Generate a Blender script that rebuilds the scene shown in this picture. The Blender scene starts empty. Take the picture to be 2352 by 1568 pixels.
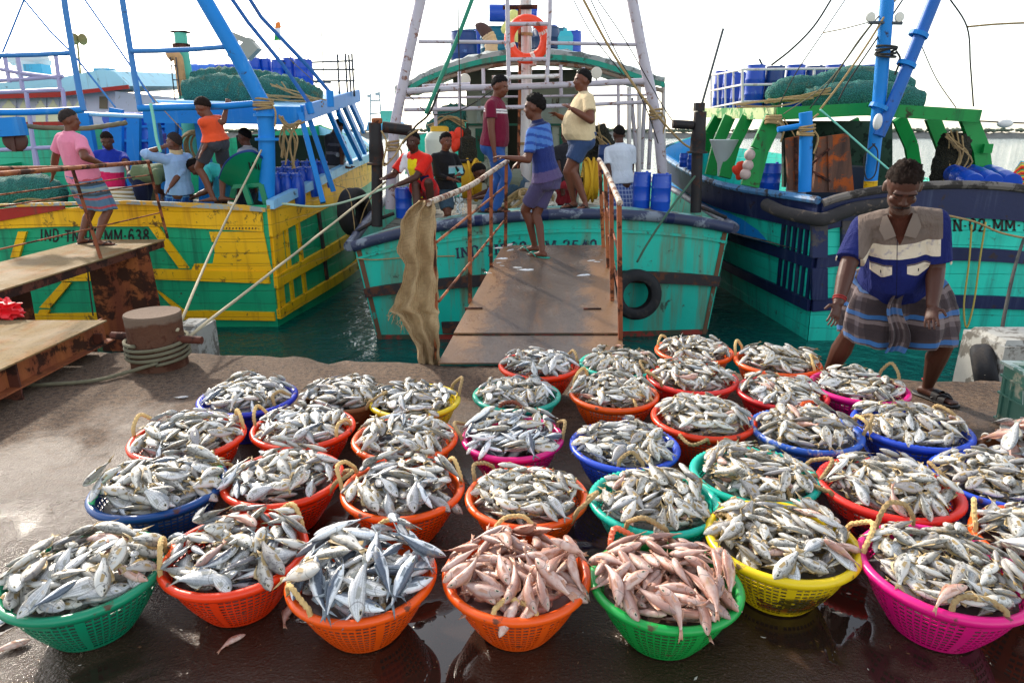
import bpy, math, random
import numpy as np
from mathutils import Vector, Matrix, Quaternion
R = math.radians
SC = bpy.context.scene
COL = SC.collection
# ------------------------------------------------------------------ camera
PITCH, CAMZ = R(17.0), 1.75
cam_d = bpy.data.cameras.new('camera'); cam = bpy.data.objects.new('camera', cam_d); COL.objects.link(cam)
cam.location = (0, 0, CAMZ); cam.rotation_euler = (R(90) - PITCH, 0, 0)
cam_d.lens = 24; cam_d.sensor_width = 36; cam_d.clip_end = 5000; cam_d.clip_start = .05
SC.camera = cam
# ------------------------------------------------------------------ sky, sun, exposure
SUN_EL, SUN_AZ = R(30), R(-38)
W = bpy.data.worlds.new('World'); SC.world = W; W.use_nodes = True
wn = W.node_tree.nodes; wl = W.node_tree.links
bg = wn['Background']
sky = wn.new('ShaderNodeTexSky'); sky.sky_type = 'NISHITA'; sky.sun_disc = False
sky.sun_elevation = SUN_EL; sky.sun_rotation = SUN_AZ
sky.air_density = 1.0; sky.dust_density = 1.0; sky.ozone_density = 1.0; sky.altitude = 0
hs = wn.new('ShaderNodeHueSaturation'); hs.inputs['Saturation'].default_value = .5
wl.new(sky.outputs[0], hs.inputs['Color']); wt = wn.new('ShaderNodeMix'); wt.data_type = 'RGBA'; wt.blend_type = 'MULTIPLY'; wt.inputs[0].default_value = 1; wt.inputs[7].default_value = (1.04, 1.0, .94, 1)
wl.new(hs.outputs[0], wt.inputs[6]); wl.new(wt.outputs[2], bg.inputs[0]); bg.inputs[1].default_value = .15
sd = bpy.data.lights.new('sun', 'SUN'); sun = bpy.data.objects.new('sun', sd); COL.objects.link(sun)
sd.energy = 2.0; sd.angle = R(2.5); sd.color = (1, .90, .76)
sun.rotation_euler = Vector((math.sin(SUN_AZ)*math.cos(SUN_EL), math.cos(SUN_AZ)*math.cos(SUN_EL), math.sin(SUN_EL))).to_track_quat('Z', 'Y').to_euler()
vs = SC.view_settings; vs.view_transform = 'Standard'; vs.look = 'None'; vs.exposure = 1.38; vs.gamma = 1
# ------------------------------------------------------------------ helpers
V = Vector
def at(x, y, Y=None, z=None):
    """the point of the place that is seen at x, y of the 2352 x 1568 photograph, at distance Y or height z"""
    a, b = (x - 1176) / 1568, (784 - y) / 1568
    d = V((a, math.cos(PITCH) + b*math.sin(PITCH), -math.sin(PITCH) + b*math.cos(PITCH)))
    t = Y / d.y if Y is not None else (z - CAMZ) / d.z
    return V((0, 0, CAMZ)) + d * t
def pxm(p):
    """metres per photograph pixel at point p"""
    return (p.y*math.cos(PITCH) + (CAMZ - p.z)*math.sin(PITCH)) / 1568
class MB:
    def __init__(s): s.v = []; s.f = []; s.m = []; s.uv = None
    def add(s, vs, fs, m=0):
        o = len(s.v); s.v += [tuple(p) for p in vs]
        for f in fs: s.f.append(tuple(i + o for i in f)); s.m.append(m)
        return s
    def box(s, c, d, rot=None, m=0, taper=1.0):
        hx, hy, hz = d[0]/2, d[1]/2, d[2]/2; c = V(c)
        pts = []
        for z in (-hz, hz):
            k = taper if z > 0 else 1
            for x, y in ((-hx, -hy), (hx, -hy), (hx, hy), (-hx, hy)):
                p = V((x*k, y*k, z))
                if rot is not None: p = rot @ p
                pts.append(p + c)
        return s.add(pts, [(0,3,2,1),(4,5,6,7),(0,1,5,4),(1,2,6,5),(2,3,7,6),(3,0,4,7)], m)
    def bar(s, a, b, w, h, up=(0,0,1), m=0):
        """a rectangular bar from a to b, w wide across, h along up"""
        a, b = V(a), V(b); d = (b - a); L = d.length; d.normalize()
        r = d.cross(V(up)); r = r.normalized() if r.length > 1e-5 else V((1,0,0)); u = r.cross(d).normalized()
        rot = Matrix((r, d, u)).transposed()
        return s.box((a + b)/2, (w, L, h), rot, m)
    def prism(s, poly, h, m=0):
        """poly: list of 3-d points of a flat face; h: offset vector"""
        n = len(poly); h = V(h); p = [V(q) for q in poly]
        fs = [tuple(range(n))[::-1], tuple(range(n, 2*n))] + [(i, (i+1) % n, (i+1) % n + n, i + n) for i in range(n)]
        return s.add(p + [q + h for q in p], fs, m)
    def tube(s, pts, r, n=8, m=0, cap=True, strands=0, twist=40.0, flat=1.0, closed=False):
        pts = [V(p) for p in pts]
        k = len(pts); rr = r if isinstance(r, (list, tuple)) else [r]*k
        vs = []; t0 = None; L = 0; u = None
        for i, p in enumerate(pts):
            if closed: t = pts[(i+1) % k] - pts[i-1]
            else: t = pts[min(i+1, k-1)] - pts[max(i-1, 0)]
            t = t.normalized() if t.length > 1e-9 else V((0,0,1))
            if u is None:
                u = t.orthogonal().normalized()
                if abs(t.z) < .9: u = (V((0,0,1)) - t*t.z).normalized()
            else:
                u = u - t*u.dot(t); u = u.normalized() if u.length > 1e-6 else t.orthogonal().normalized()
            w = t.cross(u)
            if i: L += (p - pts[i-1]).length
            for j in range(n):
                a = 2*math.pi*j/n
                q = rr[i]
                if strands: q *= 1 + .16*math.cos(strands*(a - twist*L))
                vs.append(p + u*(q*math.cos(a)) + w*(q*flat*math.sin(a)))
        fs = []
        for i in range(k if closed else k-1):
            for j in range(n):
                a = i*n + j; b = i*n + (j+1) % n; i2 = ((i+1) % k)*n
                fs.append((a, b, i2 + (j+1) % n, i2 + j))
        if cap and not closed: fs += [tuple(range(n))[::-1], tuple(range((k-1)*n, k*n))]
        return s.add(vs, fs, m)
    def lathe(s, prof, n=24, c=(0,0,0), axis=(0,0,1), m=0, closed=False):
        c = V(c); q = V((0,0,1)).rotation_difference(V(axis).normalized())
        vs = []; k = len(prof)
        for r, z in prof:
            for j in range(n):
                a = 2*math.pi*j/n
                vs.append(c + q @ V((r*math.cos(a), r*math.sin(a), z)))
        fs = []
        for i in range(k if closed else k-1):
            for j in range(n):
                i2 = (i+1) % k
                fs.append((i*n + j, i*n + (j+1) % n, i2*n + (j+1) % n, i2*n + j))
        if not closed: fs += [tuple(range(n))[::-1], tuple(range((k-1)*n, k*n))]
        return s.add(vs, fs, m)
    def ell(s, c, r, rot=None, n=12, k=8, m=0):
        c = V(c); vs = []
        for i in range(1, k):
            t = math.pi*i/k
            for j in range(n):
                a = 2*math.pi*j/n
                p = V((r[0]*math.sin(t)*math.cos(a), r[1]*math.sin(t)*math.sin(a), r[2]*math.cos(t)))
                vs.append(c + (rot @ p if rot is not None else p))
        zt = V((0,0,r[2])); zb = V((0,0,-r[2]))
        vs += [c + (rot @ zt if rot is not None else zt), c + (rot @ zb if rot is not None else zb)]
        T, B = len(vs)-2, len(vs)-1
        fs = [(T, j, (j+1) % n) for j in range(n)] + [(B, (k-2)*n + (j+1) % n, (k-2)*n + j) for j in range(n)]
        for i in range(k-2):
            for j in range(n): fs.append((i*n+j, (i+1)*n+j, (i+1)*n+(j+1) % n, i*n+(j+1) % n))
        return s.add(vs, fs, m)
    def torus(s, c, R_, r, axis=(0,0,1), n=32, k=10, m=0, sz=1.0):
        prof = [(R_ + r*math.cos(2*math.pi*i/k), r*sz*math.sin(2*math.pi*i/k)) for i in range(k)]
        return s.lathe(prof, n, c, axis, m, closed=True)
    def grid(s, nu, nv, fn, m=0, wrap=False, uv=False):
        """fn(u, v) -> point, u and v from 0 to 1"""
        vs = [fn(i/nu, j/nv) for j in range(nv+1) for i in range(nu + (0 if wrap else 1))]
        w = nu if wrap else nu + 1
        fs = [(j*w + i, j*w + (i+1) % w, (j+1)*w + (i+1) % w, (j+1)*w + i) for j in range(nv) for i in range(nu)]
        return s.add(vs, fs, m)
    def build(s, name, mats, parent=None, smooth=True, ang=40, label=None):
        me = bpy.data.meshes.new(name)
        off = V((0,0,0))
        if parent is not None:
            q = parent
            while q is not None: off += q.location; q = q.parent
        me.from_pydata([tuple(V(p) - off) for p in s.v], [], s.f)
        for mt in (mats if isinstance(mats, (list, tuple)) else [mats]): me.materials.append(mt)
        if any(s.m): me.polygons.foreach_set('material_index', s.m)
        if smooth:
            me.polygons.foreach_set('use_smooth', [True]*len(me.polygons))
            if ang < 180: me.set_sharp_from_angle(angle=R(ang))
        me.validate(clean_customdata=False); me.update()
        o = bpy.data.objects.new(name, me); COL.objects.link(o)
        if parent is not None: o.parent = parent
        if label: o['label'] = label
        return o
def tag(o, label=None, cat=None, group=None, kind=None):
    if label: o['label'] = label
    if cat: o['category'] = cat
    if group: o['group'] = group
    if kind: o['kind'] = kind
    return o
def thing(name, label, cat, loc=(0,0,0), group=None):
    o = bpy.data.objects.new(name, None); COL.objects.link(o); o.location = loc; o.empty_display_size = .1
    return tag(o, label, cat, group)
def copy_tree(o, parent=None):
    c = o.copy(); COL.objects.link(c); c.parent = parent
    for ch in list(o.children): copy_tree(ch, c)
    return c
def center(mb):
    a = np.array(mb.v); return V(((a[:,0].min()+a[:,0].max())/2, (a[:,1].min()+a[:,1].max())/2, a[:,2].min()))
def solo(mb, name, mats, label, cat, group=None, **kw):
    """a thing that is one mesh, its origin at its base"""
    c = center(mb); o = mb.build(name, mats, **kw)
    o.data.transform(Matrix.Translation(-c)); o.location = c
    return tag(o, label, cat, group)
def cat_curve(ctrl, n=8):
    """smooth curve through control points"""
    P = [V(p) for p in ctrl]; P = [P[0]*2 - P[1]] + P + [P[-1]*2 - P[-2]]; out = []
    for i in range(1, len(P)-2):
        a, b, c, d = P[i-1:i+3]
        for k in range(n):
            t = k/n
            out.append(.5*((2*b) + (c-a)*t + (2*a - 5*b + 4*c - d)*t*t + (3*b - a - 3*c + d)*t**3))
    return out + [P[-2]]
def sag(a, b, s, n=14):
    a, b = V(a), V(b); return [a.lerp(b, i/n) - V((0,0,4*s*(i/n)*(1-i/n))) for i in range(n+1)]
# ------------------------------------------------------------------ materials
MATS = {}
def lin(h):
    """sRGB hex -> linear"""
    c = [int(h[i:i+2], 16)/255 for i in (0, 2, 4)]
    return tuple(x/12.92 if x <= .04045 else ((x+.055)/1.055)**2.4 for x in c)
class NT:
    def __init__(s, name):
        s.mat = bpy.data.materials.new(name); s.mat.use_nodes = True; s.t = s.mat.node_tree; s.n = s.t.nodes; s.l = s.t.links
        s.b = s.n['Principled BSDF']
    def new(s, t, **kw):
        x = s.n.new(t)
        for k, v in kw.items(): setattr(x, k, v)
        return x
    def ln(s, a, b): s.l.new(a, b)
    def coord(s, kind='Object', scale=(1,1,1)):
        if kind == 'World': o = s.new('ShaderNodeNewGeometry').outputs['Position']
        else: o = s.new('ShaderNodeTexCoord').outputs[kind]
        if tuple(scale) == (1,1,1): return o
        m = s.new('ShaderNodeMapping'); m.inputs['Scale'].default_value = scale; s.ln(o, m.inputs[0]); return m.outputs[0]
    def noise(s, co, scale, detail=4, rough=.55, dist=0):
        x = s.new('ShaderNodeTexNoise'); x.inputs['Scale'].default_value = scale; x.inputs['Detail'].default_value = detail
        x.inputs['Roughness'].default_value = rough; x.inputs['Distortion'].default_value = dist; s.ln(co, x.inputs['Vector']); return x.outputs['Fac']
    def vor(s, co, scale, feature='F1', out='Distance'):
        x = s.new('ShaderNodeTexVoronoi'); x.feature = feature; x.inputs['Scale'].default_value = scale; s.ln(co, x.inputs['Vector']); return x.outputs[out]
    def ramp(s, f, stops, interp='LINEAR'):
        x = s.new('ShaderNodeValToRGB'); x.color_ramp.interpolation = interp; e = x.color_ramp.elements
        while len(e) < len(stops): e.new(.5)
        for q, (p, c) in zip(e, stops):
            q.position = p; q.color = (c, c, c, 1) if isinstance(c, (int, float)) else (*c[:3], 1)
        s.ln(f, x.inputs[0]); return x.outputs[0]
    def mix(s, f, a, b, mode='MIX'):
        x = s.new('ShaderNodeMix'); x.data_type = 'RGBA'; x.blend_type = mode
        for sock, v in ((x.inputs['Factor'], f), (x.inputs[6], a), (x.inputs[7], b)):
            if hasattr(v, 'is_output'): s.ln(v, sock)
            elif isinstance(v, (int, float)) and sock.type == 'RGBA': sock.default_value = (v, v, v, 1)
            elif isinstance(v, (int, float)): sock.default_value = v
            else: sock.default_value = (*v[:3], 1)
        return x.outputs[2]
    def math(s, op, a, b=0, c=None, clamp=False):
        x = s.new('ShaderNodeMath'); x.operation = op; x.use_clamp = clamp
        for i, v in enumerate((a, b) if c is None else (a, b, c)):
            if hasattr(v, 'is_output'): s.ln(v, x.inputs[i])
            else: x.inputs[i].default_value = v
        return x.outputs[0]
    def bump(s, h, strength=.3, dist=.01, prev=None):
        x = s.new('ShaderNodeBump')
        if hasattr(strength, 'is_output'): s.ln(strength, x.inputs['Strength'])
        else: x.inputs['Strength'].default_value = strength
        x.inputs['Distance'].default_value = dist
        s.ln(h, x.inputs['Height'])
        if prev is not None: s.ln(prev, x.inputs['Normal'])
        return x.outputs[0]
    def set(s, **kw):
        for k, v in kw.items():
            k = {'color': 'Base Color', 'rough': 'Roughness', 'metal': 'Metallic', 'spec': 'Specular IOR Level', 'coat': 'Coat Weight', 'coat_rough': 'Coat Roughness',
                 'normal': 'Normal', 'sheen': 'Sheen Weight', 'sss': 'Subsurface Weight', 'trans': 'Transmission Weight', 'alpha': 'Alpha', 'ior': 'IOR'}[k]
            i = s.b.inputs[k]
            if hasattr(v, 'is_output'): s.ln(v, i)
            elif isinstance(v, (int, float)): i.default_value = v
            else: i.default_value = (*v[:3], 1)
        return s.mat
def pmat(name, col, rough=.5, metal=0, spec=.5, var=.2, vscale=3, dirt=None, streak=None, bump=0, bscale=60, coat=0, sheen=0, sss=0, co='Object'):
    """painted or plain surface: large soft variation, patches of dirt (colour, amount, scale), vertical runs (colour, amount, scale), fine bump"""
    if name in MATS: return MATS[name]
    n = NT(name); c = n.coord(co)
    col = lin(col) if isinstance(col, str) else col
    base = n.mix(n.noise(c, vscale, 5), tuple(x*(1-var) for x in col), tuple(min(1, x*(1+var)) for x in col))
    ro = None
    if streak:
        sc, am, ss = streak; sc = lin(sc) if isinstance(sc, str) else sc
        f = n.noise(n.coord(co, (1, 1, .07)), ss, 6, .65)
        f = n.ramp(f, [(max(0, .62-am*.5), 0), (min(1, .80-am*.4), 1)])
        base = n.mix(n.math('MULTIPLY', f, .85), base, sc)
    if dirt:
        dc, am, ds = dirt; dc = lin(dc) if isinstance(dc, str) else dc
        f0 = n.noise(c, ds, 8, .68, .3)
        f = n.ramp(f0, [(max(0, .66-am*.45), 0), (max(.02, .72-am*.45), 1)])
        base = n.mix(n.math('MULTIPLY', f, .9), base, dc)
        ro = n.math('ADD', n.math('MULTIPLY', f, .3), rough, clamp=True)
    n.set(color=base, rough=ro if ro is not None else rough, metal=metal, spec=spec, coat=coat, sheen=sheen, sss=sss)
    if bump: n.set(normal=n.bump(n.noise(c, bscale, 4, .6), bump, .01))
    MATS[name] = n.mat; return n.mat
# ================================================================== SETTING
# sheltered harbour water
WZ = -.82
n = NT('harbour_water'); c = n.coord('World')
w1 = n.noise(n.coord('World', (1, 1.0, 1)), 2.2, 3, .55, .6); w2 = n.noise(n.coord('World', (1, 1.5, 1)), 9, 3, .6, .4); w3 = n.noise(c, .25, 2)
hgt = n.math('ADD', n.math('MULTIPLY', w1, .10), n.math('ADD', n.math('MULTIPLY', w2, .022), n.math('MULTIPLY', w3, .12)))
n.set(color=n.mix(n.noise(c, .6, 3), lin('083c39'), lin('0b4f4a')), rough=.04, spec=.5, ior=1.33, normal=n.bump(hgt, .6, 1.0))
MATS['harbour_water'] = n.mat
mb = MB(); mb.add([(-900, -30, WZ), (900, -30, WZ), (900, 1500, WZ), (-900, 1500, WZ)], [(0,1,2,3)])
tag(mb.build('water', MATS['harbour_water'], smooth=False), kind='structure')
# quay: a concrete apron with a broken edge
rq = random.Random(4)
EDGE = []
def edge_y(x): return 5.16 - .112*x
xs = [-14 + .11*i for i in range(int(28/.11)+1)]
for x in xs:
    j = .03*math.sin(x*2.3) + .018*math.sin(x*7.1+1) + rq.uniform(-.02, .02)
    if abs(x + 1.5) < .10: j -= .10
    EDGE.append((x, edge_y(x) + j))
mb = MB(); k = len(EDGE)
prof = [(0, -10.0, 0), (1, -.16, 0), (1, -.10, -.004), (1, -.045, -.018), (1, -.01, -.05), (1, 0, -.12), (1, -.03, -.5), (1, -.02, -2.2)]
vs_ = []
for rel, dy, z in prof:
    for i, (x, y) in enumerate(EDGE):
        q = (rq.uniform(-.010, .010), rq.uniform(-.012, .012)) if rel and dy > -.15 and z > -1 else (0, 0)
        vs_.append((x, (y + dy + q[0]) if rel else dy, z + q[1]*(.6 if z < 0 else 0)))
mb.add(vs_, [(j*k+i, j*k+i+1, (j+1)*k+i+1, (j+1)*k+i) for j in range(len(prof)-1) for i in range(k-1)])
n = NT('wet_concrete'); c = n.coord('World')
sep = n.new('ShaderNodeSeparateXYZ'); n.ln(c, sep.inputs[0]); X, Y = sep.outputs[0], sep.outputs[1]
# wetness: soaked where the baskets stand, drier towards the edge and on the left
big = n.noise(c, .55, 4, .6); mid = n.noise(c, 2.3, 5, .62, .4); fine = n.noise(c, 26, 5, .65); grit = n.noise(c, 95, 3, .6)
yy = n.math('MULTIPLY', n.math('SUBTRACT', 4.1, n.math('ADD', Y, n.math('MULTIPLY', n.math('ABSOLUTE', n.math('SUBTRACT', X, .2)), .16))), .45)
wet = n.math('ADD', yy, n.math('MULTIPLY', n.math('SUBTRACT', n.math('ADD', n.math('MULTIPLY', big, .6), n.math('MULTIPLY', mid, .4)), .5), 2.6))
wet = n.math('ADD', wet, .42, clamp=True)
wet = n.ramp(wet, [(.22, 0), (.68, 1)])
# standing water: hollows in the soaked part
pud = n.noise(n.coord('World', (1.0, .8, 1)), 1.25, 4, .55, .5)
pud = n.math('MULTIPLY', n.ramp(pud, [(.505, 0), (.53, 1)]), n.ramp(n.math('ADD', yy, n.math('MULTIPLY', big, .5)), [(.52, 0), (.72, 1)]))
dry = n.mix(mid, lin('5f4a3a'), lin('7d6652'))
dry = n.mix(n.ramp(fine, [(.42, 0), (.62, 1)]), dry, lin('463930'))
dry = n.mix(n.ramp(grit, [(.58, 0), (.66, 1)]), dry, lin('8f8478'))
dry = n.mix(n.ramp(n.vor(n.coord('World', (1,1,1)), 34), [(.10, 1), (.16, 0)]), dry, lin('4a3b32'))
wcol = n.mix(mid, lin('2b1c15'), lin('4c382b'))
wcol = n.mix(n.ramp(grit, [(.60, 0), (.68, .5)]), wcol, lin('6b5a4e'))
colr = n.mix(wet, dry, wcol)
colr = n.mix(n.math('MULTIPLY', pud, .8), colr, lin('2b201b'))
colr = n.mix(n.ramp(n.noise(c, 1.7, 3, .5, 1.2), [(.66, 0), (.74, .35)]), colr, lin('4a1a16'))
rgh = n.mix(wet, .82, n.mix(n.ramp(mid, [(.35, 0), (.65, 1)]), .07, .30))
rgh = n.mix(pud, rgh, .015)
h = n.math('ADD', n.math('MULTIPLY', fine, .5), n.math('ADD', n.math('MULTIPLY', grit, .6), n.math('MULTIPLY', mid, .8)))
h = n.mix(pud, h, n.math('ADD', .62, n.math('MULTIPLY', n.noise(c, 5, 2), .015)))
n.set(color=colr, rough=rgh, spec=n.mix(wet, .25, .5), normal=n.bump(h, n.mix(wet, .85, .55), .026))
MATS['wet_concrete'] = n.mat
tag(mb.build('quay', MATS['wet_concrete'], ang=60), kind='structure')
rq = random.Random(77); mb = MB()
for i in range(520):
    y = rq.uniform(1.6, 4.9); x = rq.uniform(-.85, .85)*y; a = rq.uniform(0, 6.3); l = rq.uniform(.002, .007)*(1.6 if rq.random() < .12 else 1); w = l*rq.uniform(.15, .6)
    dx, dy = math.cos(a)*l, math.sin(a)*l; ex_, ey_ = -math.sin(a)*w, math.cos(a)*w; z = .006
    mb.prism([(x-dx, y-dy, z), (x+ex_, y+ey_, z), (x+dx, y+dy, z + rq.uniform(0, .003)), (x-ex_, y-ey_, z)], (0, 0, .0015), rq.choice((0, 1, 1)))
tag(mb.build('litter', [pmat('fish_scale_bits', 'b9b4aa', .4, var=.3), pmat('straw_bits', '6b4a2c', .8, var=.4)], smooth=False), 'scattered fish scales and straw bits on the wet quay', 'litter', kind='stuff')
# far breakwater of rubble with scrub on it
rq = random.Random(8)
mb = MB()
n_ = 420
def bw(x):
    return (x, 235 - .03*x + 3*math.sin(x*.013), 0)
top = []
for i in range(n_+1):
    x = -380 + 760*i/n_
    top.append((x, 2.9 + .5*math.sin(x*.05) + rq.uniform(-.35, .35), 330 + 8*math.sin(x*.02)))
vs_ = []
for x, hz, y in top: vs_ += [(x, y, WZ-.2), (x, y+2.5+rq.uniform(-.4,.4), WZ + hz*.55 + rq.uniform(-.3,.3)), (x, y+5, WZ + hz), (x, y+12, WZ-.2)]
mb.add(vs_, [(i*4+j, (i+1)*4+j, (i+1)*4+j+1, i*4+j+1) for i in range(n_) for j in range(3)])
tag(mb.build('breakwater', pmat('breakwater_rubble', '74746f', .9, var=.3, vscale=.7), smooth=False), kind='structure')
mb = MB()
for i in range(900):
    x = rq.uniform(-380, 380); hh = 1.0 + 1.1*max(0, math.sin(x*.031+1))*rq.random() + .4*rq.random()
    y = 335 + 8*math.sin(x*.02)
    for q in range(3):
        mb.ell((x + rq.uniform(-1,1), y + rq.uniform(-1,1), WZ + 2.8 + hh*rq.uniform(.2, .8)), (rq.uniform(.5,1.3), .8, rq.uniform(.3,.7)), n=6, k=4)
tag(mb.build('scrub', pmat('far_scrub', '5c6656', .9, var=.3, vscale=.5), smooth=False), 'grey green scrub along the far breakwater', 'scrub', kind='stuff')
# ================================================================== FISH AND BASKETS
def fish_mat(name, belly, back, fin, blotch, bl_amt, rough=.3, stripe=0.0, back_edge=(.55, .8), pinkish=None, metal=.0):
    n = NT(name)
    uv = n.new('ShaderNodeUVMap').outputs[0]
    sep = n.new('ShaderNodeSeparateXYZ'); n.ln(uv, sep.inputs[0]); u, v = sep.outputs[0], sep.outputs[1]
    at_ = n.new('ShaderNodeAttribute'); at_.attribute_name = 'fc'
    sc = n.new('ShaderNodeSeparateColor'); n.ln(at_.outputs['Color'], sc.inputs[0]); fn, rnd, tone = sc.outputs[0], sc.outputs[1], sc.outputs[2]
    cb = n.new('ShaderNodeCombineXYZ')
    n.ln(n.math('MULTIPLY', u, 3.0), cb.inputs[0]); n.ln(v, cb.inputs[1]); n.ln(n.math('MULTIPLY', rnd, 37.0), cb.inputs[2])
    co = cb.outputs[0]
    dark = n.ramp(n.math('ADD', v, n.math('MULTIPLY', n.math('SUBTRACT', n.noise(co, 3, 3), .5), .35)), [(back_edge[0], 0), (back_edge[1], 1)])
    col = n.mix(n.math('MULTIPLY', dark, .9), lin(belly), lin(back))
    if stripe:
        s_ = n.math('SINE', n.math('MULTIPLY', v, 42.0))
        col = n.mix(n.math('MULTIPLY', n.ramp(s_, [(.55, 0), (.9, 1)]), stripe), col, lin('6d6f70'))
    bl = n.math('MULTIPLY', n.ramp(n.noise(co, 4.6, 2, .5), [(.56, 0), (.62, 1)]), n.ramp(v, [(.22, 0), (.42, 1)]))
    col = n.mix(n.math('MULTIPLY', bl, bl_amt), col, lin(blotch))
    if pinkish: col = n.mix(n.math('MULTIPLY', n.ramp(n.noise(co, 2.1, 3), [(.40, 0), (.65, 1)]), .75), col, lin(pinkish))
    # a yellowish or reddish tinge on some
    col = n.mix(n.math('MULTIPLY', n.ramp(n.noise(co, 1.6, 2), [(.60, 0), (.72, 1)]), .38), col, lin('c9a25c'))
    col = n.mix(n.ramp(tone, [(0, 0), (1, .62)]), col, lin('6a5f62'))
    # gill cover line
    g = n.math('ABSOLUTE', n.math('SUBTRACT', u, n.math('SUBTRACT', .235, n.math('MULTIPLY', n.math('POWER', n.math('ABSOLUTE', n.math('SUBTRACT', v, .45)), 2.0), .35))))
    col = n.mix(n.ramp(g, [(.004, .55), (.013, 0)]), col, lin('57504c'))
    col = n.mix(n.math('MULTIPLY', fn, .85), col, n.mix(n.noise(co, 9, 2), lin(fin), tuple(x*.6 for x in lin(fin))))
    # eye
    ex = n.math('MULTIPLY', n.math('SUBTRACT', u, .105), 2.9); ey = n.math('SUBTRACT', v, .60)
    r2 = n.math('SQRT', n.math('ADD', n.math('MULTIPLY', ex, ex), n.math('MULTIPLY', ey, ey)))
    r2 = n.math('ADD', r2, n.math('MULTIPLY', fn, 5))
    col = n.mix(n.ramp(r2, [(.125, 1), (.135, 0)]), col, lin('b9b39a'))
    col = n.mix(n.ramp(r2, [(.070, 1), (.085, 0)]), col, lin('0b0b0c'))
    vz = n.vor(co, 30)
    n.set(color=col, rough=n.math('ADD', rough-.02, n.math('MULTIPLY', n.noise(co, 12, 3), .18)), spec=.55, metal=metal, coat=.18, coat_rough=.15, normal=n.bump(n.math('ADD', vz, n.noise(co, 14, 3)), .22, .004))
    MATS[name] = n.mat; return n.mat
FM = [fish_mat('mottled_fish_skin', 'd6d3ca', '77746a', 'b3924a', '44423e', .85),
      fish_mat('mackerel_skin', 'eef2f5', '243a52', '6f7c86', '1c2c3e', .35, .22, 0, (.47, .60), metal=.1),
      fish_mat('pink_fish_skin', 'dcbfb2', 'a06e5c', 'c98f70', '8a5848', .4, .3, 0, (.45, .85), 'bf8672'),
      fish_mat('silver_fish_skin', 'd8d8d6', '8a8f92', 'a9a79a', '7d8288', .3, .2, .45, (.62, .85), metal=.12)]
SPEC = {  # depth/length, thickness/length, head bluntness, tail depth, fork
    'mottled': (.315, .165, 1.05, .22, .10, 0), 'deep': (.43, .135, 1.15, .26, .12, 3), 'mackerel': (.205, .14, .85, .20, .14, 1),
    'pink': (.235, .18, 1.15, .12, .04, 2), 'silver': (.29, .145, .95, .25, .14, 3)}
def fish_shape(kind, bend, seed):
    """body lies on its side: head towards +x, back towards +y, flank up +z; length 1"""
    dep, thk, blunt, tail, fork, mi = SPEC[kind]; rs = random.Random(seed)
    NS, NR = 11, 10
    us = [0, .02, .07, .15, .25, .36, .48, .60, .70, .78, .84]
    hp = {0: .05, .02: .22, .07: .50, .15: .78, .25: .96, .36: 1, .48: .93, .60: .72, .70: .48, .78: .31, .84: .25}
    vs, uv, fin = [], [], []
    def spine(u):
        x = .5 - u
        return x, bend*(u - .3)**2*1.6*(1 if u > .3 else .5)
    for u in us:
        h = hp[u]; hy = dep/2*h**(1/blunt); hz = thk/2*min(1, h*1.12 if u < .5 else h)
        if u > .72: hz *= .75
        x, sy = spine(u)
        for j in range(NR):
            a = 2*math.pi*j/NR
            cy, cz = math.cos(a), math.sin(a)
            yy = hy*cy*(1.06 if cy < 0 and u < .5 else 1)
            vs.append((x, yy + sy, hz*cz)); uv.append((u, .5 + .5*cy)); fin.append(0)
    fs = []
    for i in range(NS-1):
        for j in range(NR): fs.append((i*NR+j, (i+1)*NR+j, (i+1)*NR+(j+1) % NR, i*NR+(j+1) % NR))
    fs.append(tuple(range(NR)))
    def plate(poly, th=.006):
        o = len(vs); m = len(poly)
        for z in (-th/2, th/2):
            for (u, y) in poly:
                x, sy = spine(u); vs.append((x, y + sy, z + (rs.uniform(-.01, .01) if z else 0))); uv.append((u, .5)); fin.append(1)
        fs.append(tuple(range(o, o+m))); fs.append(tuple(range(o+2*m-1, o+m-1, -1)))
        for i in range(m): fs.append((o+i, o+m+i, o+m+(i+1) % m, o+(i+1) % m))
    t = tail/2
    plate([(.80, .115*dep), (.90, t*.75), (1.0, t), (1.0-fork, 0), (1.0, -t), (.90, -t*.75), (.80, -.115*dep)])
    d2 = dep/2
    plate([(.30, d2*.9), (.37, d2*1.42), (.50, d2*1.22), (.66, d2*.66), (.64, d2*.48), (.45, d2*.8)], .005)
    plate([(.56, -d2*.72), (.60, -d2*1.28), (.72, -d2*.62), (.70, -d2*.38)], .005)
    # pectoral fin standing a little off the flank
    for sg in (1, -1):
        o = len(vs); x, sy = spine(.27)
        for (u, y, z) in ((.25, -.10*dep, .46*thk), (.40, -.02*dep, .66*thk), (.44, -.22*dep, .60*thk), (.27, -.28*dep, .44*thk)):
            x, sy = spine(u); vs.append((x, y + sy, z*sg)); uv.append((u, .4)); fin.append(1)
        fs.append((o, o+1, o+2, o+3))
    return np.array(vs, np.float32), fs, np.array(uv, np.float32), np.array(fin, np.float32), mi, thk, dep
FSH = {}
for kd in SPEC:
    bs = (-.16, 0, .14, .26) if kd != 'pink' else (-.42, -.15, .2, .46)
    FSH[kd] = [fish_shape(kd, b, i) for i, b in enumerate(bs)]
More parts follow.
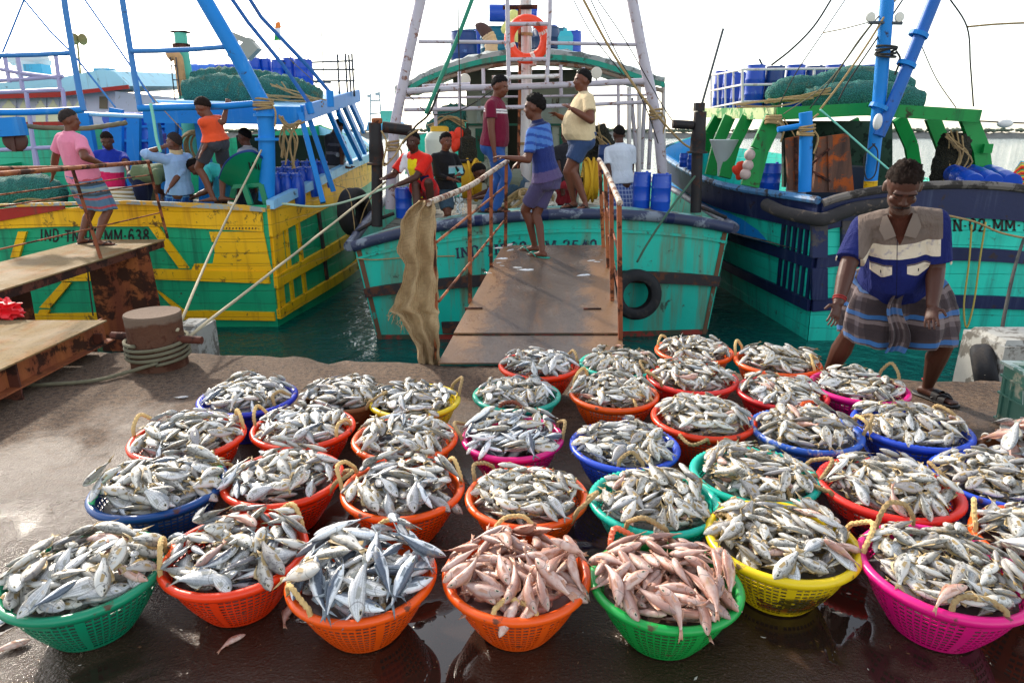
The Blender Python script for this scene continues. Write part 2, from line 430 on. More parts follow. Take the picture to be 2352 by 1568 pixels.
def fish_mesh(kd, i, tone, rnd):
    vs, fs, uv, fin, mi, _, _ = FSH[kd][i]
    me = bpy.data.meshes.new('fish'); me.from_pydata(vs.tolist(), [], fs)
    loops = np.empty(len(me.loops), np.int32); me.loops.foreach_get('vertex_index', loops)
    me.uv_layers.new(name='UVMap').data.foreach_set('uv', uv[loops].ravel())
    ca = me.color_attributes.new('fc', 'FLOAT_COLOR', 'POINT')
    cc = np.ones((len(vs), 4), np.float32); cc[:, 0] = fin; cc[:, 1] = rnd; cc[:, 2] = tone
    ca.data.foreach_set('color', cc.ravel())
    me.materials.append(FM[mi]); me.polygons.foreach_set('use_smooth', [True]*len(me.polygons)); me.update()
    return me
_fm = {}
def fish_variant(kd, i, tone, rnd):
    """shared fish meshes: a few tones of each shape"""
    key = (kd, i, int(tone*3), int(rnd*4))
    if key not in _fm: _fm[key] = fish_mesh(kd, i, (int(tone*3)+.3)/3*.9 if tone > .33 else 0.05, (int(rnd*4)+.5)/4 + .01*i)
    return _fm[key]
# ---- basket shapes, shared by all plastic baskets
RB = .262; HB = .232
def wall_r(z):
    t = max(0, min(1, (z)/.205)); return .128 + .107*math.sin(t*math.pi/2)**.85*(.72+.28*t)
def basket_bowl():
    mb = MB(); N = 60; zs = [.004, .018]; z = .018
    rows = 10
    for i in range(rows): z += .0170; zs.append(z)
    zs += [.207]
    th = .0035
    def ring(z, off): r = wall_r(z) - off; return [(r*math.cos(2*math.pi*j/N), r*math.sin(2*math.pi*j/N), z) for j in range(N)]
    vs = []
    for off in (0, th):
        for z in zs: vs += ring(z, off)
    L = len(zs); fs = []
    def vid(o, i, j): return o*L*N + i*N + j % N
    hole = lambda i, j: 1 <= i <= rows and j % 10 != 0 and not (i == rows and j % 30 in (1, 2, 3, 4, 5, 6))
    ex = []; base = len(vs)
    for i in range(L-1):
        for j in range(N):
            o4 = [vid(0,i,j), vid(0,i,j+1), vid(0,i+1,j+1), vid(0,i+1,j)]
            n4 = [vid(1,i,j), vid(1,i,j+1), vid(1,i+1,j+1), vid(1,i+1,j)]
            if not hole(i, j): fs.append(tuple(o4)); fs.append(tuple(n4[::-1])); continue
            a0, a1 = 2*math.pi*(j+.12)/N, 2*math.pi*(j+.88)/N; z0 = zs[i]+.0036; z1 = zs[i+1]-.0036
            hv = []
            for off in (0, th):
                for a, z in ((a0,z0),(a1,z0),(a1,z1),(a0,z1)):
                    r = wall_r(z) - off; hv.append((r*math.cos(a), r*math.sin(a), z))
            b = base + len(ex); ex += hv
            for q in range(4):
                fs.append((o4[q], o4[(q+1)%4], b+(q+1)%4, b+q)); fs.append((n4[(q+1)%4], n4[q], b+4+q, b+4+(q+1)%4)); fs.append((b+q, b+(q+1)%4, b+4+(q+1)%4, b+4+q))
    mb.add(vs + ex, fs)
    mb.add(ring(.004, 0), [tuple(range(N))[::-1]])
    return mb
def basket_rim(bead):
    mb = MB(); N = 132 if bead else 72
    prof = [(.229,.196),(.236,.186),(.246,.196),(.256,.203),(.2625,.212),(.2635,.222),(.258,.2305),(.248,.234),(.238,.231),(.231,.222)]
    vs = []; k = len(prof)
    for j in range(N):
        a = 2*math.pi*j/N; s_ = (1 + (.0045/.25)*(abs(math.sin(j*math.pi/2)) if j % 2 else 0)) if bead else 1
        for (r, z) in prof:
            if bead and r > .24 and z > .2: vs.append((r*s_*math.cos(a), r*s_*math.sin(a), z + (.004 if j % 2 else 0)))
            else: vs.append((r*math.cos(a), r*math.sin(a), z))
    mb.add(vs, [(j*k+i, ((j+1)%N)*k+i, ((j+1)%N)*k+(i+1)%k, j*k+(i+1)%k) for j in range(N) for i in range(k)])
    return mb
def plastic(name, h, worn=False):
    return pmat(name, h, .34, spec=.5, var=.2, vscale=6, dirt=('5a3a2a' if not worn else 'c9c6bc', .10 if not worn else .3, 16), bump=.12, bscale=26)
BM = {k: plastic(k + '_plastic', h, k in ('worn_blue',)) for k, h in dict(orange='ff5a0a', vermilion='f93c0d', green='12a045', dark_green='0a8a63', yellow='eccb12', magenta='e4127e',
      navy='124a8c', teal='0fbfa6', sea_teal='0ea58c', red='f0352a', dark_red='c81e22', blue='2b52cf', royal='2337c4', worn_blue='2f5fbe').items()}
def stained(name, h, c1, c2):
    n = NT(name); c = n.coord('Object'); z = n.new('ShaderNodeSeparateXYZ'); n.ln(c, z.inputs[0]); zz = z.outputs[2]
    m = n.math('MULTIPLY', n.ramp(n.noise(c, 9, 4, .6), [(.50, 0), (.54, 1)]), n.ramp(zz, [(.02, .3), (.05, 1)])); m = n.math('MULTIPLY', m, n.ramp(zz, [(.12, 1), (.16, 0)]))
    col = n.mix(n.math('MULTIPLY', m, .92), n.mix(n.noise(c, 8, 4), tuple(x*.85 for x in lin(h)), lin(h)), n.mix(n.ramp(n.noise(c, 16, 2), [(.5, 0), (.55, 1)]), lin(c1), lin(c2)))
    n.set(color=col, rough=.38); MATS[name] = n.mat; return n.mat
STAIN = {'yellow basket with black': stained('stained_yellow_plastic', 'eccb12', '15110f', '6a1512'), 'bright red basket': stained('stained_red_plastic', 'f0352a', '1b1a3c', '1b1a3c')}
BM['wicker'] = pmat('woven_cane', '7a4a24', .75, var=.4, vscale=40, bump=.5, bscale=80)
BM['wicker_white'] = pmat('white_strapping', 'd9d4c8', .5)
rope_cream = pmat('cream_rope', 'd9b577', .8, var=.3, vscale=30, bump=.6, bscale=150)
rope_tan = pmat('tan_rope', 'a58a5e', .85, var=.35, vscale=25, bump=.6, bscale=150)
rope_grey = pmat('grey_rope', '716c55', .85, var=.3, vscale=25, bump=.6, bscale=150)
rope_mint = pmat('mint_hose', '4fd88a', .4)
rope_coral = pmat('coral_hose', 'f0704a', .4)
BOWL = basket_bowl(); RIMS = basket_rim(False), basket_rim(True)
_bowl_me = BOWL.build('bowl', BM['orange'], ang=50); _rim_me = [r.build('rim', BM['orange'], ang=60) for r in RIMS]
bowl_me, rim_me = _bowl_me.data, [r.data for r in _rim_me]
for o in [_bowl_me] + _rim_me: bpy.data.objects.remove(o)
def matte(o, m): o.material_slots[0].link = 'OBJECT'; o.material_slots[0].material = m
def handle_arc(up, ang, lean, mat, scale=1.0, w=.30, h=.095, r=.0085, rs=random.Random(41)):
    """a rope loop tied through the rim at angle ang; lean 0 stands up, 90 lies outward, -60 lies over the fish"""
    pts = []; h *= rs.uniform(.62, 1.08); w *= rs.uniform(.8, 1.15); sk = rs.uniform(-.35, .35); lean += rs.uniform(-18, 18); wob = rs.uniform(0, 6)
    for i in range(17):
        t = i/16; a = ang + (t - .5)*w*2
        hh = h*math.sin(math.pi*min(1, max(0, t + sk*t*(1-t))))**.7*(1 + .08*math.sin(9*t + wob))
        rr = .250
        base = V((rr*math.cos(a), rr*math.sin(a), .232))
        out = V((math.cos(ang), math.sin(ang), 0))
        d = out*math.sin(R(lean)) + V((0,0,1))*math.cos(R(lean))
        pts.append(base + d*hh - V((0,0,.03))*(1 if i in (0, 16) else 0))
    mb = MB(); pts = cat_curve(pts, 4); mb.tube(pts, r, 8, strands=3, twist=110)
    return mb
# cx, cy: rim centre in the photograph; w: rim width; colour, beaded, fish mix, dome height, label, handles (degrees from +x, lean, kind)
B = [
 (195,1316,346,'dark_green',0,'mixed1',.075,'dark green basket at the front left corner',[(100,-55,'t'),(15,40,'o')]),
 (540,1270,328,'vermilion',0,'mixed1',.075,'orange red basket between dark green and orange baskets at the front',[(200,-10,'c'),(52,0,'c')]),
 (832,1322,340,'orange',0,'mack',.085,'orange basket of blue backed mackerel at the front',[(72,0,'c'),(225,20,'c')]),
 (1187,1318,340,'orange',0,'pink',.055,'orange basket of pink fish at the front',[(92,0,'c'),(268,-62,'c')]),
 (1528,1338,342,'green',0,'pink',.045,'bright green basket of pink fish at the front',[(118,30,'k')]),
 (1795,1240,336,'yellow',0,'mottled',.06,'yellow basket with black paint stains at the front',[(160,-50,'t'),(-5,25,'c')]),
 (2166,1308,372,'magenta',0,'mottled',.065,'large magenta basket at the front right',[(98,15,'t'),(262,-60,'t')]),
 (2420,1252,330,'orange',0,'mixed1',.06,'orange basket cut off by the right edge',[(150,0,'c')]),
 (367,1118,288,'navy',0,'mixed1',.085,'dark blue basket with mint hose handles',[(205,-65,'m'),(20,-65,'m')]),
 (651,1098,270,'vermilion',0,'silver',.08,'orange red basket beside the dark blue one in the second row',[(175,60,'t'),(-10,60,'t')]),
 (926,1122,280,'orange',0,'big',.08,'orange basket with a large grey fish on top and two upright rope handles',[(168,35,'c'),(28,0,'c')]),
 (1210,1140,280,'orange',0,'mottled',.05,'orange basket behind the pink fish with rope handles flopped outward',[(138,35,'t'),(-28,35,'t')]),
 (1503,1152,292,'teal',1,'mottled',.095,'turquoise basket with beaded rim behind the green one',[(252,50,'t')]),
 (1732,1092,278,'teal',1,'mottled',.075,'turquoise basket with beaded rim left of the red basket',[(-55,-70,'t'),(0,50,'t')]),
 (2041,1122,305,'red',1,'mottled',.085,'bright red basket with beaded rim and black stains',[(178,65,'t')]),
 (2285,1102,268,'blue',1,'mottled',.07,'blue basket with beaded rim near the right edge',[(178,20,'t')]),
 (432,1005,250,'vermilion',0,'silver',.07,'orange red basket at the left end of the third row',[(165,0,'c'),(35,0,'c')]),
 (697,983,230,'vermilion',0,'silver',.07,'orange red basket behind the silver fish with a rope loop on its left',[(165,0,'c'),(-15,-30,'c')]),
 (930,1008,238,'orange',0,'silver',.075,'orange basket left of the small magenta basket',[(-25,-55,'t')]),
 (1178,1005,236,'magenta',0,'mack2',.055,'magenta basket of dark mackerel in the middle',[(172,30,'t'),(8,30,'t')]),
 (1434,1025,248,'blue',1,'silver',.085,'blue basket with beaded rim in the middle of the third row',[(268,-50,'t')]),
 (1615,962,230,'vermilion',1,'mottled',.085,'orange red basket with beaded rim and a long hanging rope',[(245,100,'t')]),
 (1850,990,240,'worn_blue',1,'mottled',.065,'scuffed blue basket with beaded rim behind the turquoise one',[(200,-60,'t'),(0,40,'t')]),
 (2092,982,250,'blue',1,'mottled',.07,'blue basket with white scuffs in front of the standing man',[(185,10,'c'),(20,-50,'t')]),
 (570,915,214,'royal',1,'silver',.08,'deep blue basket at the back left',[(-20,-30,'t')]),
 (791,905,205,'wicker',0,'silver',.06,'brown woven cane basket with white strapping',[(-30,30,'t')]),
 (953,920,207,'yellow',0,'silver',.045,'yellow basket beside the cane basket at the back',[(25,5,'t')]),
 (1187,908,201,'sea_teal',0,'silver',.055,'sea green basket alone in front of the gangway',[(262,-70,'b')]),
 (1410,905,205,'orange',0,'mottled',.065,'orange basket behind the blue beaded one in the fourth row',[(140,0,'c'),(-50,-65,'c')]),
 (1590,870,200,'red',1,'mottled',.075,'red basket with beaded rim in the fourth row',[(200,30,'t')]),
 (1796,903,203,'dark_red',0,'mottled',.06,'dark red basket left of the magenta one at the back',[(-70,-70,'o')]),
 (1972,890,210,'magenta',0,'mottled',.04,'magenta basket in front of the standing man\'s leg',[(25,0,'t')]),
 (1238,840,185,'vermilion',0,'silver',.06,'orange red basket touching the foot of the gangway',[(20,0,'t'),(265,-70,'b')]),
 (1424,838,183,'teal',1,'mottled',.07,'turquoise basket with beaded rim at the back beside the gangway',[(-40,-60,'t')]),
 (1594,808,175,'orange',1,'mottled',.055,'orange basket furthest back at the quay edge',[(140,0,'c')]),
 (2388,1052,205,'wicker',0,'whole',.05,'woven cane basket at the right edge',[]),
 (1785,832,190,'orange',0,'mottled',.06,'orange basket at the back with an upright loop handle on its left',[(140,0,'c'),(-30,-50,'c')]),
]
HM = {'c': rope_cream, 't': rope_tan, 'm': rope_mint, 'k': rope_coral, 'o': BM['orange'], 'b': pmat('brown_hose', '7a3e22', .5)}
MIXES = {
 'whole': ([('deep', .5), ('pink', .5)], (.22, .28)),
 'mottled': ([('mottled', .86), ('silver', .06), ('deep', .05), ('pink', .03)], (.108, .152)),
 'silver': ([('mottled', .5), ('silver', .26), ('deep', .14), ('mackerel', .10)], (.106, .155)),
 'mixed1': ([('mottled', .55), ('silver', .22), ('deep', .13), ('mackerel', .08), ('pink', .02)], (.122, .185)),
 'big': ([('mottled', .5), ('silver', .2), ('deep', .25), ('mackerel', .05)], (.12, .19)),
 'mack': ([('mackerel', .64), ('silver', .18), ('mottled', .12), ('deep', .06)], (.15, .25)),
 'mack2': ([('mackerel', .68), ('mottled', .22), ('silver', .10)], (.12, .19)),
 'pink': ([('pink', 1.0)], (.135, .19))}
LOOK = {'mottled': 'silver fish with grey blotches', 'silver': 'smooth striped silver fish', 'deep': 'deep bodied pale silver fish', 'mackerel': 'slender mackerel with dark blue back', 'pink': 'pale pink long bodied fish'}
BASKETS = []; FISH = []
GN = 56
def fill_basket(bi, rs, R_, z0, mix, dome, scale, cx, cy):
    """pours fish one by one: each comes to rest on those below it (a height map over the basket)"""
    kinds, (l0, l1) = MIXES[mix]
    ext = R_*1.25; g = np.linspace(-ext, ext, GN); gx, gy = np.meshgrid(g, g); rad = np.sqrt(gx**2 + gy**2)/R_
    target = z0 - .012 + dome*np.clip(1 - (rad/.97)**1.9, -.3, 1)
    hm = target - .08; hm[rad > .97] = z0 - .25 - .0*rad[rad > .97]
    rimband = (rad > .88) & (rad < 1.06); hm[rimband] = np.maximum(hm[rimband], z0 - .002)
    own = -np.ones((GN, GN), int); step = g[1]-g[0]
    def samp(px, py):
        i = np.clip(((px + ext)/step).round().astype(int), 0, GN-1); j = np.clip(((py + ext)/step).round().astype(int), 0, GN-1); return j, i
    out = []; miss = 0
    yaw0 = rs.uniform(0, 6.28)
    while len(out) < 240 and miss < 90:
        L = rs.uniform(l0, l1)*scale
        r = rs.random(); acc = 0
        for kd, w in kinds:
            acc += w
            if r <= acc: break
        if kd == 'deep': L *= .85
        vi = rs.randrange(4); dep, thk = SPEC[kd][0]*L, SPEC[kd][1]*L
        best = None
        for _ in range(8):
            rr = R_*.92*math.sqrt(rs.random()); th = rs.uniform(0, 6.283); x, y = rr*math.cos(th), rr*math.sin(th); yaw = rs.gauss(yaw0, 1.1) if rs.random() < .45 else rs.uniform(0, 6.28)
            if rr > .60*R_ and rs.random() < .86: yaw = th + math.pi/2 + rs.uniform(-.5, .5)
            c_, s_ = math.cos(yaw), math.sin(yaw)
            tt = np.linspace(-.42, .42, 7)*L
            hs = []
            for o in (-.32*dep, 0, .32*dep):
                j, i = samp(x + tt*c_ - o*s_, y + tt*s_ + o*c_); hs.append(hm[j, i])
            hs = np.array(hs); hmax = hs.max(0)
            j, i = samp(np.array([x]), np.array([y])); lack = float(target[j, i][0] - hs[1].mean())
            if best is None or lack > best[0]: best = (lack, x, y, yaw, hmax, hs)
        lack, x, y, yaw, hmax, hs = best
        if lack < .002: miss += 1; continue
        tt = np.linspace(-.42, .42, 7)*L
        # resting line: highest support, tilted to the support on either side of it
        k = int(np.argmax(hmax - .0)); sl = np.polyfit(tt, hmax, 1)[0]; sl = max(-.55, min(.55, sl))
        zc = float(np.percentile(hmax - sl*tt, 78)) + thk*.36
        roll = math.atan2(float(hs[2].mean() - hs[0].mean()), .64*dep); roll = max(-.6, min(.6, roll)) + rs.gauss(0, .16)
        flip = rs.random() < .5
        m = Matrix.Translation((x, y, zc)) @ Matrix.Rotation(yaw, 4, 'Z') @ Matrix.Rotation(-math.atan(sl), 4, 'Y') @ Matrix.Rotation(roll, 4, 'X')
        if flip: m = m @ Matrix.Rotation(math.pi, 4, 'X')
        c_, s_ = math.cos(yaw), math.sin(yaw)
        ux = (gx - x)*c_ + (gy - y)*s_; uy = -(gx - x)*s_ + (gy - y)*c_
        q = (ux/(.46*L))**2 + (uy/(.46*dep))**2
        ins = q < 1
        topz = zc + sl*ux + np.tan(roll)*uy*.8 + thk*.42*np.sqrt(np.clip(1-q, 0, 1))
        up = ins & (topz > hm)
        hm[up] = topz[up]; own[up] = len(out)
        tone = 0.0 if rs.random() < .78 else rs.uniform(.4, .99)
        out.append([kd, vi, L, m, tone, rs.random()])
    vis = np.bincount(own[own >= 0], minlength=len(out))*step*step
    d2 = cx*cx + cy*cy + 1.7
    for k, f in enumerate(out): FISH.append((vis[k]/d2 if vis[k] > 0 else 0, bi, f, k))
    return out
for bi, (px, py, w, colr, bead, mix, dome, lab, hnd) in enumerate(B):
    rs = random.Random(100 + bi)
    c3 = at(px, py, z=.222); k = (w*pxm(c3)/2)/RB
    k = max(.9, min(1.10, k)); c3 = at(px, py, z=.222*k)
    root = thing('fish_basket', lab, 'basket', (c3.x, c3.y, .003), 'baskets of fish on the quay')
    yaw = rs.uniform(0, 6.28); el = rs.uniform(-.022, .022)
    if colr != 'wicker':
        o = bpy.data.objects.new('bowl', bowl_me); COL.objects.link(o); o.parent = root; matte(o, next((m_ for k_, m_ in STAIN.items() if lab.startswith(k_)), BM[colr])); o.rotation_euler.z = yaw; o.scale = (k*(1+el), k*(1-el), k)
        o = bpy.data.objects.new('rim', rim_me[bead]); COL.objects.link(o); o.parent = root; matte(o, BM[colr]); o.rotation_euler.z = yaw; o.scale = (k*(1+el), k*(1-el), k)
    else:
        mb = MB(); N = 60
        prof = [(wall_r(.205*i/12)*1.06, .205*i/12 + .002) for i in range(13)]
        vs_ = []
        for i, (r, z) in enumerate(prof):
            for j in range(N): q = r + .004*(1 if (j//2 + i) % 2 else -1); a = 2*math.pi*j/N; vs_.append((q*math.cos(a)+c3.x, q*math.sin(a)+c3.y, z))
        mb.add(vs_, [(i*N+j, i*N+(j+1)%N, (i+1)*N+(j+1)%N, (i+1)*N+j) for i in range(12) for j in range(N)])
        mb.build('bowl', BM['wicker'], root)
        mb = MB(); mb.torus((c3.x, c3.y, .213), .25, .016, n=40); mb.build('rim', BM['wicker'], root)
        for j in range(9): a = 2*math.pi*j/9; mb = MB(); mb.torus((c3.x+.25*math.cos(a), c3.y+.25*math.sin(a), .213), .020, .006, axis=(-math.sin(a), math.cos(a), 0), n=12, k=6); mb.build('strap', BM['wicker_white'], root)
    for (a, lean, hm_) in hnd:
        mb = handle_arc(0, R(a), lean, None, h=.055 if hm_ in 'mkob' else .095, w=.26 if hm_ in 'mkob' else .30, r=.011 if hm_ in 'mkob' else .0088)
        o = mb.build('handle', HM[hm_]); o.parent = root; o.scale = (k,)*3
    BASKETS.append((c3, k, root, lab))
    fill_basket(bi, rs, .232*k, .232*k, mix, dome*.78, k, c3.x, c3.y)
# one merged mesh from many fish
def merge_fish(lst, name, extra=None):
    Vs, Fs, Ls, UV, CC, MI = [], [], [], [], [], []; off = 0
    cache = {}
    for (wm, f) in lst:
        kd, vi, L, m, tone, rnd = f
        vs, fs, uv, fin, mi, _, _ = FSH[kd][vi]
        M = np.array(wm @ m)
        p = vs*L @ M[:3, :3].T + M[:3, 3]
        key = (kd, vi)
        if key not in cache: cache[key] = (np.concatenate([np.array(q) for q in fs]), np.array([len(q) for q in fs]))
        li, ll = cache[key]
        Vs.append(p); Fs.append(li + off); Ls.append(ll); UV.append(uv[li])
        c4 = np.ones((len(vs), 4), np.float32); c4[:, 0] = fin; c4[:, 1] = rnd; c4[:, 2] = tone; CC.append(c4)
        MI.append(np.full(len(ll), mi)); off += len(vs)
    if extra is not None:
        for (vs, fs, uv, mi) in extra:
            li = np.concatenate([np.array(q) for q in fs]); Vs.append(vs); Fs.append(li + off); Ls.append(np.array([len(q) for q in fs])); UV.append(uv[li])
            c4 = np.ones((len(vs), 4), np.float32); c4[:, 0] = 0; c4[:, 1] = .3; c4[:, 2] = 1.0; CC.append(c4); MI.append(np.full(len(fs), mi)); off += len(vs)
    Vs = np.concatenate(Vs).astype(np.float32); Fs = np.concatenate(Fs).astype(np.int32); Ls = np.concatenate(Ls).astype(np.int32)
    me = bpy.data.meshes.new(name); me.vertices.add(len(Vs)); me.vertices.foreach_set('co', Vs.ravel())
    me.loops.add(len(Fs)); me.loops.foreach_set('vertex_index', Fs)
    me.polygons.add(len(Ls)); me.polygons.foreach_set('loop_start', np.concatenate([[0], np.cumsum(Ls)[:-1]]).astype(np.int32))
    me.polygons.foreach_set('material_index', np.concatenate(MI).astype(np.int32))
    for mt in FM: me.materials.append(mt)
    me.update(calc_edges=True); me.polygons.foreach_set('use_smooth', np.ones(len(Ls), bool))
    me.uv_layers.new(name='UVMap').data.foreach_set('uv', np.concatenate(UV).astype(np.float32).ravel())
    me.color_attributes.new('fc', 'FLOAT_COLOR', 'POINT').data.foreach_set('color', np.concatenate(CC).ravel())
    me.validate(clean_customdata=False)
    o = bpy.data.objects.new(name, me); COL.objects.link(o); return o
# loose fish: on the floor and on the gangway (x, y of the photograph, kind, length, yaw); height given by what they lie on
def ramp_z(y): return .03 + .197*(y - 5.2)
def on_ramp(x, y):
    d = at(x, y, Y=1) - V((0, 0, CAMZ)); return at(x, y, Y=(CAMZ - .03 + .197*5.2)/(.197 - d.z))
LOOSE = [(528,1472,'pink',.11,40,0,'small pink fish lying alone on the wet floor'),(655,1412,'pink',.14,75,0,'torn pinkish fish scrap on the floor between two orange baskets'),
 (12,1425,'mackerel',.17,70,0,'dark fish tail lying at the left edge of the floor'),(20,1485,'pink',.13,30,0,'pale fish lying at the bottom left edge of the floor'),
 (415,912,'silver',.10,15,0,'small silver fish lying on the dry floor near the bollard rope')]
for (x, y, L, a, t) in ((1143,572,.13,10,0),(1168,566,.15,50,0),(1170,577,.12,30,0),(1150,597,.16,5,1),(1143,607,.11,20,0),(1150,613,.11,-20,0),(1185,618,.15,0,0),(1122,630,.12,-25,0),(1205,624,.20,8,1),
                        (1187,665,.14,6,0),(1355,602,.13,20,0),(1368,604,.12,-8,0),(1378,600,.09,12,0),(1335,636,.20,10,1),(1385,646,.12,0,0),(1376,651,.12,8,0),(1398,685,.09,-40,0)):
    LOOSE.append((x, y, 'mackerel' if t else 'silver', L, a, 1, ('thin ribbon shaped fish lying on the wet gangway plate' if t else 'small silver fish dropped on the wet gangway plate')))
def short(l):
    for a, b in ((' of blue backed mackerel', ''), (' of pink fish', ''), ('dark green basket at the front left corner', 'dark green front basket'), (' between dark green and orange baskets at the front', ' beside the dark green one'), (' with black paint stains', ''), (' with a large grey fish on top and two upright rope handles', ' with two upright handles'), (' behind the pink fish with rope handles flopped outward', ' behind the pink fish'), (' with beaded rim', ' beaded'), (' and black stains', ''), (' in front of the standing man\'s leg', ' at the back right'), (' and a long hanging rope', ''), (' with white scuffs in front of the standing man', ' with white scuffs'), (' in the middle of the third row', ' in the third row'), (' behind the silver fish with a rope loop on its left', ' with a rope loop on its left'), (' with an upright loop handle on its left', ' furthest right'), (' in the second row', ''), (' of large pinkish fish', ''), (' beside the dark green one', ' by dark green one'), (' with mint hose handles', '')): l = l.replace(a, b)
    return l
nl = len(LOOSE)
FISH.sort(key=lambda q: -q[0])
IND = FISH[:298 - nl]; REST = FISH[298 - nl:]
for (vis, bi, f, k) in IND:
    c3, kk, root, lab = BASKETS[bi]; kd, vi, L, m, tone, rnd = f
    o = bpy.data.objects.new('fish', fish_variant(kd, vi, tone, rnd)); COL.objects.link(o)
    o.matrix_world = Matrix.Translation((c3.x, c3.y, .003)) @ m @ Matrix.Scale(L, 4)
    tag(o, ('dull brown grey ' + LOOK[kd].replace('silver ', '') if tone > .33 else LOOK[kd]) + ' in ' + short(lab), 'fish', 'fish heaped in the baskets')
for (x, y, kd, L, a, on, lab) in LOOSE:
    if on:
        p = on_ramp(x, y)
        z = ramp_z(p.y) + SPEC[kd][1]*L*.42 + .004; pit = math.atan(.197)
    else: p = at(x, y, z=.01); z = SPEC[kd][1]*L*.42 + .004; pit = 0
    o = bpy.data.objects.new('fish', fish_variant(kd, random.Random(x).randrange(4), 0, .3)); COL.objects.link(o)
    o.matrix_world = Matrix.Translation((p.x, p.y, z)) @ Matrix.Rotation(pit, 4, 'X') @ Matrix.Rotation(R(a), 4, 'Z') @ Matrix.Scale(L, 4)
    tag(o, lab, 'fish', 'fish dropped on the gangway' if on else 'fish dropped on the floor')
extra = []
for (c3, kk, root, lab), bb in zip(BASKETS, B):
    N = 28; prof = [(wall_r(z) - .012, z) for z in (.01, .03, .06, .1, .14, .165)]; prof = [(.01, .012)] + prof + [(.15, .155), (.004, .17)]
    vs_ = np.array([(r*kk*math.cos(2*math.pi*j/N) + c3.x, r*kk*math.sin(2*math.pi*j/N) + c3.y, z*kk + .003) for r, z in prof for j in range(N)], np.float32)
    fs_ = [(i*N+j, i*N+(j+1)%N, (i+1)*N+(j+1)%N, (i+1)*N+j) for i in range(len(prof)-1) for j in range(N)]
    uv_ = np.array([(.3 + 3*j/N*1.3, .2 + .9*i) for i in range(len(prof)) for j in range(N)], np.float32)
    extra.append((vs_, fs_, uv_, 2 if bb[5] == 'pink' else 0))
o = merge_fish([(Matrix.Translation((BASKETS[q[1]][0].x, BASKETS[q[1]][0].y, .003)), q[2]) for q in REST], 'fish_heap', extra)
tag(o, 'smaller silver and pink fish heaped in the baskets under and behind the nearest ones', 'fish', 'fish heaped in the baskets', 'stuff')
# ================================================================== QUAY FURNITURE AND GANGWAYS
rust = pmat('rusty_steel', '8a4a2b', .75, metal=.1, var=.3, vscale=4, dirt=('2e1a12', .35, 5), streak=('b06a38', .35, 7), bump=.35, bscale=60)
rust_dark = pmat('dark_rust', '5a2c1c', .8, var=.35, vscale=5, dirt=('24120d', .4, 6), bump=.4, bscale=50)
black_iron = pmat('black_iron', '1e1a1c', .6, metal=.2, var=.4, vscale=6, dirt=('4a3026', .25, 8), bump=.3)
def deck_plate_mat(name, wetc, dryc, rusty, r0=.10, r1=.5, sp=.5):
    n = NT(name); c = n.coord('World')
    m = n.noise(c, 3.2, 6, .65, .5); f = n.noise(c, 45, 4, .7); st = n.noise(n.coord('World', (1, .25, 1)), 7, 5, .6)
    col = n.mix(m, lin(wetc), lin(dryc)); col = n.mix(n.ramp(st, [(.5, 0), (.66, .8)]), col, lin(rusty)); col = n.mix(n.ramp(f, [(.55, 0), (.7, .6)]), col, lin('2a2019'))
    if 'wet' in name:
        s_ = n.new('ShaderNodeSeparateXYZ'); n.ln(c, s_.inputs[0]); e = n.math('ABSOLUTE', n.math('SUBTRACT', s_.outputs[0], n.math('ADD', .15, n.math('MULTIPLY', n.math('SUBTRACT', s_.outputs[1], 5.2), .13)))); e = n.ramp(n.math('ADD', e, n.math('MULTIPLY', n.math('SUBTRACT', m, .5), .5)), [(.36, 0), (.52, 1)])
        col = n.mix(n.math('MULTIPLY', e, .7), n.mix(.72, col, n.mix(m, lin('3d3631'), lin('665c54'))), n.mix(f, lin('7d5230'), lin('a8835a'))); m = n.math('ADD', m, n.math('SUBTRACT', n.math('MULTIPLY', e, .22), .09))
    n.set(color=col, rough=n.ramp(m, [(.40, r0), (.6, r1)]), spec=sp, metal=.1 if sp > .3 else 0, normal=n.bump(n.math('ADD', f, n.math('MULTIPLY', m, 1.2)), .35, .01))
    MATS[name] = n.mat; return n.mat
wet_plate = deck_plate_mat('wet_gangway_plate', '4d4038', '7d6f64', '9a6a3c', .06, .38)
dusty_plate = deck_plate_mat('dusty_gangway_plate', '6b5a42', 'a08a64', '8a6236', .75, .9, .15)
def on_plane(x, y, fz): return on_ramp(x, y)
# ---- gangway in the middle
G = thing('gangway', 'rusty steel gangway with wet plates and railings in the middle', 'gangway', at(1220, 800, z=0))
A0, A1 = at(1006, 833, z=.03), at(1436, 833, z=.03)
Fl, Fr = on_plane(1155, 565, ramp_z), on_plane(1400, 565, ramp_z)
def lerp_edge(y0): t = (y0 - A0.y)/(Fl.y - A0.y); return A0.lerp(Fl, t), A1.lerp(Fr, t)
cuts = [A0.y - .0, on_plane(1200, 776, ramp_z).y, on_plane(1200, 666, ramp_z).y, Fl.y]
for i in range(3):
    l0, r0 = lerp_edge(cuts[i] + (.012 if i else 0)); l1, r1 = lerp_edge(cuts[i+1])
    dz = V((0, 0, [0, .016, .010][i]))
    mb = MB(); mb.prism([l0+dz, r0+dz, r1+dz, l1+dz], (0, 0, -.012)); mb.build('deck_plate', wet_plate, G, smooth=False)
for sx in (0, 1):
    l0 = lerp_edge(A0.y + .35)[sx]; l1 = lerp_edge(Fl.y - .01)[sx]; o_ = V((.03 if sx == 0 else -.03, 0, -.075))
    mb = MB(); mb.bar(l0+o_, l1+o_, .012, .12); mb.bar(l0+o_+V((.03 if sx == 0 else -.03,0,-.06)), l1+o_+V((.03 if sx == 0 else -.03,0,-.06)), .07, .010); mb.build('side_beam', rust_dark, G, smooth=False)
mb = MB()
for x in (Fl.x + .1, Fr.x - .3): mb.box((x+.1, Fl.y - .5, -.55), (.22, .03, 1.7))
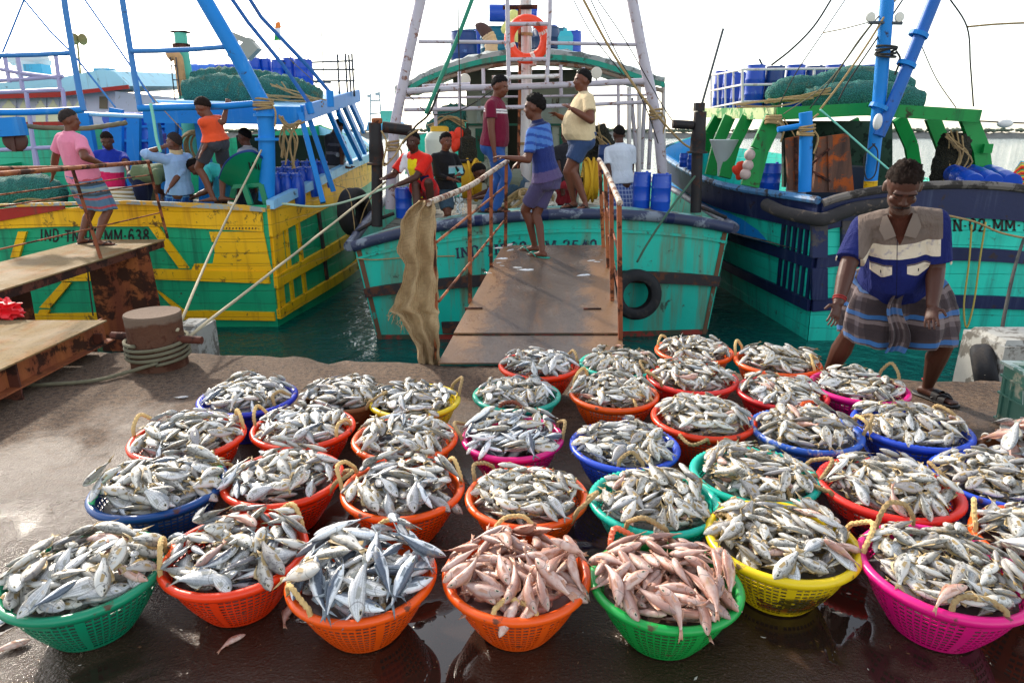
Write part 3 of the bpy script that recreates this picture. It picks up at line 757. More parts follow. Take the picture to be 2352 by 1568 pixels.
mb.build('support_leg', rust_dark, G, smooth=False)
for (x, y) in ((1088, 717), (1360, 718)):
    p = on_plane(x, y, ramp_z); mb = MB(); mb.box(p + V((0, 0, .03)), (.16, .02, .03)); mb.build('cleat', rust_dark, G, smooth=False)
PL = [((1004, 822), (992, 463)), ((1080, 697), (1078, 428)), ((1128, 616), (1128, 395)), ((1161, 568), (1163, 372))]
PR = [((1425, 785), (1422, 462)), ((1406, 697), (1404, 420)), ((1397, 618), (1390, 390)), ((1386, 569), (1377, 368))]
tops = []
for side in (PL, PR):
    tp = []
    for (b, t) in side:
        pb = on_plane(*b, ramp_z); pt = at(*t, Y=pb.y); tp.append(pt)
        mb = MB(); mb.box((pb+pt)/2, (.036, .036, (pt-pb).length), V((0,0,1)).rotation_difference(pt-pb).to_matrix()); mb.build('post', rust, G, smooth=False)
    tops.append(tp)
pale_rail = pmat('worn_handrail', 'b9aa98', .5, metal=.2, var=.3, vscale=8, dirt=('6b3a20', .35, 12))
for tp in tops:
    pts = [tp[0] - (tp[1]-tp[0])*.06] + tp + [tp[-1] + V((0, .06, -.01))]
    mb = MB(); mb.tube(cat_curve(pts, 6), .024, 10); mb.build('handrail', pale_rail, G)
mb = MB()
for (a, b) in (((1008, 692), (1158, 507)), ((1003, 556), (1158, 430))):
    mb.tube([at(*a, Y=on_plane(*PL[0][0], ramp_z).y), at(*b, Y=on_plane(*PL[3][0], ramp_z).y)], .011, 6)
for (a, b) in (((1428, 700), (1388, 490)), ((1426, 600), (1384, 440))):
    mb.tube([at(*a, Y=on_plane(*PR[0][0], ramp_z).y), at(*b, Y=on_plane(*PR[3][0], ramp_z).y)], .011, 6)
mb.build('rail_rod', rust, G)
# ---- sacking draped over the end of the handrail
rows = [(460,962,996),(472,948,999),(490,930,1001),(507,922,1001),(540,918,1002),(577,911,1003),(610,930,1005),(640,926,1006),(668,915,1007),(694,906,1007),(714,893,1008),(722,912,1008),(745,928,1008),(767,938,1009),(790,955,1009),(815,958,1010),(835,962,1011),(850,968,1011)]
y0s = on_plane(1004, 822, ramp_z).y - .03
def sackpt(u, v, back=0):
    k = v*(len(rows)-1); i = min(int(k), len(rows)-2); t = k-i
    y = rows[i][0]*(1-t) + rows[i+1][0]*t; a = rows[i][1]*(1-t) + rows[i+1][1]*t; b = rows[i][2]*(1-t) + rows[i+1][2]*t
    f = math.sin(u*15 + 2.2*math.sin(v*4)) * .034 + math.sin(u*29 + v*7)*.010 + .012*math.sin(v*23 + u*4) + .010*math.sin(v*41 - u*11) + .05*math.sin(math.pi*min(1, v*3))*(1-(2*u-1)**2)
    if back: f = -.05 + .4*f*0
    x = a + (b-a)*u + 1.5*math.sin(v*60 + u*9)
    return at(x, y, Y=y0s - f + .0)
n = NT('burlap'); c = n.coord('Object')
wv = n.new('ShaderNodeTexWave'); wv.bands_direction = 'Z'; wv.inputs['Scale'].default_value = 30; wv.inputs['Distortion'].default_value = 2.5; wv.inputs['Detail'].default_value = 2; n.ln(c, wv.inputs[0])
wv2 = n.new('ShaderNodeTexWave'); wv2.bands_direction = 'X'; wv2.inputs['Scale'].default_value = 30; wv2.inputs['Distortion'].default_value = 2.5; n.ln(c, wv2.inputs[0])
wq = n.math('MULTIPLY', wv.outputs['Fac'], wv2.outputs['Fac'])
bc = n.mix(n.noise(c, 5, 5), lin('b08f66'), lin('e6cda2')); bc = n.mix(n.ramp(n.math('ADD', wq, n.math('MULTIPLY', n.noise(c, 30, 4), .4)), [(.12, .6), (.45, 0)]), bc, lin('5c4224'))
n.set(color=bc, rough=.95, spec=.15, normal=n.bump(wq, .6, .012)); MATS['burlap'] = n.mat; n.set(normal=n.bump(n.math('ADD', wq, n.math('MULTIPLY', n.noise(c, 12, 4), 1.5)), .7, .02))
mb = MB(); mb.grid(26, 60, lambda u, v: sackpt(u, v)); mb.grid(26, 60, lambda u, v: sackpt(1-u, v, 1))
rq = random.Random(3)
for i in range(16):
    p = sackpt(rq.uniform(0, .15), rq.uniform(.55, .7)); mb.tube([p, p + V((rq.uniform(-.05,0), rq.uniform(-.02,.02), -.03)), p + V((rq.uniform(-.08,.01), 0, -rq.uniform(.05,.10)))], .0022, 4)
solo(mb, 'burlap_sack', n.mat, 'frayed brown sacking hung over the gangway handrail', 'sack', ang=180)
# ---- gangway on the left: a low end section on the quay and a raised deck on plate legs
fr = at(245, 735, z=.28)
L0 = thing('gangway_section', 'low steel platform section with tan plate top at the left edge', 'platform', (fr.x - .9, 4.2, 0))
mb = MB(); xr = fr.x; mb.box((xr - 1.0, (2.6 + fr.y)/2, .274), (2.0, fr.y - 2.6, .012)); mb.build('deck_plate', dusty_plate, L0, smooth=False)
mb = MB(); mb.box((xr - .10, 3.55+ (fr.y-3.6)/2, .18), (.012, fr.y - 3.9 + .6, .176)); mb.box((xr - .07, 3.55 + (fr.y-3.6)/2, .087), (.10, fr.y - 3.3, .012)); mb.build('side_beam', rust, L0, smooth=False)
for y_ in (4.36, fr.y - .06):
    mb = MB(); mb.box((xr - .06, y_, .13 if y_ > 5 else .137), (.075, .016, .10 if y_ > 5 else .274)); mb.box((xr - .55, y_ + .02, .12 if y_ > 5 else .137), (.9, .014, .2 if y_ > 5 else .274)); mb.build('support_leg', rust_dark, L0, smooth=False)
U0 = thing('gangway', 'raised rusty gangway with thin rails behind the bollard at the left', 'gangway', (-4.6, 6, 0))
ZD = .45; q1 = at(379, 550, z=ZD); q2 = at(165, 560, z=ZD); xq = q1.x
mb = MB(); mb.prism([(q2.x, 3.2, ZD), (xq, 3.2, ZD), (xq, q1.y, ZD), (q2.x, q1.y, ZD)], (0, 0, -.014)); mb.build('deck_plate', dusty_plate, U0, smooth=False)
mb = MB(); mb.bar((xq - .02, 3.2, ZD-.055), (xq-.02, q1.y-.01, ZD-.055), .014, .08); mb.bar((xq - .045, 3.2, ZD-.092), (xq-.045, q1.y-.01, ZD-.092), .05, .01); mb.build('side_beam', rust_dark, U0, smooth=False)
def legpoly(pts, Y):
    p = [at(x, y, Y=Y) for x, y in pts]; d = p[2].copy(); d.z = -1.3; e = p[3].copy(); e.z = -1.3
    return [p[0], p[1], p[2], d, e, p[3]]
leg_rust = pmat('leg_plate_rust', '7c3a1d', .8, var=.4, vscale=3, dirt=('26130c', .45, 3), streak=('a8602c', .4, 4), bump=.4, bscale=35)
mb = MB(); mb.prism(legpoly([(201, 600), (338, 566), (366, 698), (227, 752)], 8.0), (0, .02, 0)); mb.build('support_leg', leg_rust, U0, smooth=False)
mb = MB(); mb.prism(legpoly([(-60, 660), (62, 640), (80, 745), (-40, 752)], 6.4), (0, .02, 0)); mb.build('support_leg', leg_rust, U0, smooth=False)
def onU(x, y): return at(x, y, z=ZD)
pp = [(onU(207, 594), (167, 390)), (onU(372, 547), (340, 372))]
pt = []
for b, t in pp:
    b = V((xq-.02, b.y, ZD)); q = at(*t, Y=b.y); pt.append(q); mb = MB(); mb.tube([b, q], .018, 6); mb.build('post', rust, U0)
b0 = V((xq, 4.6, ZD)); 
def rail(x0, y0_, x1, y1_, r, Ya, Yb, nm='handrail'):
    mb = MB(); mb.tube([at(x0, y0_, Y=Ya), at(x1, y1_, Y=Yb)], r, 8); mb.build(nm, rust, U0)
Y1 = pp[1][0].y; Y0 = 5.8
rail(-30, 402, 341, 372, .024, Y0, Y1); rail(-30, 388, 170, 384, .02, 6.0, 7.9)
for (a, b_) in (((-20, 478), (352, 421)), ((-20, 577), (367, 489)), ((-20, 450), (345, 402))): rail(*a, *b_, .008, Y0, Y1, 'rail_rod')
# ---- mooring bollard with a cross bar, rope turned round it
bc_ = at(336, 858, z=0); bc_ = V((bc_.x + .01, bc_.y + .20, 0)); rb = .205
bm = NT('bollard_rust'); c = bm.coord('Object')
colr = bm.mix(bm.noise(c, 4, 6, .65), lin('4a2a1c'), lin('6e5040')); colr = bm.mix(bm.ramp(bm.noise(c, 9, 6, .7, .5), [(.5, 0), (.6, .8)]), colr, lin('46261a'))
sp = bm.new('ShaderNodeSeparateXYZ'); bm.ln(c, sp.inputs[0])
colr = bm.mix(bm.ramp(bm.math('ADD', bm.math('MULTIPLY', sp.outputs[2], 2.2), bm.math('MULTIPLY', bm.noise(c, 5, 3), .35)), [(.95, 0), (1.05, .75)]), colr, lin('7a6a5c'))
bm.set(color=colr, rough=.85, spec=.15, normal=bm.bump(bm.noise(c, 26, 5, .65), .5, .015))
BO = thing('mooring_bollard', 'stout rusty mooring bollard wrapped with rope at the quay edge', 'bollard', (bc_.x, bc_.y, 0))
mb = MB(); mb.lathe([(rb*.98, -.1), (rb*1.0, 0), (rb*.99, .15), (rb*.97, .28), (rb*.985, .40), (rb*1.0, .415), (rb*.97, .43), (rb*.9, .428), (.02, .432)], 40, bc_); mb.build('post', bm.mat, BO)
mb = MB(); mb.tube([bc_ + V((-.36, .03, .235)), bc_ + V((.38, -.06, .222))], .03, 12); mb.build('cross_bar', rust_dark, BO)
pts = []
for i in range(150):
    t = i/149; a = -1.2 + t*2*math.pi*3.9; z = .075 + .155*t + .014*math.sin(a + .6)
    pts.append(bc_ + V(((rb+.018)*math.cos(a), (rb+.018)*math.sin(a), z)))
tail_ = [bc_ + V(((rb+.03)*math.cos(-1.1), (rb+.03)*math.sin(-1.1), .09)), at(290, 855, z=.03), at(225, 872, z=.02), at(150, 880, z=.018), at(60, 884, z=.018), at(30, 884, z=.018)]
first = cat_curve(tail_[::-1], 14)
mb = MB(); mb.tube(first[:-1] + pts, 0.0135, 10, strands=3, twist=110); solo(mb, 'mooring_rope', rope_grey, 'thick grey rope wound round the rusty bollard with its end along the ground', 'rope', ang=180)
# ---- pale concrete block behind the bollard, another block with a tyre at the right
conc = pmat('pale_concrete', 'a3a29c', .85, var=.25, vscale=5, dirt=('5d5850', .35, 5), bump=.3)
mb = MB(); p = at(432, 752, Y=5.72); mb.box((p.x - .02, 5.85, -.35), (.24, .4, .92)); mb.box((p.x - .03, 5.85, .125), (.20, .34, .03), taper=.8); solo(mb, 'concrete_block', conc, 'pale concrete fender block beside the rope wound bollard', 'block', smooth=False)
mb = MB(); p = at(2283, 790, Y=5.25); mb.box((p.x + .32, 5.42, (p.z - 1.2)/2), (.62, .55, p.z + 1.2), taper=.94); mb.box((p.x+.31, 5.42, p.z + .02), (.52, .44, .04), taper=.9); solo(mb, 'concrete_block', conc, 'weathered concrete block with white paint behind the green crate', 'block', smooth=False)
rubber = pmat('tyre_rubber', '17171b', .75, var=.4, vscale=5, dirt=('3a3634', .3, 7), bump=.3, bscale=40)
def tyre(c, axis, Ro, label, group='tyre fenders'):
    mb = MB(); k = Ro
    prof = [(k*.56, -.085*k/.3), (k*.62, -.10*k/.3), (k*.86, -.105*k/.3), (k*.965, -.08*k/.3), (k, -.045*k/.3), (k*.985, -.01), (k*.985, .01), (k, .045*k/.3), (k*.965, .08*k/.3), (k*.86, .105*k/.3), (k*.62, .10*k/.3), (k*.56, .085*k/.3), (k*.66, .05*k/.3), (k*.9, .04*k/.3), (k*.9, -.04*k/.3), (k*.66, -.05*k/.3)]
    mb.lathe(prof, 40, c, axis, closed=True)
    return solo(mb, 'tyre', rubber, label, 'tyre', group, ang=50)
tyre(at(2255, 838, Y=5.35) + V((.05, 0, -.06)), (.75, -.5, .3), .24, 'old black tyre hanging beside the weathered concrete block')
# ---- green plastic crate at the right edge
gp = pmat('grey_green_plastic', '4f7f6e', .5, var=.15, vscale=4, dirt=('b9b39a', .25, 5), bump=.1)
CR = thing('plastic_crate', 'large dirty green plastic crate at the right edge of the quay', 'crate', (3.2, 3.9, 0))
ca = at(2278, 968, z=0); ctop = at(2291, 835, Y=ca.y)
ca = at(2286, 966, z=0); ex = (at(2352, 1009, z=0) - ca).normalized(); ey = V((-ex.y, ex.x, 0)); Hc = at(2294, 838, Y=ca.y).z
def cp(x, y, z): tpr = 1 + .05*z/Hc; return ca + ex*(x*tpr - .012*z/Hc) + ey*(y*tpr - .012*z/Hc) + V((0,0,z))
Wc, Dc, tw = .82, .46, .02
def cbox(mb, x0, x1, y0, y1, z0, z1): mb.add([cp(x,y,z) for z in (z0,z1) for x,y in ((x0,y0),(x1,y0),(x1,y1),(x0,y1))], [(0,3,2,1),(4,5,6,7),(0,1,5,4),(1,2,6,5),(2,3,7,6),(3,0,4,7)])
mb = MB(); cbox(mb, 0, Wc, 0, tw, 0, Hc); cbox(mb, 0, Wc, Dc-tw, Dc, 0, Hc); cbox(mb, 0, tw, tw, Dc-tw, 0, Hc); cbox(mb, Wc-tw, Wc, tw, Dc-tw, 0, Hc); cbox(mb, tw, Wc-tw, tw, Dc-tw, .01, .03); mb.build('body', gp, CR, smooth=False)
mb = MB()
for z in (.02, .5*Hc, .80*Hc): cbox(mb, -.004, Wc+.004, -.014, -.0005, z, z+.012); cbox(mb, -.014, -.0005, -.004, Dc, z, z+.012)
for x in (.03, .10, .40, .70, .79): cbox(mb, x, x+.012, -.013, -.0008, .034, Hc*.79)
mb.build('rib', gp, CR, smooth=False)
rimm = pmat('worn_crate_rim', 'b9c7bb', .5, var=.15, dirt=('4f7f6e', .3, 9))
mb = MB(); cbox(mb, -.018, Wc+.018, -.018, .022, Hc+.001, Hc+.02); cbox(mb, -.018, Wc+.018, Dc-.022, Dc+.018, Hc+.001, Hc+.02); cbox(mb, -.018, .022, .023, Dc-.023, Hc+.001, Hc+.02); cbox(mb, Wc-.022, Wc+.018, .023, Dc-.023, Hc+.001, Hc+.02); mb.build('rim', rimm, CR, smooth=False)
chalk = pmat('chalk_marks', 'cfd6cf', .9)
mb = MB()
for stroke in (((.20,.30),(.22,.20),(.27,.24)), ((.27,.14),(.22,.125),(.22,.06),(.27,.05))):
    mb.tube([cp(x, -.0035, z*Hc/.4) for x, z in stroke], .006, 5, flat=.5)
mb.build('marking', chalk, CR)
# red cloth at the left edge
redc = pmat('red_plastic_sheet', 'e8202a', .35, var=.2)
rq = random.Random(2); p = at(6, 712, z=.34); mb = MB(); NU, NV = 26, 16; vs_ = []
for j in range(NV+1):
    th = math.pi*j/NV
    for i in range(NU):
        a = 2*math.pi*i/NU; k = 1 + .28*math.sin(3*a + 4*math.sin(th*3)) + .16*math.sin(7*a - 5*th) + rq.uniform(-.09, .09)
        vs_.append(p + V((.15*math.sin(th)*math.cos(a)*k, .10*math.sin(th)*math.sin(a)*k, .075*math.cos(th)*k)))
mb.add(vs_, [(j*NU+i, (j+1)*NU+i, (j+1)*NU+(i+1)%NU, j*NU+(i+1)%NU) for j in range(NV) for i in range(NU)])
solo(mb, 'plastic_bag', redc, 'crumpled red plastic lying on the tan platform at the left edge', 'bag', ang=25)
# ================================================================== THE THREE TRAWLERS
def paint(name, h, amt=.28, rustamt=.15, run='5b4634', rough=.45):
    if 'hull' in name and 'far' not in name:
        if name in MATS: return MATS[name]
        m = pmat(name, h, rough, spec=.3, var=.2, vscale=1.6, dirt=('3c2e25', rustamt, 6), streak=(run, amt, 6), bump=.18, bscale=22, co='World')
        n = NT.__new__(NT); n.mat = m; n.t = m.node_tree; n.n = n.t.nodes; n.l = n.t.links; n.b = n.n['Principled BSDF']
        c = n.coord('World'); s_ = n.new('ShaderNodeSeparateXYZ'); n.ln(c, s_.inputs[0])
        zz = n.math('ADD', n.math('MULTIPLY', s_.outputs[2], 5.6), n.math('MULTIPLY', n.noise(c, .8, 2), .5)); fr_ = n.math('ABSOLUTE', n.math('SUBTRACT', n.math('FRACT', zz), .5))
        seam = n.ramp(fr_, [(.0, 1), (.035, 0)]); old = n.b.inputs['Base Color'].links[0].from_socket
        fade = n.noise(n.coord('World', (1, 1, .3)), 1.3, 4)
        nc = n.mix(n.ramp(fade, [(.45, 0), (.75, .30)]), old, tuple(min(1, x*1.25 + .05) for x in lin(h)))
        nc = n.mix(n.math('MULTIPLY', seam, 0.0 if 'turquoise' in name else .5), nc, tuple(x*.35 for x in lin(h)))
        nb = n.b.inputs['Normal'].links[0].from_socket; n.set(color=nc, normal=n.bump(n.math('SUBTRACT', 1.0, seam), 0.0 if 'turquoise' in name else .5, .02, nb)); return m
    return pmat(name, h, rough, spec=.3, var=.16, vscale=2.5, dirt=('3c2e25', rustamt, 6), streak=(run, amt, 6), bump=.18, bscale=22, co='World')
teal_hull = paint('turquoise_hull_paint', '07b39e', .26, .13, '6b5a3c')
teal_hull2 = paint('sea_green_hull_paint', '20cbb3', .24, .10, '2a7a70')
green_hull = paint('green_hull_paint', '10a070', .22, .08, '0d5c44')
yellow_p = paint('yellow_hull_paint', 'f8b608', .2, .16, 'a86a14')
navy_p = paint('navy_rail_paint', '18224a', .16, .12, '4a5470')
navy_worn = pmat('worn_navy_rail', '2a3350', .55, var=.4, vscale=4, dirt=('7f8894', .30, 3.5), bump=.25, co='World')
dark_rub = pmat('dark_rubbing_strake', '231d20', .7, var=.35, vscale=4, dirt=('5e3a28', .35, 6), bump=.35, co='World')
blue_p = paint('blue_boat_paint', '0e7fd0', .12, .08, '5a9ad0', .5)
skyblue_p = paint('pale_blue_boat_paint', '8fc7ea', .15, .08, '5b7ea0', .4)
red_p = paint('red_lead_paint', 'a8281f', .2, .1)
green_p = paint('bright_green_boat_paint', '058a3c', .15, .12, '0a5a30', .5)
white_p = pmat('white_boat_paint', 'd9d4d2', .5, var=.12, vscale=4, dirt=('8a5a3a', .12, 8), streak=('9a7a5a', .15, 8), co='World')
lilac_pipe = pmat('whitish_pipe_paint', 'b9b3bd', .45, var=.15, vscale=6, dirt=('7a4a30', .22, 9), co='World')
deck_wood = pmat('deck_planks', '5f5a50', .8, var=.35, vscale=5, dirt=('2d2a26', .35, 6), bump=.3, co='World')
boot = pmat('red_boot_top', '8c2a1c', .6, var=.3, dirt=('2c4a38', .4, 5), co='World')
black_paint = pmat('black_sign_paint', '10120f', .6, var=.2)
navy_paint = pmat('navy_sign_paint', '14203c', .6, var=.2, dirt=('1aa392', .22, 18))
GLYPH = {'I': (.30, [[(.15,0),(.15,1)]]), 'N': (.70, [[(.1,0),(.1,1)],[(.1,1),(.6,0)],[(.6,0),(.6,1)]]), 'D': (.65, [[(.1,0),(.1,1)],[(.1,1),(.35,1),(.52,.85),(.57,.5),(.52,.15),(.35,0),(.1,0)]]),
 'T': (.62, [[(.31,0),(.31,1)],[(.02,.96),(.6,.96)]]), 'M': (.85, [[(.1,0),(.1,1)],[(.1,1),(.42,.25),(.75,1)],[(.75,1),(.75,0)]]), '-': (.32, [[(.06,.45),(.24,.45)]]), '.': (.25, [[(.06,.06),(.2,.06)]]), ' ': (.3, []),
 '0': (.62, [[(.31,1),(.14,.88),(.08,.5),(.14,.12),(.31,0),(.48,.12),(.54,.5),(.48,.88),(.31,1)]]), '1': (.42, [[(.05,.75),(.22,1),(.22,0)]]), '2': (.62, [[(.08,.78),(.16,.95),(.31,1),(.48,.9),(.5,.7),(.3,.4),(.08,.02),(.54,.02)]]),
 '3': (.62, [[(.08,.85),(.2,.98),(.38,.97),(.48,.8),(.42,.6),(.25,.53),(.45,.45),(.53,.25),(.42,.05),(.22,.0),(.07,.15)]]), '4': (.62, [[(.42,0),(.42,1),(.05,.3),(.58,.3)]]), '5': (.62, [[(.5,.97),(.14,.97),(.11,.57),(.32,.63),(.5,.5),(.53,.28),(.42,.06),(.22,.0),(.07,.13)]]),
 '6': (.62, [[(.48,.9),(.3,1),(.14,.82),(.08,.4),(.14,.1),(.31,0),(.48,.1),(.53,.3),(.45,.5),(.3,.56),(.12,.42)]]), '8': (.62, [[(.31,.53),(.14,.65),(.12,.85),(.31,1),(.5,.85),(.48,.65),(.31,.53),(.1,.38),(.08,.15),(.31,0),(.54,.15),(.52,.38),(.31,.53)]])}
def lettering(txt, fn, parent, mat, serif=False, wt=.17):
    """hand-painted letters of flat strokes; fn(s, h) -> point for s along 0..1 and h up 0..1"""
    total = sum(GLYPH[ch][0] + .13 for ch in txt); x = 0; mb = MB(); rs = random.Random(len(txt))
    for ch in txt:
        w, strokes = GLYPH[ch]; dy = rs.uniform(-.03, .03); k = rs.uniform(.95, 1.04)
        if serif and ch in 'INDTM14':
            ups = sorted({q[0] for st in strokes for q in st if len(st) < 4 and abs(q[1]) < .01})
            strokes = strokes + [[(u_-.15, .05), (u_+.15, .05)] for u_ in ups] + ([[(u_-.15, .95), (u_+.15, .95)] for u_ in ups] if ch in 'INDM' else [])
        for st in strokes:
            for (ax, ay), (bx, by) in zip(st, st[1:]):
                d = V((bx-ax, by-ay, 0)); L = d.length; d.normalize(); hw = wt/2*(1 if abs(d.y) > .5 or serif is False else .75); e = .035 if len(st) > 2 else 0
                nx, ny = -d.y*hw, d.x*hw; a0 = (ax - d.x*e, ay - d.y*e); b0 = (bx + d.x*e, by + d.y*e)
                q = [(a0[0]+nx, a0[1]+ny), (b0[0]+nx, b0[1]+ny), (b0[0]-nx, b0[1]-ny), (a0[0]-nx, a0[1]-ny)]
                mb.add([fn((x + px*1.0)/total, dy + py*k) for px, py in q], [(3,2,1,0)])
        x += w + .13
    return mb.build('registration_lettering', mat, parent, smooth=False)
def strip(mb, pts_top, pts_bot, out, th):
    """a plank running between two curves on a hull, standing proud by th along out"""
    o = V(out)*th; n_ = len(pts_top); vs = []
    for a, b in zip(pts_top, pts_bot): vs += [a + o, b + o, b, a]
    fs = [(i*4+j, (i+1)*4+j, (i+1)*4+(j+1) % 4, i*4+(j+1) % 4) for i in range(n_-1) for j in range(4)] + [(3,2,1,0), tuple(range((n_-1)*4, n_*4))]
    mb.add(vs, fs)
def loft(mb, curves):
    k = len(curves[0]); vs = [p for c in curves for p in c]
    mb.add(vs, [(i*k+j, i*k+j+1, (i+1)*k+j+1, (i+1)*k+j) for i in range(len(curves)-1) for j in range(k-1)])
# ---------------------------------------------------------------- left boat
YL = 9.1
LBt = thing('trawler', 'yellow and green wooden trawler with blue mast moored at the left', 'boat', (-6, 12, WZ), 'trawlers moored stern to the quay')
def LT(x, y, off=0): return at(x, y, Y=YL - off)
XR = LT(638, 750).x; XTOP = LT(612, 471)
ztopL = lambda x: XTOP.z + .02 - .03*((x - XTOP.x)/5)
side_top = cat_curve([V((XTOP.x, YL, XTOP.z)), V((-2.98, 12.4, 1.16)), V((-3.2, 16, 1.32)), V((-4.4, 20, 1.6)), V((-6.2, 23, 2.0))], 8)
side_bot = cat_curve([V((XR, YL, WZ-.4)), V((-2.80, 12.4, WZ-.4)), V((-3.15, 16, WZ-.4)), V((-4.6, 20, WZ-.4)), V((-6.2, 22.2, WZ-.4))], 8)
def sideL(t): return [b.lerp(a, t) for a, b in zip(side_top, side_bot)]
mb = MB(); loft(mb, [sideL(t/6) for t in range(7)])
lx = -9.0
mir = lambda c: [V((2*-6.2 - p.x + .1, p.y, p.z)) for p in c]
loft(mb, [mir(sideL(t/6)) for t in range(7)])
tl = V((lx, YL, XTOP.z-.03)); bl = V((lx, YL, WZ-.4))
mb.add([V((XR, YL, WZ-.4)), V((XTOP.x, YL, XTOP.z)), tl, bl], [(0,1,2,3)])
mb.build('hull', green_hull, LBt, ang=60)
mb = MB(); mb.add([V((side_top[i].x-.02, side_top[i].y+.02, .18 + max(0, side_top[i].z-.9)*.6)) for i in range(len(side_top))] + [V((2*-6.2 - p.x + .1, p.y+.02, .18)) for p in side_top], [(i, i+1, len(side_top)+i+1, len(side_top)+i) for i in range(len(side_top)-1)]); mb.build('deck', deck_wood, LBt, smooth=False)
mb = MB(); loft(mb, [[p + V((-.10, .05, -.02)) for p in side_top], [p + V((-.10, .05, -.75)) for p in side_top]]); mb.build('bulwark_lining', skyblue_p, LBt)
def polyL(nm, pts, mat, off, th=.02): mb = MB(); mb.prism([LT(x, y, off) for x, y in pts], (0, -th, 0)); return mb.build(nm, mat, LBt, smooth=False)
polyL('top_plank', [(-420, 497), (150, 478), (300, 465), (585, 476), (603, 482), (606, 531), (360, 519), (150, 519), (-420, 540)], yellow_p, .002, .05)
polyL('red_rail', [(-420, 497), (0, 480), (148, 463), (150, 480), (0, 508), (-420, 520)], red_p, .054, .03)
polyL('gunwale_cap', [(-420, 480), (150, 464), (300, 460), (560, 470), (612, 478), (612, 486), (560, 482), (300, 468), (150, 471), (-420, 489)], pmat('worn_grey_cap', '9aa3a0', .6, var=.3, dirt=('e0a81a', .4, 5), co='World'), .05, .06)
# planked yellow panel with a ragged edge
for i, (ya, yb) in enumerate(((532, 555), (556, 581), (582, 604), (605, 622))):
    xl = (482, 492, 494, 448)[i]; xl2 = (488, 495, 490, 440)[i]
    polyL('yellow_plank', [(xl, ya), (606 + i*5, ya), (611 + i*5, yb), (xl2, yb)], yellow_p, .003, .022)
polyL('strake', [(-420, 640), (120, 622), (360, 617), (617, 623), (622, 650), (360, 640), (120, 645), (-420, 668)], yellow_p, .004, .05)
polyL('strake', [(60, 720), (395, 714), (470, 712), (631, 716), (634, 735), (470, 732), (395, 733), (60, 742)], yellow_p, .004, .045)
polyL('brace', [(345, 520), (366, 520), (436, 615), (414, 615)], yellow_p, .002, .04)
polyL('brace', [(46, 531), (65, 531), (48, 589), (28, 591)], yellow_p, .002, .04)
polyL('brace', [(147, 646), (167, 648), (118, 706), (94, 705)], yellow_p, .002, .04)
polyL('brace', [(95, 710), (118, 710), (100, 745), (80, 745)], yellow_p, .002, .04)
polyL('brace', [(360, 665), (372, 672), (425, 712), (408, 714)], yellow_p, .002, .03)
for i in range(11):
    x = 512 + i*7.5; polyL('nail_row', [(x, 522), (x+2.2, 523), (x+1.2, 527), (x-.8, 526)], dark_rub, .053, .006)
def letL(s, h): return LT(92 + 262*s, 556 - 27*h - (2 - 6*s*(1-s)), .004) if h is not None else None
lettering('IND-TN-02-MM-638.', letL, LBt, black_paint)
# right side planking
so = (1, 0, 0)
def sidestrip(nm, mat, t0, t1, i0, i1, th): mb = MB(); a, b = sideL(t1), sideL(t0); strip(mb, a[i0:i1], b[i0:i1], (.97, -.2, 0), th); return mb.build(nm, mat, LBt, smooth=False)
sidestrip('top_plank', yellow_p, .80, 1.0, 0, 26, .05); sidestrip('strake', yellow_p, .46, .54, 0, 24, .06); sidestrip('strake', yellow_p, .25, .315, 0, 24, .06)
sidestrip('gunwale_cap', skyblue_p, .975, 1.03, 0, 30, .11)
a, b = sideL(.81), sideL(.315)
for i0, w in ((0, .20), (1, .08), (2, .09), (4, .09), (8, .08)):
    p = a[i0].lerp(a[i0+1], .1); q = b[i0].lerp(b[i0+1], .1); d = (a[i0+1]-a[i0]).normalized()*w
    mb = MB(); strip(mb, [p, p+d], [q, q+d], (.97, -.2, 0), .035); mb.build('side_rib', yellow_p if i0 != 4 else dark_rub, LBt, smooth=False)
mb = MB(); mb.add([a[0]+V((.004,-.002,0)), a[1]+V((.01,0,0)), sideL(.54)[1]+V((.01,0,0)), sideL(.54)[0]+V((.004,-.002,0))], [(0,1,2,3)])
mb.build('yellow_plank', yellow_p, LBt, smooth=False)
# superstructure
def tubeL(nm, pts, r, mat, Y, par=LBt, n_=10, Ys=None): mb = MB(); mb.tube([at(x, y, Y=(Ys[i] if Ys else Y)) for i, (x, y) in enumerate(pts)], r, n_); return mb.build(nm, mat, par)
blue_tube = paint('blue_tube_paint', '3f80c0', .12, .06, '6a9ad0', .5)
tubeL('mast', [(330, -280), (440, -60), (470, 0), (540, 120), (606, 243)], .095, blue_p, 9.35, n_=16)
tubeL('mast', [(606, 236), (612, 300), (614, 400), (612, 462)], .105, blue_p, 9.4, n_=16)
for y_ in (265, 320): p = at(610 if y_ == 265 else 613, y_, Y=9.4); mb = MB(); mb.lathe([(.10, -.018), (.15, -.018), (.15, .018), (.10, .018)], 20, p, closed=True); mb.build('mast_flange', blue_p, LBt, smooth=False)
tubeL('crossbar', [(302, 118), (360, 117), (440, 114), (522, 108)], .030, blue_tube, 9.35)
tubeL('crossbar', [(318, 249), (420, 246), (520, 244), (590, 238)], .042, blue_p, 9.35)
tubeL('gallows_leg', [(250, -260), (274, -60), (281, 0), (296, 95), (310, 180), (322, 250)], .038, blue_tube, 9.4)
tubeL('gallows_leg', [(112, -260), (140, -60), (150, 20), (168, 130), (182, 210), (192, 254)], .038, blue_tube, 9.4)
tubeL('crossbar', [(-60, 130), (0, 128), (80, 126), (164, 122)], .029, blue_tube, 9.4)
tubeL('crossbar', [(-60, 259), (60, 258), (120, 256), (190, 252)], .042, blue_p, 9.4)
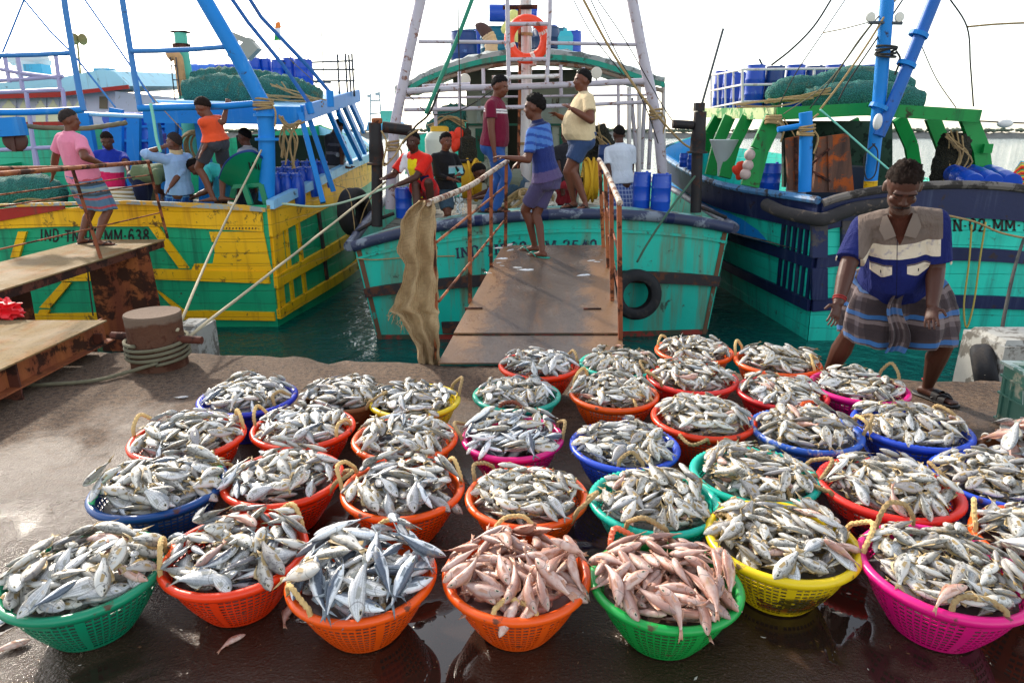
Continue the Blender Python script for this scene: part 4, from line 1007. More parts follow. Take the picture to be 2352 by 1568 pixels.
for pts in (((40, -20), (55, 0), (120, 78), (166, 122)), ((166, 122), (220, 190), (265, 247)), ((75, -40), (55, 0), (25, 75), (-4, 145)), ((195, 0), (230, 50), (310, 167)), ((310, 167), (330, 200), (356, 236))):
    tubeL('stay', pts, .013, blue_tube, 9.5, n_=6)
tubeL('spar', [(350, 232), (480, 236), (600, 240)], .02, skyblue_p, 10.2, n_=6); tubeL('spar', [(190, 262), (330, 268), (480, 265), (590, 268)], .03, skyblue_p, 10.6, n_=8)
# canopy roof with blue fascia
c1, c2, c3_ = at(690, 258, Y=10.0), at(816, 216, Y=14.0), at(330, 247, Y=10.0)
zc = c1.z + .0
mb = MB(); r4 = [V((c3_.x, 10.0, zc+.03)), V((c1.x, 10.0, zc)), V((c2.x, 14.2, c2.z)), V((c3_.x - .3, 14.2, c2.z+.05))]
mb.prism(r4, (0, 0, .05)); mb.build('roof', skyblue_p, LBt, smooth=False)
mb = MB(); mb.bar(r4[0]+V((0,-.03,-.05)), r4[1]+V((.03,-.03,-.05)), .05, .24); mb.bar(r4[1]+V((.03,0,-.02)), r4[2]+V((.03,0,-.02)), .05, .22); mb.build('roof_fascia', blue_p, LBt, smooth=False)
for (xa, ya, Ya, xb, yb, Yb, w) in ((690, 262, 10.0, 742, 466, 9.75, .15), (706, 260, 10.6, 766, 440, 10.6, .22), (752, 250, 11.6, 806, 372, 12.2, .16), (776, 255, 12.2, 828, 362, 13.2, .16), (786, 232, 13.2, 838, 348, 14.6, .2), (803, 228, 14.0, 834, 297, 15.6, .2)):
    mb = MB(); mb.bar(at(xa, ya, Y=Ya), at(xb, yb, Y=Yb), w, .07, up=(1, .3, 0)); mb.build('canopy_post', blue_p, LBt, smooth=False)
for x in (-6.3, -5.3, -4.6):
    mb = MB(); mb.box((x, 10.6, (zc+.2)/2), (.16, .1, zc-.2)); mb.build('canopy_post', blue_p, LBt, smooth=False)
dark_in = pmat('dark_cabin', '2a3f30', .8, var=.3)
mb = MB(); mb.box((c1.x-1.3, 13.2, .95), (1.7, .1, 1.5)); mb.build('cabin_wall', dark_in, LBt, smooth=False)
# rails on the roof
iron_rail = pmat('dark_rail', '3a4148', .5, metal=.3, var=.3)
mb = MB()
for (xa, ya, xb, yb) in ((650, 146, 812, 140), (700, 160, 815, 160), (690, 187, 815, 186), (640, 186, 760, 190)): mb.tube([at(xa, ya, Y=13.2), at(xb, yb, Y=13.6)], .016, 6)
for (x, ya, yb) in ((775, 125, 240), (793, 123, 232), (801, 126, 226), (808, 123, 222)): mb.tube([at(x, ya, Y=13.4), at(x+6, yb, Y=13.4)], .02, 6)
mb.build('roof_railing', iron_rail, LBt)
tubeL('antenna', [(738, 72), (744, 190)], .010, iron_rail, 13.6, n_=5)
for pts in (((562, -20), (600, 40), (712, 158), (757, 212)), ((520, -20), (570, 52), (650, 150), (712, 240))): tubeL('boom', pts, .027, paint('deep_blue_boom', '1c5da0', .1, .1), 10.2, n_=8)
tubeL('boom_end', [(757, 208), (760, 246)], .05, blue_p, 10.2); tubeL('boom_end', [(708, 236), (716, 262)], .05, blue_p, 10.0)
# funnel, ventilator and ladder
teal_f = paint('pale_green_funnel_paint', '59b79d', .15, .1)
mb = MB(); mb.tube([at(414, 76, Y=12.2), at(419, 120, Y=12.2), at(427, 190, Y=12.2), at(434, 250, Y=12.2), at(446, 380, Y=12.2)], [.10, .10, .125, .15, .15], 14); mb.build('funnel', teal_f, LBt)
mb = MB(); p = at(414, 74, Y=12.2); mb.box(p, (.26, .2, .02)); p = at(417, 106, Y=12.2); mb.lathe([(.12, -.03), (.14, -.03), (.14, .03), (.12, .03)], 14, p, closed=True); mb.build('funnel_band', rust_dark, LBt, smooth=False)
vent = pmat('lagged_pipe', 'c99a68', .8, var=.3, vscale=12, bump=.4)
mb = MB(); mb.tube(cat_curve([at(388, 132, Y=12.0), at(397, 127, Y=12.0), at(408, 132, Y=12.0), at(413, 160, Y=12.0), at(421, 220, Y=12.0)], 5), .075, 12); mb.build('ventilator', vent, LBt)
mb = MB()
for x in (391, 404): mb.tube([at(x, 132, Y=11.9), at(x+12, 240, Y=11.9)], .010, 5)
for y_ in (152, 184, 210): mb.tube([at(391+(y_-132)*.11, y_, Y=11.9), at(405+(y_-132)*.11, y_, Y=11.9)], .010, 5)
mb.build('ladder', iron_rail, LBt)
mb = MB(); rz = V((1,.0,-.45)).normalized(); p = at(556, 104, Y=12); mb.bar(at(531, 80, Y=12), at(582, 100, Y=12), .12, .09); mb.bar(at(540, 86, Y=12), at(540, 130, Y=12), .10, .06); mb.bar(at(562, 100, Y=12), at(585, 126, Y=12), .2, .26); mb.bar(at(528, 120, Y=12), at(550, 128, Y=12), .16, .16); mb.build('floodlight_rack', pmat('weathered_aluminium', '9a9a90', .5, metal=.4, var=.2), LBt, smooth=False)
# flag behind the boat
FL = thing('flag', 'small saffron white and green flag on a line above the left trawler', 'flag', at(636, 95, Y=14))
for i, (h, y0f, y1f) in enumerate((('f08030', 52, 66), ('ece8e4', 66, 80), ('2a9a3c', 80, 94))):
    mb = MB(); mb.prism([at(630 + (3-i)*1.2, y0f, Y=14), at(642, y0f-2, Y=14), at(646, y1f-2, Y=14), at(629 + (2-i), y1f, Y=14)], (0, .01, 0)); mb.build('flag_band', pmat('flag_' + h, h, .8), FL, smooth=False)
mb = MB(); mb.tube([at(637, 36, Y=14.02), at(643, 55, Y=14.02), at(641, 150, Y=14.02)], .008, 5); mb.build('pole', iron_rail, FL)
# ---------------------------------------------------------------- centre boat
CB = thing('trawler', 'turquoise trawler with white gantry and arched canopy in the middle', 'boat', (.45, 11, WZ), 'trawlers moored stern to the quay')
YC = 8.7
pl_, pr_ = at(812, 562, Y=YC-.1), at(1676, 520, Y=YC+.15)
bl_, br_ = at(866, 778, z=WZ), at(1624, 766, z=WZ)
def CT(u, t, off=0):
    """point of the transom: u 0..1 from left to right, t 0 waterline .. 1 rail; bowed in plan, cambered on top"""
    a = bl_.lerp(br_, u); b = pl_.lerp(pr_, u); k = 1 - (2*u-1)**2
    b = b + V((0, 0, .30*k**.9)); p = a.lerp(b, t); p.y -= .10*k + .14*math.sin(t*math.pi/2)*0 + off; p.z += 0
    if t < 0: p.z = WZ + t
    return p
mb = MB(); mb.grid(32, 14, lambda u, v: CT(u, -.4 + 1.4*v) if -.4+1.4*v >= 0 else CT(u, -.4+1.4*v)); mb.build('transom', teal_hull, CB)
mb = MB()
def c_side(sg):
    tp = [CT(0 if sg < 0 else 1, 1)] ; bt = [CT(0 if sg < 0 else 1, -.4)]
    for (dx, y, z) in ((-.12, 11.5, .62), (-.10, 14, .74), (.5, 16.5, .95), (2.2, 19, 1.3)):
        tp.append(V((.45 + sg*(2.45 - dx), y, z))); bt.append(V((.45 + sg*(2.2 - dx*1.1 if dx < 2 else .05), y*.99, WZ-.4)))
    return cat_curve(tp, 6), cat_curve(bt, 6)
CS = {sg: c_side(sg) for sg in (-1, 1)}
for sg in (-1, 1): loft(mb, [[b.lerp(a, t/5) for a, b in zip(*CS[sg])] for t in range(6)])
mb.build('hull', teal_hull, CB, ang=60)
mb = MB(); mb.add([p + V((.02,.0,0)) - V((0,0,p.z-.28-max(0,p.z-1)*.7)) for p in CS[-1][0]] + [p + V((-.02,.0,0)) - V((0,0,p.z-.28-max(0,p.z-1)*.7)) for p in CS[1][0]], [(i, i+1, len(CS[1][0])+i+1, len(CS[1][0])+i) for i in range(len(CS[1][0])-1)]); mb.build('deck', deck_wood, CB, smooth=False)
def inner(u): p = CT(u, 1); return p
mb = MB(); loft(mb, [[inner(i/24) + V((0, .0, .0)) for i in range(25)], [inner(i/24) + V((0, .55, .02)) for i in range(25)], [inner(i/24) + V((0, .57, -.5)) for i in range(25)]]); mb.build('stern_deck', pmat('worn_teal_deck', '6fb0a8', .6, var=.3, dirt=('7a6a5a', .4, 4), co='World'), CB)
mb = MB(); mb.tube([CT(i/40, .985, .055) for i in range(41)], .068, 14); mb.tube([CS[-1][0][i] + V((-.06, 0, -.02)) for i in range(20)], .068, 12); mb.tube([CS[1][0][i] + V((.06, 0, -.02)) for i in range(20)], .068, 12); mb.build('rubbing_rail', navy_worn, CB)
for i, t in enumerate((.17, .33, .5, .66, .83)):
    mb = MB(); d = CT(t+.01, .985, .055) - CT(t, .985, .055); mb.lathe([(.066, -.05), (.0715, -.045), (.0715, .045), (.066, .05)], 14, CT(t, .985, .055), d); mb.build('rail_band', navy_p, CB)
mb = MB(); strip(mb, [CT(i/32, .868) for i in range(33)], [CT(i/32, .845) for i in range(33)], (0,-1,0), .03); mb.build('moulding', teal_hull, CB, smooth=False)
mb = MB(); strip(mb, [CT(.0 + i/32, .545) for i in range(33)], [CT(i/32, .455) for i in range(33)], (0,-1,0), .075); mb.build('rubbing_strake', dark_rub, CB, smooth=False)
mb = MB(); strip(mb, [CT(i/32, .045) for i in range(33)], [CT(i/32, -.05) for i in range(33)], (0,-1,0), .006); mb.build('boot_stripe', boot, CB, smooth=False)
for u0 in (.004, .984):
    mb = MB(); strip(mb, [CT(u0, 0.99), CT(u0+.012, .99)], [CT(u0, .0), CT(u0+.012, .0)], (0,-1,0), .012); mb.build('corner_plate', pmat('rust_stained_corner', '2a8f7c', .6, var=.3, dirt=('6b3a20', .7, 5), co='World'), CB, smooth=False)
mb = MB(); strip(mb, [CT(.20, .16), CT(.30, .16)], [CT(.20, .06), CT(.30, .06)], (0,-1,0), .05); mb.build('outlet', dark_rub, CB, smooth=False)
lettering('IND-TN-02-MM-2540', lambda s, h: CT(.262 + .385*s, .695 + .085*h, .006), CB, navy_paint, True)
# gantry, canopy, wheelhouse
def tubeC(nm, pts, r, mat, Y, n_=10, par=None): mb = MB(); mb.tube([at(x, y, Y=Y) for x, y in pts], r, n_); return mb.build(nm, mat, par or CB)
tubeC('gantry_leg', [(1006, -280), (975, -60), (966, 0), (944, 100), (920, 220), (905, 300), (898, 420), (896, 480)], .075, lilac_pipe, 10.3, 14)
tubeC('gantry_leg', [(1396, -280), (1440, -60), (1452, 0), (1473, 110), (1497, 220), (1512, 290), (1522, 400), (1526, 480)], .075, lilac_pipe, 10.3, 14)
tubeC('crossbar', [(961, 96), (1100, 97), (1166, 98)], .024, lilac_pipe, 10.3); tubeC('crossbar', [(1256, 99), (1340, 101), (1470, 103)], .024, lilac_pipe, 10.3)
tubeC('crossbar', [(935, 210), (1050, 203), (1200, 199), (1350, 193), (1493, 186)], .042, lilac_pipe, 10.3)
tubeC('crossbar', [(970, 200), (1080, 195)], .035, lilac_pipe, 10.6); tubeC('crossbar', [(928, 253), (1070, 250), (1300, 243), (1500, 234)], .028, lilac_pipe, 10.35)
tubeC('crossbar', [(930, 226), (1490, 218)], .018, lilac_pipe, 11.0); tubeC('crossbar', [(1130, 179), (1286, 175)], .03, white_p, 10.2)
for x, ya, yb in ((1055, 165, 246), (1110, 158, 215), (1288, 150, 220), (1340, 155, 200), (1000, 215, 290), (1420, 190, 300)): tubeC('upright', [(x, ya), (x+1, yb)], .026, lilac_pipe, 10.7)
LD = [(1166, 1168), (1262, 1255)]
tubeC('ladder_frame', [(1158, -260), (1164, -60), (1166, 40), (1169, 195)], .030, lilac_pipe, 10.2); tubeC('ladder_frame', [(1268, -260), (1264, -60), (1263, 40), (1256, 190)], .030, lilac_pipe, 10.2)
for y_ in (55, 136): tubeC('rung', [(1166, y_+1), (1262, y_)], .026, lilac_pipe, 10.2)
tubeC('mast', [(1206, -320), (1207, -60), (1207, 60), (1209, 200), (1206, 430)], .088, white_p, 10.9, 16)
tubeC('mast_pipe', [(1193, 20), (1194, 200), (1190, 440)], .024, rust, 10.75, 8)
mb = MB()
for y_ in (80, 250, 330): mb.lathe([(.09, -.02), (.105, -.02), (.105, .02), (.09, .02)], 14, at(1207, y_, Y=10.9), closed=True)
mb.build('mast_band', rope_tan, CB)
tubeC('mast_arm', [(1155, 18), (1235, 16)], .03, rust_dark, 10.8); tubeC('mast_peg', [(1212, 150), (1232, 149)], .03, white_p, 10.85)
arch = [(908, 210), (935, 198), (990, 170), (1060, 146), (1130, 130), (1200, 124), (1290, 126), (1360, 136), (1430, 157), (1490, 178), (1526, 188)]
NA = len(arch)
tarp = pmat('grey_tarpaulin', 'a9b2b2', .5, var=.25, vscale=5, dirt=('5d6a68', .35, 5), bump=.3, co='World')
fr_ = cat_curve([at(x, y, Y=11.4) for x, y in arch], 5)
mb = MB(); loft(mb, [fr_, [p + V((0, 1.6, .12)) for p in fr_], [p + V((0, 2.8, .12)) for p in fr_]]); loft(mb, [[p + V((0, 2.8, .07)) for p in fr_], [p + V((0, .02, -.05)) for p in fr_], [p for p in fr_]]); mb.build('canopy', tarp, CB)
rs_ = random.Random(14); tp0 = [p + V((0, -.025, -.015)) for p in fr_]; tp1 = [p + V((0, -.04 + rs_.uniform(-.015, .01), .055 + rs_.uniform(-.012, .02))) for p in fr_]; tp2 = [p + V((0, .25, .10 + rs_.uniform(-.02, .03))) for p in fr_]
mb = MB(); loft(mb, [tp0, tp1, tp2, [p + V((0, 1.2, .14)) for p in fr_]]); mb.build('canopy_cover', tarp, CB)
teal_f2 = paint('teal_fascia', '10927c', .2, .15)
mb = MB(); strip(mb, [p + V((0,0,-.01)) for p in fr_], [p + V((0,0,-.085)) for p in fr_], (0,-1,0), .03); mb.build('canopy_fascia', teal_f2, CB, smooth=False)
mb = MB(); mb.tube([p + V((0,.06,-.13)) for p in fr_], .032, 8); mb.build('canopy_frame', pmat('rusty_white_frame', '9a8a7c', .6, var=.3, dirt=('7a4a30', .35, 6), co='World'), CB)
for x, ya, yb in ((912, 210, 470), (1524, 192, 470), (1468, 185, 460), (1445, 200, 440)): tubeC('canopy_post', [(x, ya), (x, yb)], .035, white_p, 11.5)
for (xa, ya, xb, yb) in ((1450, 225, 1466, 400), (1481, 225, 1473, 390), (1498, 225, 1490, 390)): tubeC('canopy_post', [(xa, ya), (xb, yb)], .035, lilac_pipe, 11.9)
gw = pmat('grey_green_cabin_paint', 'b4baa9', .6, var=.12, dirt=('5c5a4c', .2, 5), co='World'); dg = paint('dark_green_panel', '14604a', .1, .1)
YW = 13.4
def rectC(nm, x0, y0_, x1, y1_, mat, Y, th, par=None): mb = MB(); mb.prism([at(x0, y1_, Y=Y), at(x1, y1_, Y=Y), at(x1, y0_, Y=Y), at(x0, y0_, Y=Y)], (0, th, 0)); return mb.build(nm, mat, par or CB, smooth=False)
glass = pmat('dim_cabin_glass', '8fa09a', .15, var=.2)
dark_door = pmat('doorway_shade', '121412', .9)
w_ = rectC('wheelhouse_wall', 1075, 160, 1166, 470, gw, YW, .1); rectC('wheelhouse_wall', 1193, 160, 1325, 470, gw, YW, .1); rectC('doorway_dark_sheet', 1160, 170, 1200, 470, dark_door, YW+.6, .05); rectC('wheelhouse_head', 1040, 165, 1345, 190, pmat('cabin_eave', '6e7468', .7), YW-.3, .5)  # near-black sheet behind the door opening paints the shade inside
rectC('wheelhouse_side', 1071, 170, 1075, 470, gw, YW, 2.0); rectC('wheelhouse_side', 1325, 170, 1329, 470, gw, YW, 2.0)
for (x0, y0_, x1, y1_) in ((1092, 225, 1106, 283), (1124, 222, 1150, 280), (1238, 222, 1270, 280), (1282, 222, 1312, 280)):
    f = rectC('window', x0, y0_, x1, y1_, gw, YW-.04, .03); rectC('pane', x0+2.5, y0_+3, x1-2.5, y1_-3, glass, YW-.047, .006, f)
for (x0, y0_, x1, y1_) in ((1092, 295, 1112, 372), (1124, 295, 1150, 372), (1285, 292, 1312, 372), (1240, 292, 1268, 372)): rectC('panel', x0, y0_, x1, y1_, dg, YW-.03, .025)
rectC('ledge', 1070, 284, 1330, 289, dg, YW-.09, .08)
for x, y_ in ((1068, 183), (1370, 168)):
    mb = MB(); p = at(x, y_, Y=10.9); mb.lathe([(.02, -.06), (.07, -.04), (.085, 0), (.08, .012), (.005, .016)], 18, p, (0, -1, -.1)); mb.build('lamp', pmat('lamp_glass', 'd9d6c8', .3), CB); tubeC('lamp_bracket', [(x, y_+9), (x, y_+24)], .014, lilac_pipe, 10.95, 6)
mb = MB(); mb.tube(cat_curve([at(1092, 57, Y=11.8), at(1108, 66, Y=11.8), at(1121, 80, Y=11.8)], 4), [.02, .05, .07, .08, .09, .095, .1, .1, .1], 12); mb.tube([at(1129, 122, Y=11.8), at(1130, 136, Y=11.8)], .10, 12); mb.build('exhaust_pipe', pmat('sooty_pipe', '4a2f2a', .7, var=.3), CB)
mb = MB(); mb.tube(cat_curve([at(1120, 79, Y=11.8), at(1127, 95, Y=11.8), at(1129, 123, Y=11.8)], 5), [.098+.010*(i % 2) for i in range(11)], 14); mb.build('exhaust_lagging', pmat('pale_lagging', 'cdb08c', .9, var=.25, bump=.5), CB)
# stern gallows posts: black iron
for (x, yt, yb, Y, r) in ((866, 272, 520, 9.15, .072), (1604, 250, 488, 9.3, .072)):
    p0, p1 = at(x, yt, Y=Y), at(x - (0 if x < 1000 else 6), yb, Y=Y); h = p0.z
    mb = MB(); mb.tube([p1, p0 + (p1-p0)*.3], r, 12); mb.lathe([(r, 0), (.13, .0), (.13, .025), (.10, .03), (.098, .16), (.10, .165), (.085, .30), (.08, .52), (.02, .525)], 16, p0 + (p1-p0)*.42); mb.build('gallows_post', black_iron, CB)
mb = MB(); p = at(866, 284, Y=9.15); mb.lathe([(.06, 0), (.07, .01), (.07, .06), (.05, .07)], 12, p); mb.build('post_cap', rust, CB)
mb = MB(); p = at(1606, 246, Y=9.3); mb.box(p, (.12, .12, .1)); mb.build('post_cap', black_iron, CB, smooth=False)
tubeC('roller', [(880, 292), (945, 300)], .07, black_iron, 9.2, 12); tubeC('roller', [(1545, 285), (1592, 288)], .055, black_iron, 9.3, 12)
tubeC('rail', [(1010, 372), (1085, 370)], .03, black_iron, 10.4, 8); tubeC('rail', [(1010, 372), (1012, 470)], .025, black_iron, 10.4, 8)
# boarding plank rail at the stern corners
tubeC('stern_bar', [(810, 537), (866, 505), (905, 490)], .025, black_iron, 9.2, 8); tubeC('stern_bar', [(1668, 500), (1620, 480), (1590, 470)], .025, black_iron, 9.3, 8)
# ---------------------------------------------------------------- right boat
YR = 8.45
RBt = thing('trawler', 'turquoise and navy trawler with bright green canopy moored at the right', 'boat', (6.5, 12, WZ), 'trawlers moored stern to the quay')
def RT(x, y, off=0): return at(x, y, Y=YR - off)
cb = RT(1856, 782); ct_ = RT(1886, 462)
r_top = cat_curve([ct_, V((3.18, 10.9, 1.0)), V((3.1, 14, 1.26)), V((3.6, 17, 1.40)), V((5.35, 20.5, 1.7))], 8)
r_bot = cat_curve([V((cb.x, YR, WZ-.4)), V((3.72, 12.2, WZ-.4)), V((3.75, 14.5, WZ-.4)), V((4.3, 17.2, WZ-.4)), V((5.35, 20, WZ-.4))], 8)
def sideR(t): return [b.lerp(a, t) for a, b in zip(r_top, r_bot)]
mirR = lambda c: [V((10.7 - p.x, p.y, p.z - .22*min(1, max(0, (p.y-9)/4)))) for p in c]
mb = MB(); loft(mb, [sideR(t/6) for t in range(7)]); loft(mb, [mirR(sideR(t/6)) for t in range(7)])
def RTt(u, t, off=0):
    a = V((cb.x, YR, WZ)).lerp(V((10.7-cb.x, YR, WZ)), u); b = ct_.lerp(V((10.7-ct_.x, YR, ct_.z)), u) + V((0, 0, .22*(1-(2*u-1)**2)**.8)); p = a.lerp(b, t)
    if t < 0: p = a + V((0, 0, t))
    p.y -= off; return p
mb.grid(20, 8, lambda u, v: RTt(u, -.4 + 1.4*v)); mb.build('hull', teal_hull2, RBt, ang=60)
mb = MB(); mb.add([V((p.x+.02, p.y+.02, .3 + max(0, p.z-1.0)*.6)) for p in r_top] + [V((10.7-p.x, p.y+.02, .3)) for p in r_top], [(i, i+1, len(r_top)+i+1, len(r_top)+i) for i in range(len(r_top)-1)]); mb.build('deck', deck_wood, RBt, smooth=False)
mb = MB(); loft(mb, [[p + V((.12, .05, 0)) for p in r_top], [p + V((.12, .05, -.7)) for p in r_top]]); loft(mb, [[RTt(i/16, 1, -.1) for i in range(17)], [RTt(i/16, 1, -.1) - V((0,0,.6)) for i in range(17)]]); mb.build('bulwark_lining', blue_p, RBt)
def tstrip(nm, t0, t1, th, mat, u0=0, u1=1): mb = MB(); strip(mb, [RTt(u0+(u1-u0)*i/20, t1) for i in range(21)], [RTt(u0+(u1-u0)*i/20, t0) for i in range(21)], (0,-1,0), th); return mb.build(nm, mat, RBt, smooth=False)
def sstrip(nm, t0, t1, th, mat, i0=0, i1=28): mb = MB(); a, b = sideR(t1), sideR(t0); strip(mb, a[i0:i1], b[i0:i1], (-.95, -.3, 0), th); return mb.build(nm, mat, RBt, smooth=False)
HT = ct_.z - WZ; zt = lambda y: (RT(1880, y).z - WZ)/HT; zs2 = lambda t: (t*HT + .4)/(HT + .4)
for f, k in ((tstrip, lambda t: t), (sstrip, zs2)):
    f('top_plank', k(zt(532)), k(1.0), .05, navy_p); f('strake', k(zt(618)), k(zt(592)), .05, navy_p); f('strake', k(zt(714)), k(zt(688)), .05, navy_p)
cap_g = pmat('worn_grey_wood', '6f6862', .8, var=.3, dirt=('2a2624', .4, 5), bump=.4, co='World')
mb = MB(); mb.tube([RTt(i/24, .99, .06) for i in range(25)], .05, 8); mb.build('gunwale_cap', cap_g, RBt)
mb = MB(); mb.tube([p + V((-.05, -.02, .01)) for p in r_top[:26]], .05, 8); mb.build('gunwale_cap', paint('worn_blue_cap', '4f86b8', .2, .3), RBt)
mb = MB(); mb.tube(cat_curve([at(1760, 470, Y=9.2), at(1800, 488, Y=8.7), at(1868, 502, Y=8.32), at(1895, 503, Y=8.30), at(1960, 480, Y=8.33), at(2040, 468, Y=8.35)], 6), .082, 10); mb.build('corner_fender', pmat('weathered_fender', '2e2b2c', .9, var=.4, vscale=7, dirt=('6a5c50', .18, 6), bump=.6, bscale=25, co='World'), RBt)
blk = pmat('weathered_block', '4a4548', .8, var=.4, dirt=('2a3358', .4, 4), bump=.3, co='World')
for (x0, x1, m) in ((1861, 1896, blk), (1929, 1962, blk)):
    for (y0_, y1_) in ((506, 590), (614, 686)): mb = MB(); mb.prism([RT(x0, y1_, .0), RT(x1, y1_, .0), RT(x1, y0_, .0), RT(x0, y0_, .0)], (0, -.07, 0)); mb.build('corner_block', m if y0_ < 600 else navy_p, RBt, smooth=False)
a, b = sideR(zs2(zt(522))), sideR(zs2(zt(610))); a2, b2 = sideR(zs2(zt(620))), sideR(zs2(zt(700)))
for k in range(6):
    for (aa, bb) in ((a, b), (a2, b2)):
        q = .12 + k*.38; i = int(q); f = q-i
        p0 = aa[i].lerp(aa[i+1], f); p1 = bb[i].lerp(bb[i+1], f); d = (aa[i+1]-aa[i]).normalized()*.05
        mb = MB(); strip(mb, [p0, p0+d], [p1, p1+d], (-.95,-.3,0), .035); mb.build('side_rib', navy_p, RBt, smooth=False)
lettering('IND-TN-02-MM-1846', lambda s, h: RT(2098 + 330*s, 532 - 2*s - 27*h, .006), RBt, black_paint, True)
# canopy
g1, g2, g3 = at(1786, 262, Y=9.6), at(2243, 258, Y=9.6), at(1622, 262, Y=13.0)
zr = g1.z
mb = MB(); mb.prism([g1, V((g2.x, 9.6, zr)), V((g2.x - .3, 13.4, zr+.05)), V((g3.x, 13.4, zr+.05))], (0, 0, .05)); mb.build('canopy', green_p, RBt, smooth=False)
mb = MB(); mb.bar(g1 + V((-.02, -.03, 0)), V((2.55*0+at(1990, 240, Y=9.57).x, 9.57, zr+.06)), .06, .16); mb.bar(V((at(1990, 240, Y=9.57).x, 9.57, zr+.06)), V((g2.x+.03, 9.57, zr-.03)), .06, .16); mb.build('canopy_fascia', green_p, RBt, smooth=False)
pale_g = pmat('sunlit_green_paint', 'b9c890', .6, var=.25, dirt=('2a8a4a', .4, 5), co='World')  # sunlit side of the green beam, its brightness put into the colour
mb = MB(); mb.bar(g1 + V((-.02, .02, .0)), g3 + V((-.02, .3, .03)), .06, .16); mb.build('canopy_fascia', pale_g, RBt, smooth=False)
for (xa, ya, Ya, xb, yb, Yb, w) in ((1778, 270, 9.6, 1722, 428, 9.5, .24), (1716, 270, 10.7, 1664, 408, 10.5, .18), (1676, 268, 11.4, 1632, 402, 11.3, .18), (1650, 268, 12.2, 1618, 350, 12.4, .18), (2064, 270, 11.6, 2104, 404, 11.9, .2), (2140, 268, 10.7, 2178, 420, 10.8, .2), (2222, 268, 9.8, 2262, 428, 9.7, .22), (1960, 275, 12.5, 1984, 400, 12.6, .16)):
    mb = MB(); A, Bq = at(xa, ya, Y=Ya), at(xb, yb, Y=Yb); mid_ = A.lerp(Bq, .5) + V((-.04 if xb < xa else .05, 0, .03))
    for s_, e_ in ((A, mid_), (mid_, Bq)): mb.bar(s_, e_, .07, w, up=(1, 0, .2))
    mb.build('canopy_post', green_p, RBt, smooth=False)
mb = MB(); mb.box((at(2262, 341, Y=9.7).x, 9.65, at(2262, 341, Y=9.7).z), (.12, .05, .12)); mb.build('post_stub', green_p, RBt, smooth=False)
def tubeR(nm, pts, r, mat, Y, n_=10): mb = MB(); mb.tube([at(x, y, Y=Y) for x, y in pts], r, n_); return mb.build(nm, mat, RBt)
tubeR('mast', [(2070, -280), (2045, -60), (2038, 0), (2026, 150), (2018, 250), (2008, 340), (2000, 416)], .082, blue_p, 9.25, 16)
tubeR('mast_foot', [(2000, 415), (1998, 442)], .084, yellow_p, 9.25, 16)
tubeR('spar', [(2262, -280), (2170, -60), (2146, 0), (2110, 90), (2070, 190), (2040, 262), (2018, 312)], .075, paint('deep_blue_spar', '1a62b4', .12, .12), 9.15, 14)
for x, y_ in ((2110, 80), (2082, 148), (2018, 246)):
    p = at(x, y_, Y=9.15); mb = MB(); mb.lathe([(.07, -.025), (.115, -.025), (.115, .025), (.07, .025)], 14, p, (.35, 0, .94), closed=True); mb.build('spar_clamp', blue_p, RBt, smooth=False)
tubeR('crosstree', [(1994, 52), (2072, 54)], .02, iron_rail, 9.2, 6)
for x in (2000, 2066): mb = MB(); mb.lathe([(.015, -.05), (.05, -.03), (.062, 0), (.055, .012), (.004, .016)], 14, at(x, 40, Y=9.2), (0, -1, 0)); mb.build('lamp', pmat('lamp_glass', 'd9d6c8', .3), RBt)
tubeR('derrick_post', [(1850, 258), (1852, 300), (1848, 440)], .08, blue_p, 9.0, 14); tubeR('derrick_arm', [(1786, 298), (1848, 288)], .035, blue_p, 9.0, 8)
tubeR('antenna', [(1661, 66), (1612, 240)], .018, iron_rail, 10.4, 6); tubeR('antenna', [(1744, 136), (1752, 152)], .015, iron_rail, 11.5, 6)
mb = MB(); mb.box((at(1950, 380, Y=10.4).x, 11.0, .8), (1.0, .8, .9)); mb.build('engine_casing', pmat('navy_casing', '16223a', .7, var=.3), RBt, smooth=False)
mb = MB(); mb.prism([at(x, y, Y=12.4) for x, y in ((1800, 430), (2050, 430), (2050, 278), (1800, 278))], (0, .1, 0)); mb.build('cabin_wall', pmat('interior_shade_green', '1c3a2c', .8, var=.4, dirt=('0f1a14', .3, 4)), RBt, smooth=False)  # dark panel added under the canopy, interior shade painted into its colour
# ---- boats far behind: white cabin boat at the left, green hull behind the centre trawler
WB = thing('cabin_boat', 'white cabin boat with pale blue roof and arched windows behind the left trawler', 'boat', (-9.5, 14.5, WZ))
YB = 14.0
wall_w = pmat('lilac_white_cabin', 'cfcade', .5, var=.08, dirt=('8a7a70', .12, 5), co='World'); roof_w = paint('pale_cyan_roof', 'a5d8e6', .12, .05)
def rectB(nm, x0, y0_, x1, y1_, mat, Y, th, par=None): mb = MB(); mb.prism([at(x0, y1_, Y=Y), at(x1, y1_, Y=Y), at(x1, y0_, Y=Y), at(x0, y0_, Y=Y)], (0, th, 0)); return mb.build(nm, mat, par or WB, smooth=False)
rectB('cabin_wall', -150, 210, 265, 300, wall_w, YB, 3.0)
mb = MB(); P = [at(-200, 195, Y=YB-.3), at(10, 190, Y=YB-.3), at(150, 176, Y=YB-.3), at(230, 160, Y=YB-.3), at(262, 164, Y=YB-.3), at(297, 198, Y=YB-.3), at(250, 206, Y=YB-.3), at(140, 214, Y=YB-.3), at(-200, 222, Y=YB-.3)]
mb.prism(P, (0, 3.4, .2)); mb.build('roof', roof_w, WB, smooth=False)
mb = MB(); mb.bar(at(-200, 226, Y=YB-.34), at(140, 217, Y=YB-.34), .04, .10); mb.bar(at(140, 217, Y=YB-.34), at(296, 200, Y=YB-.34), .04, .07); mb.build('roof_edge', red_p, WB, smooth=False)
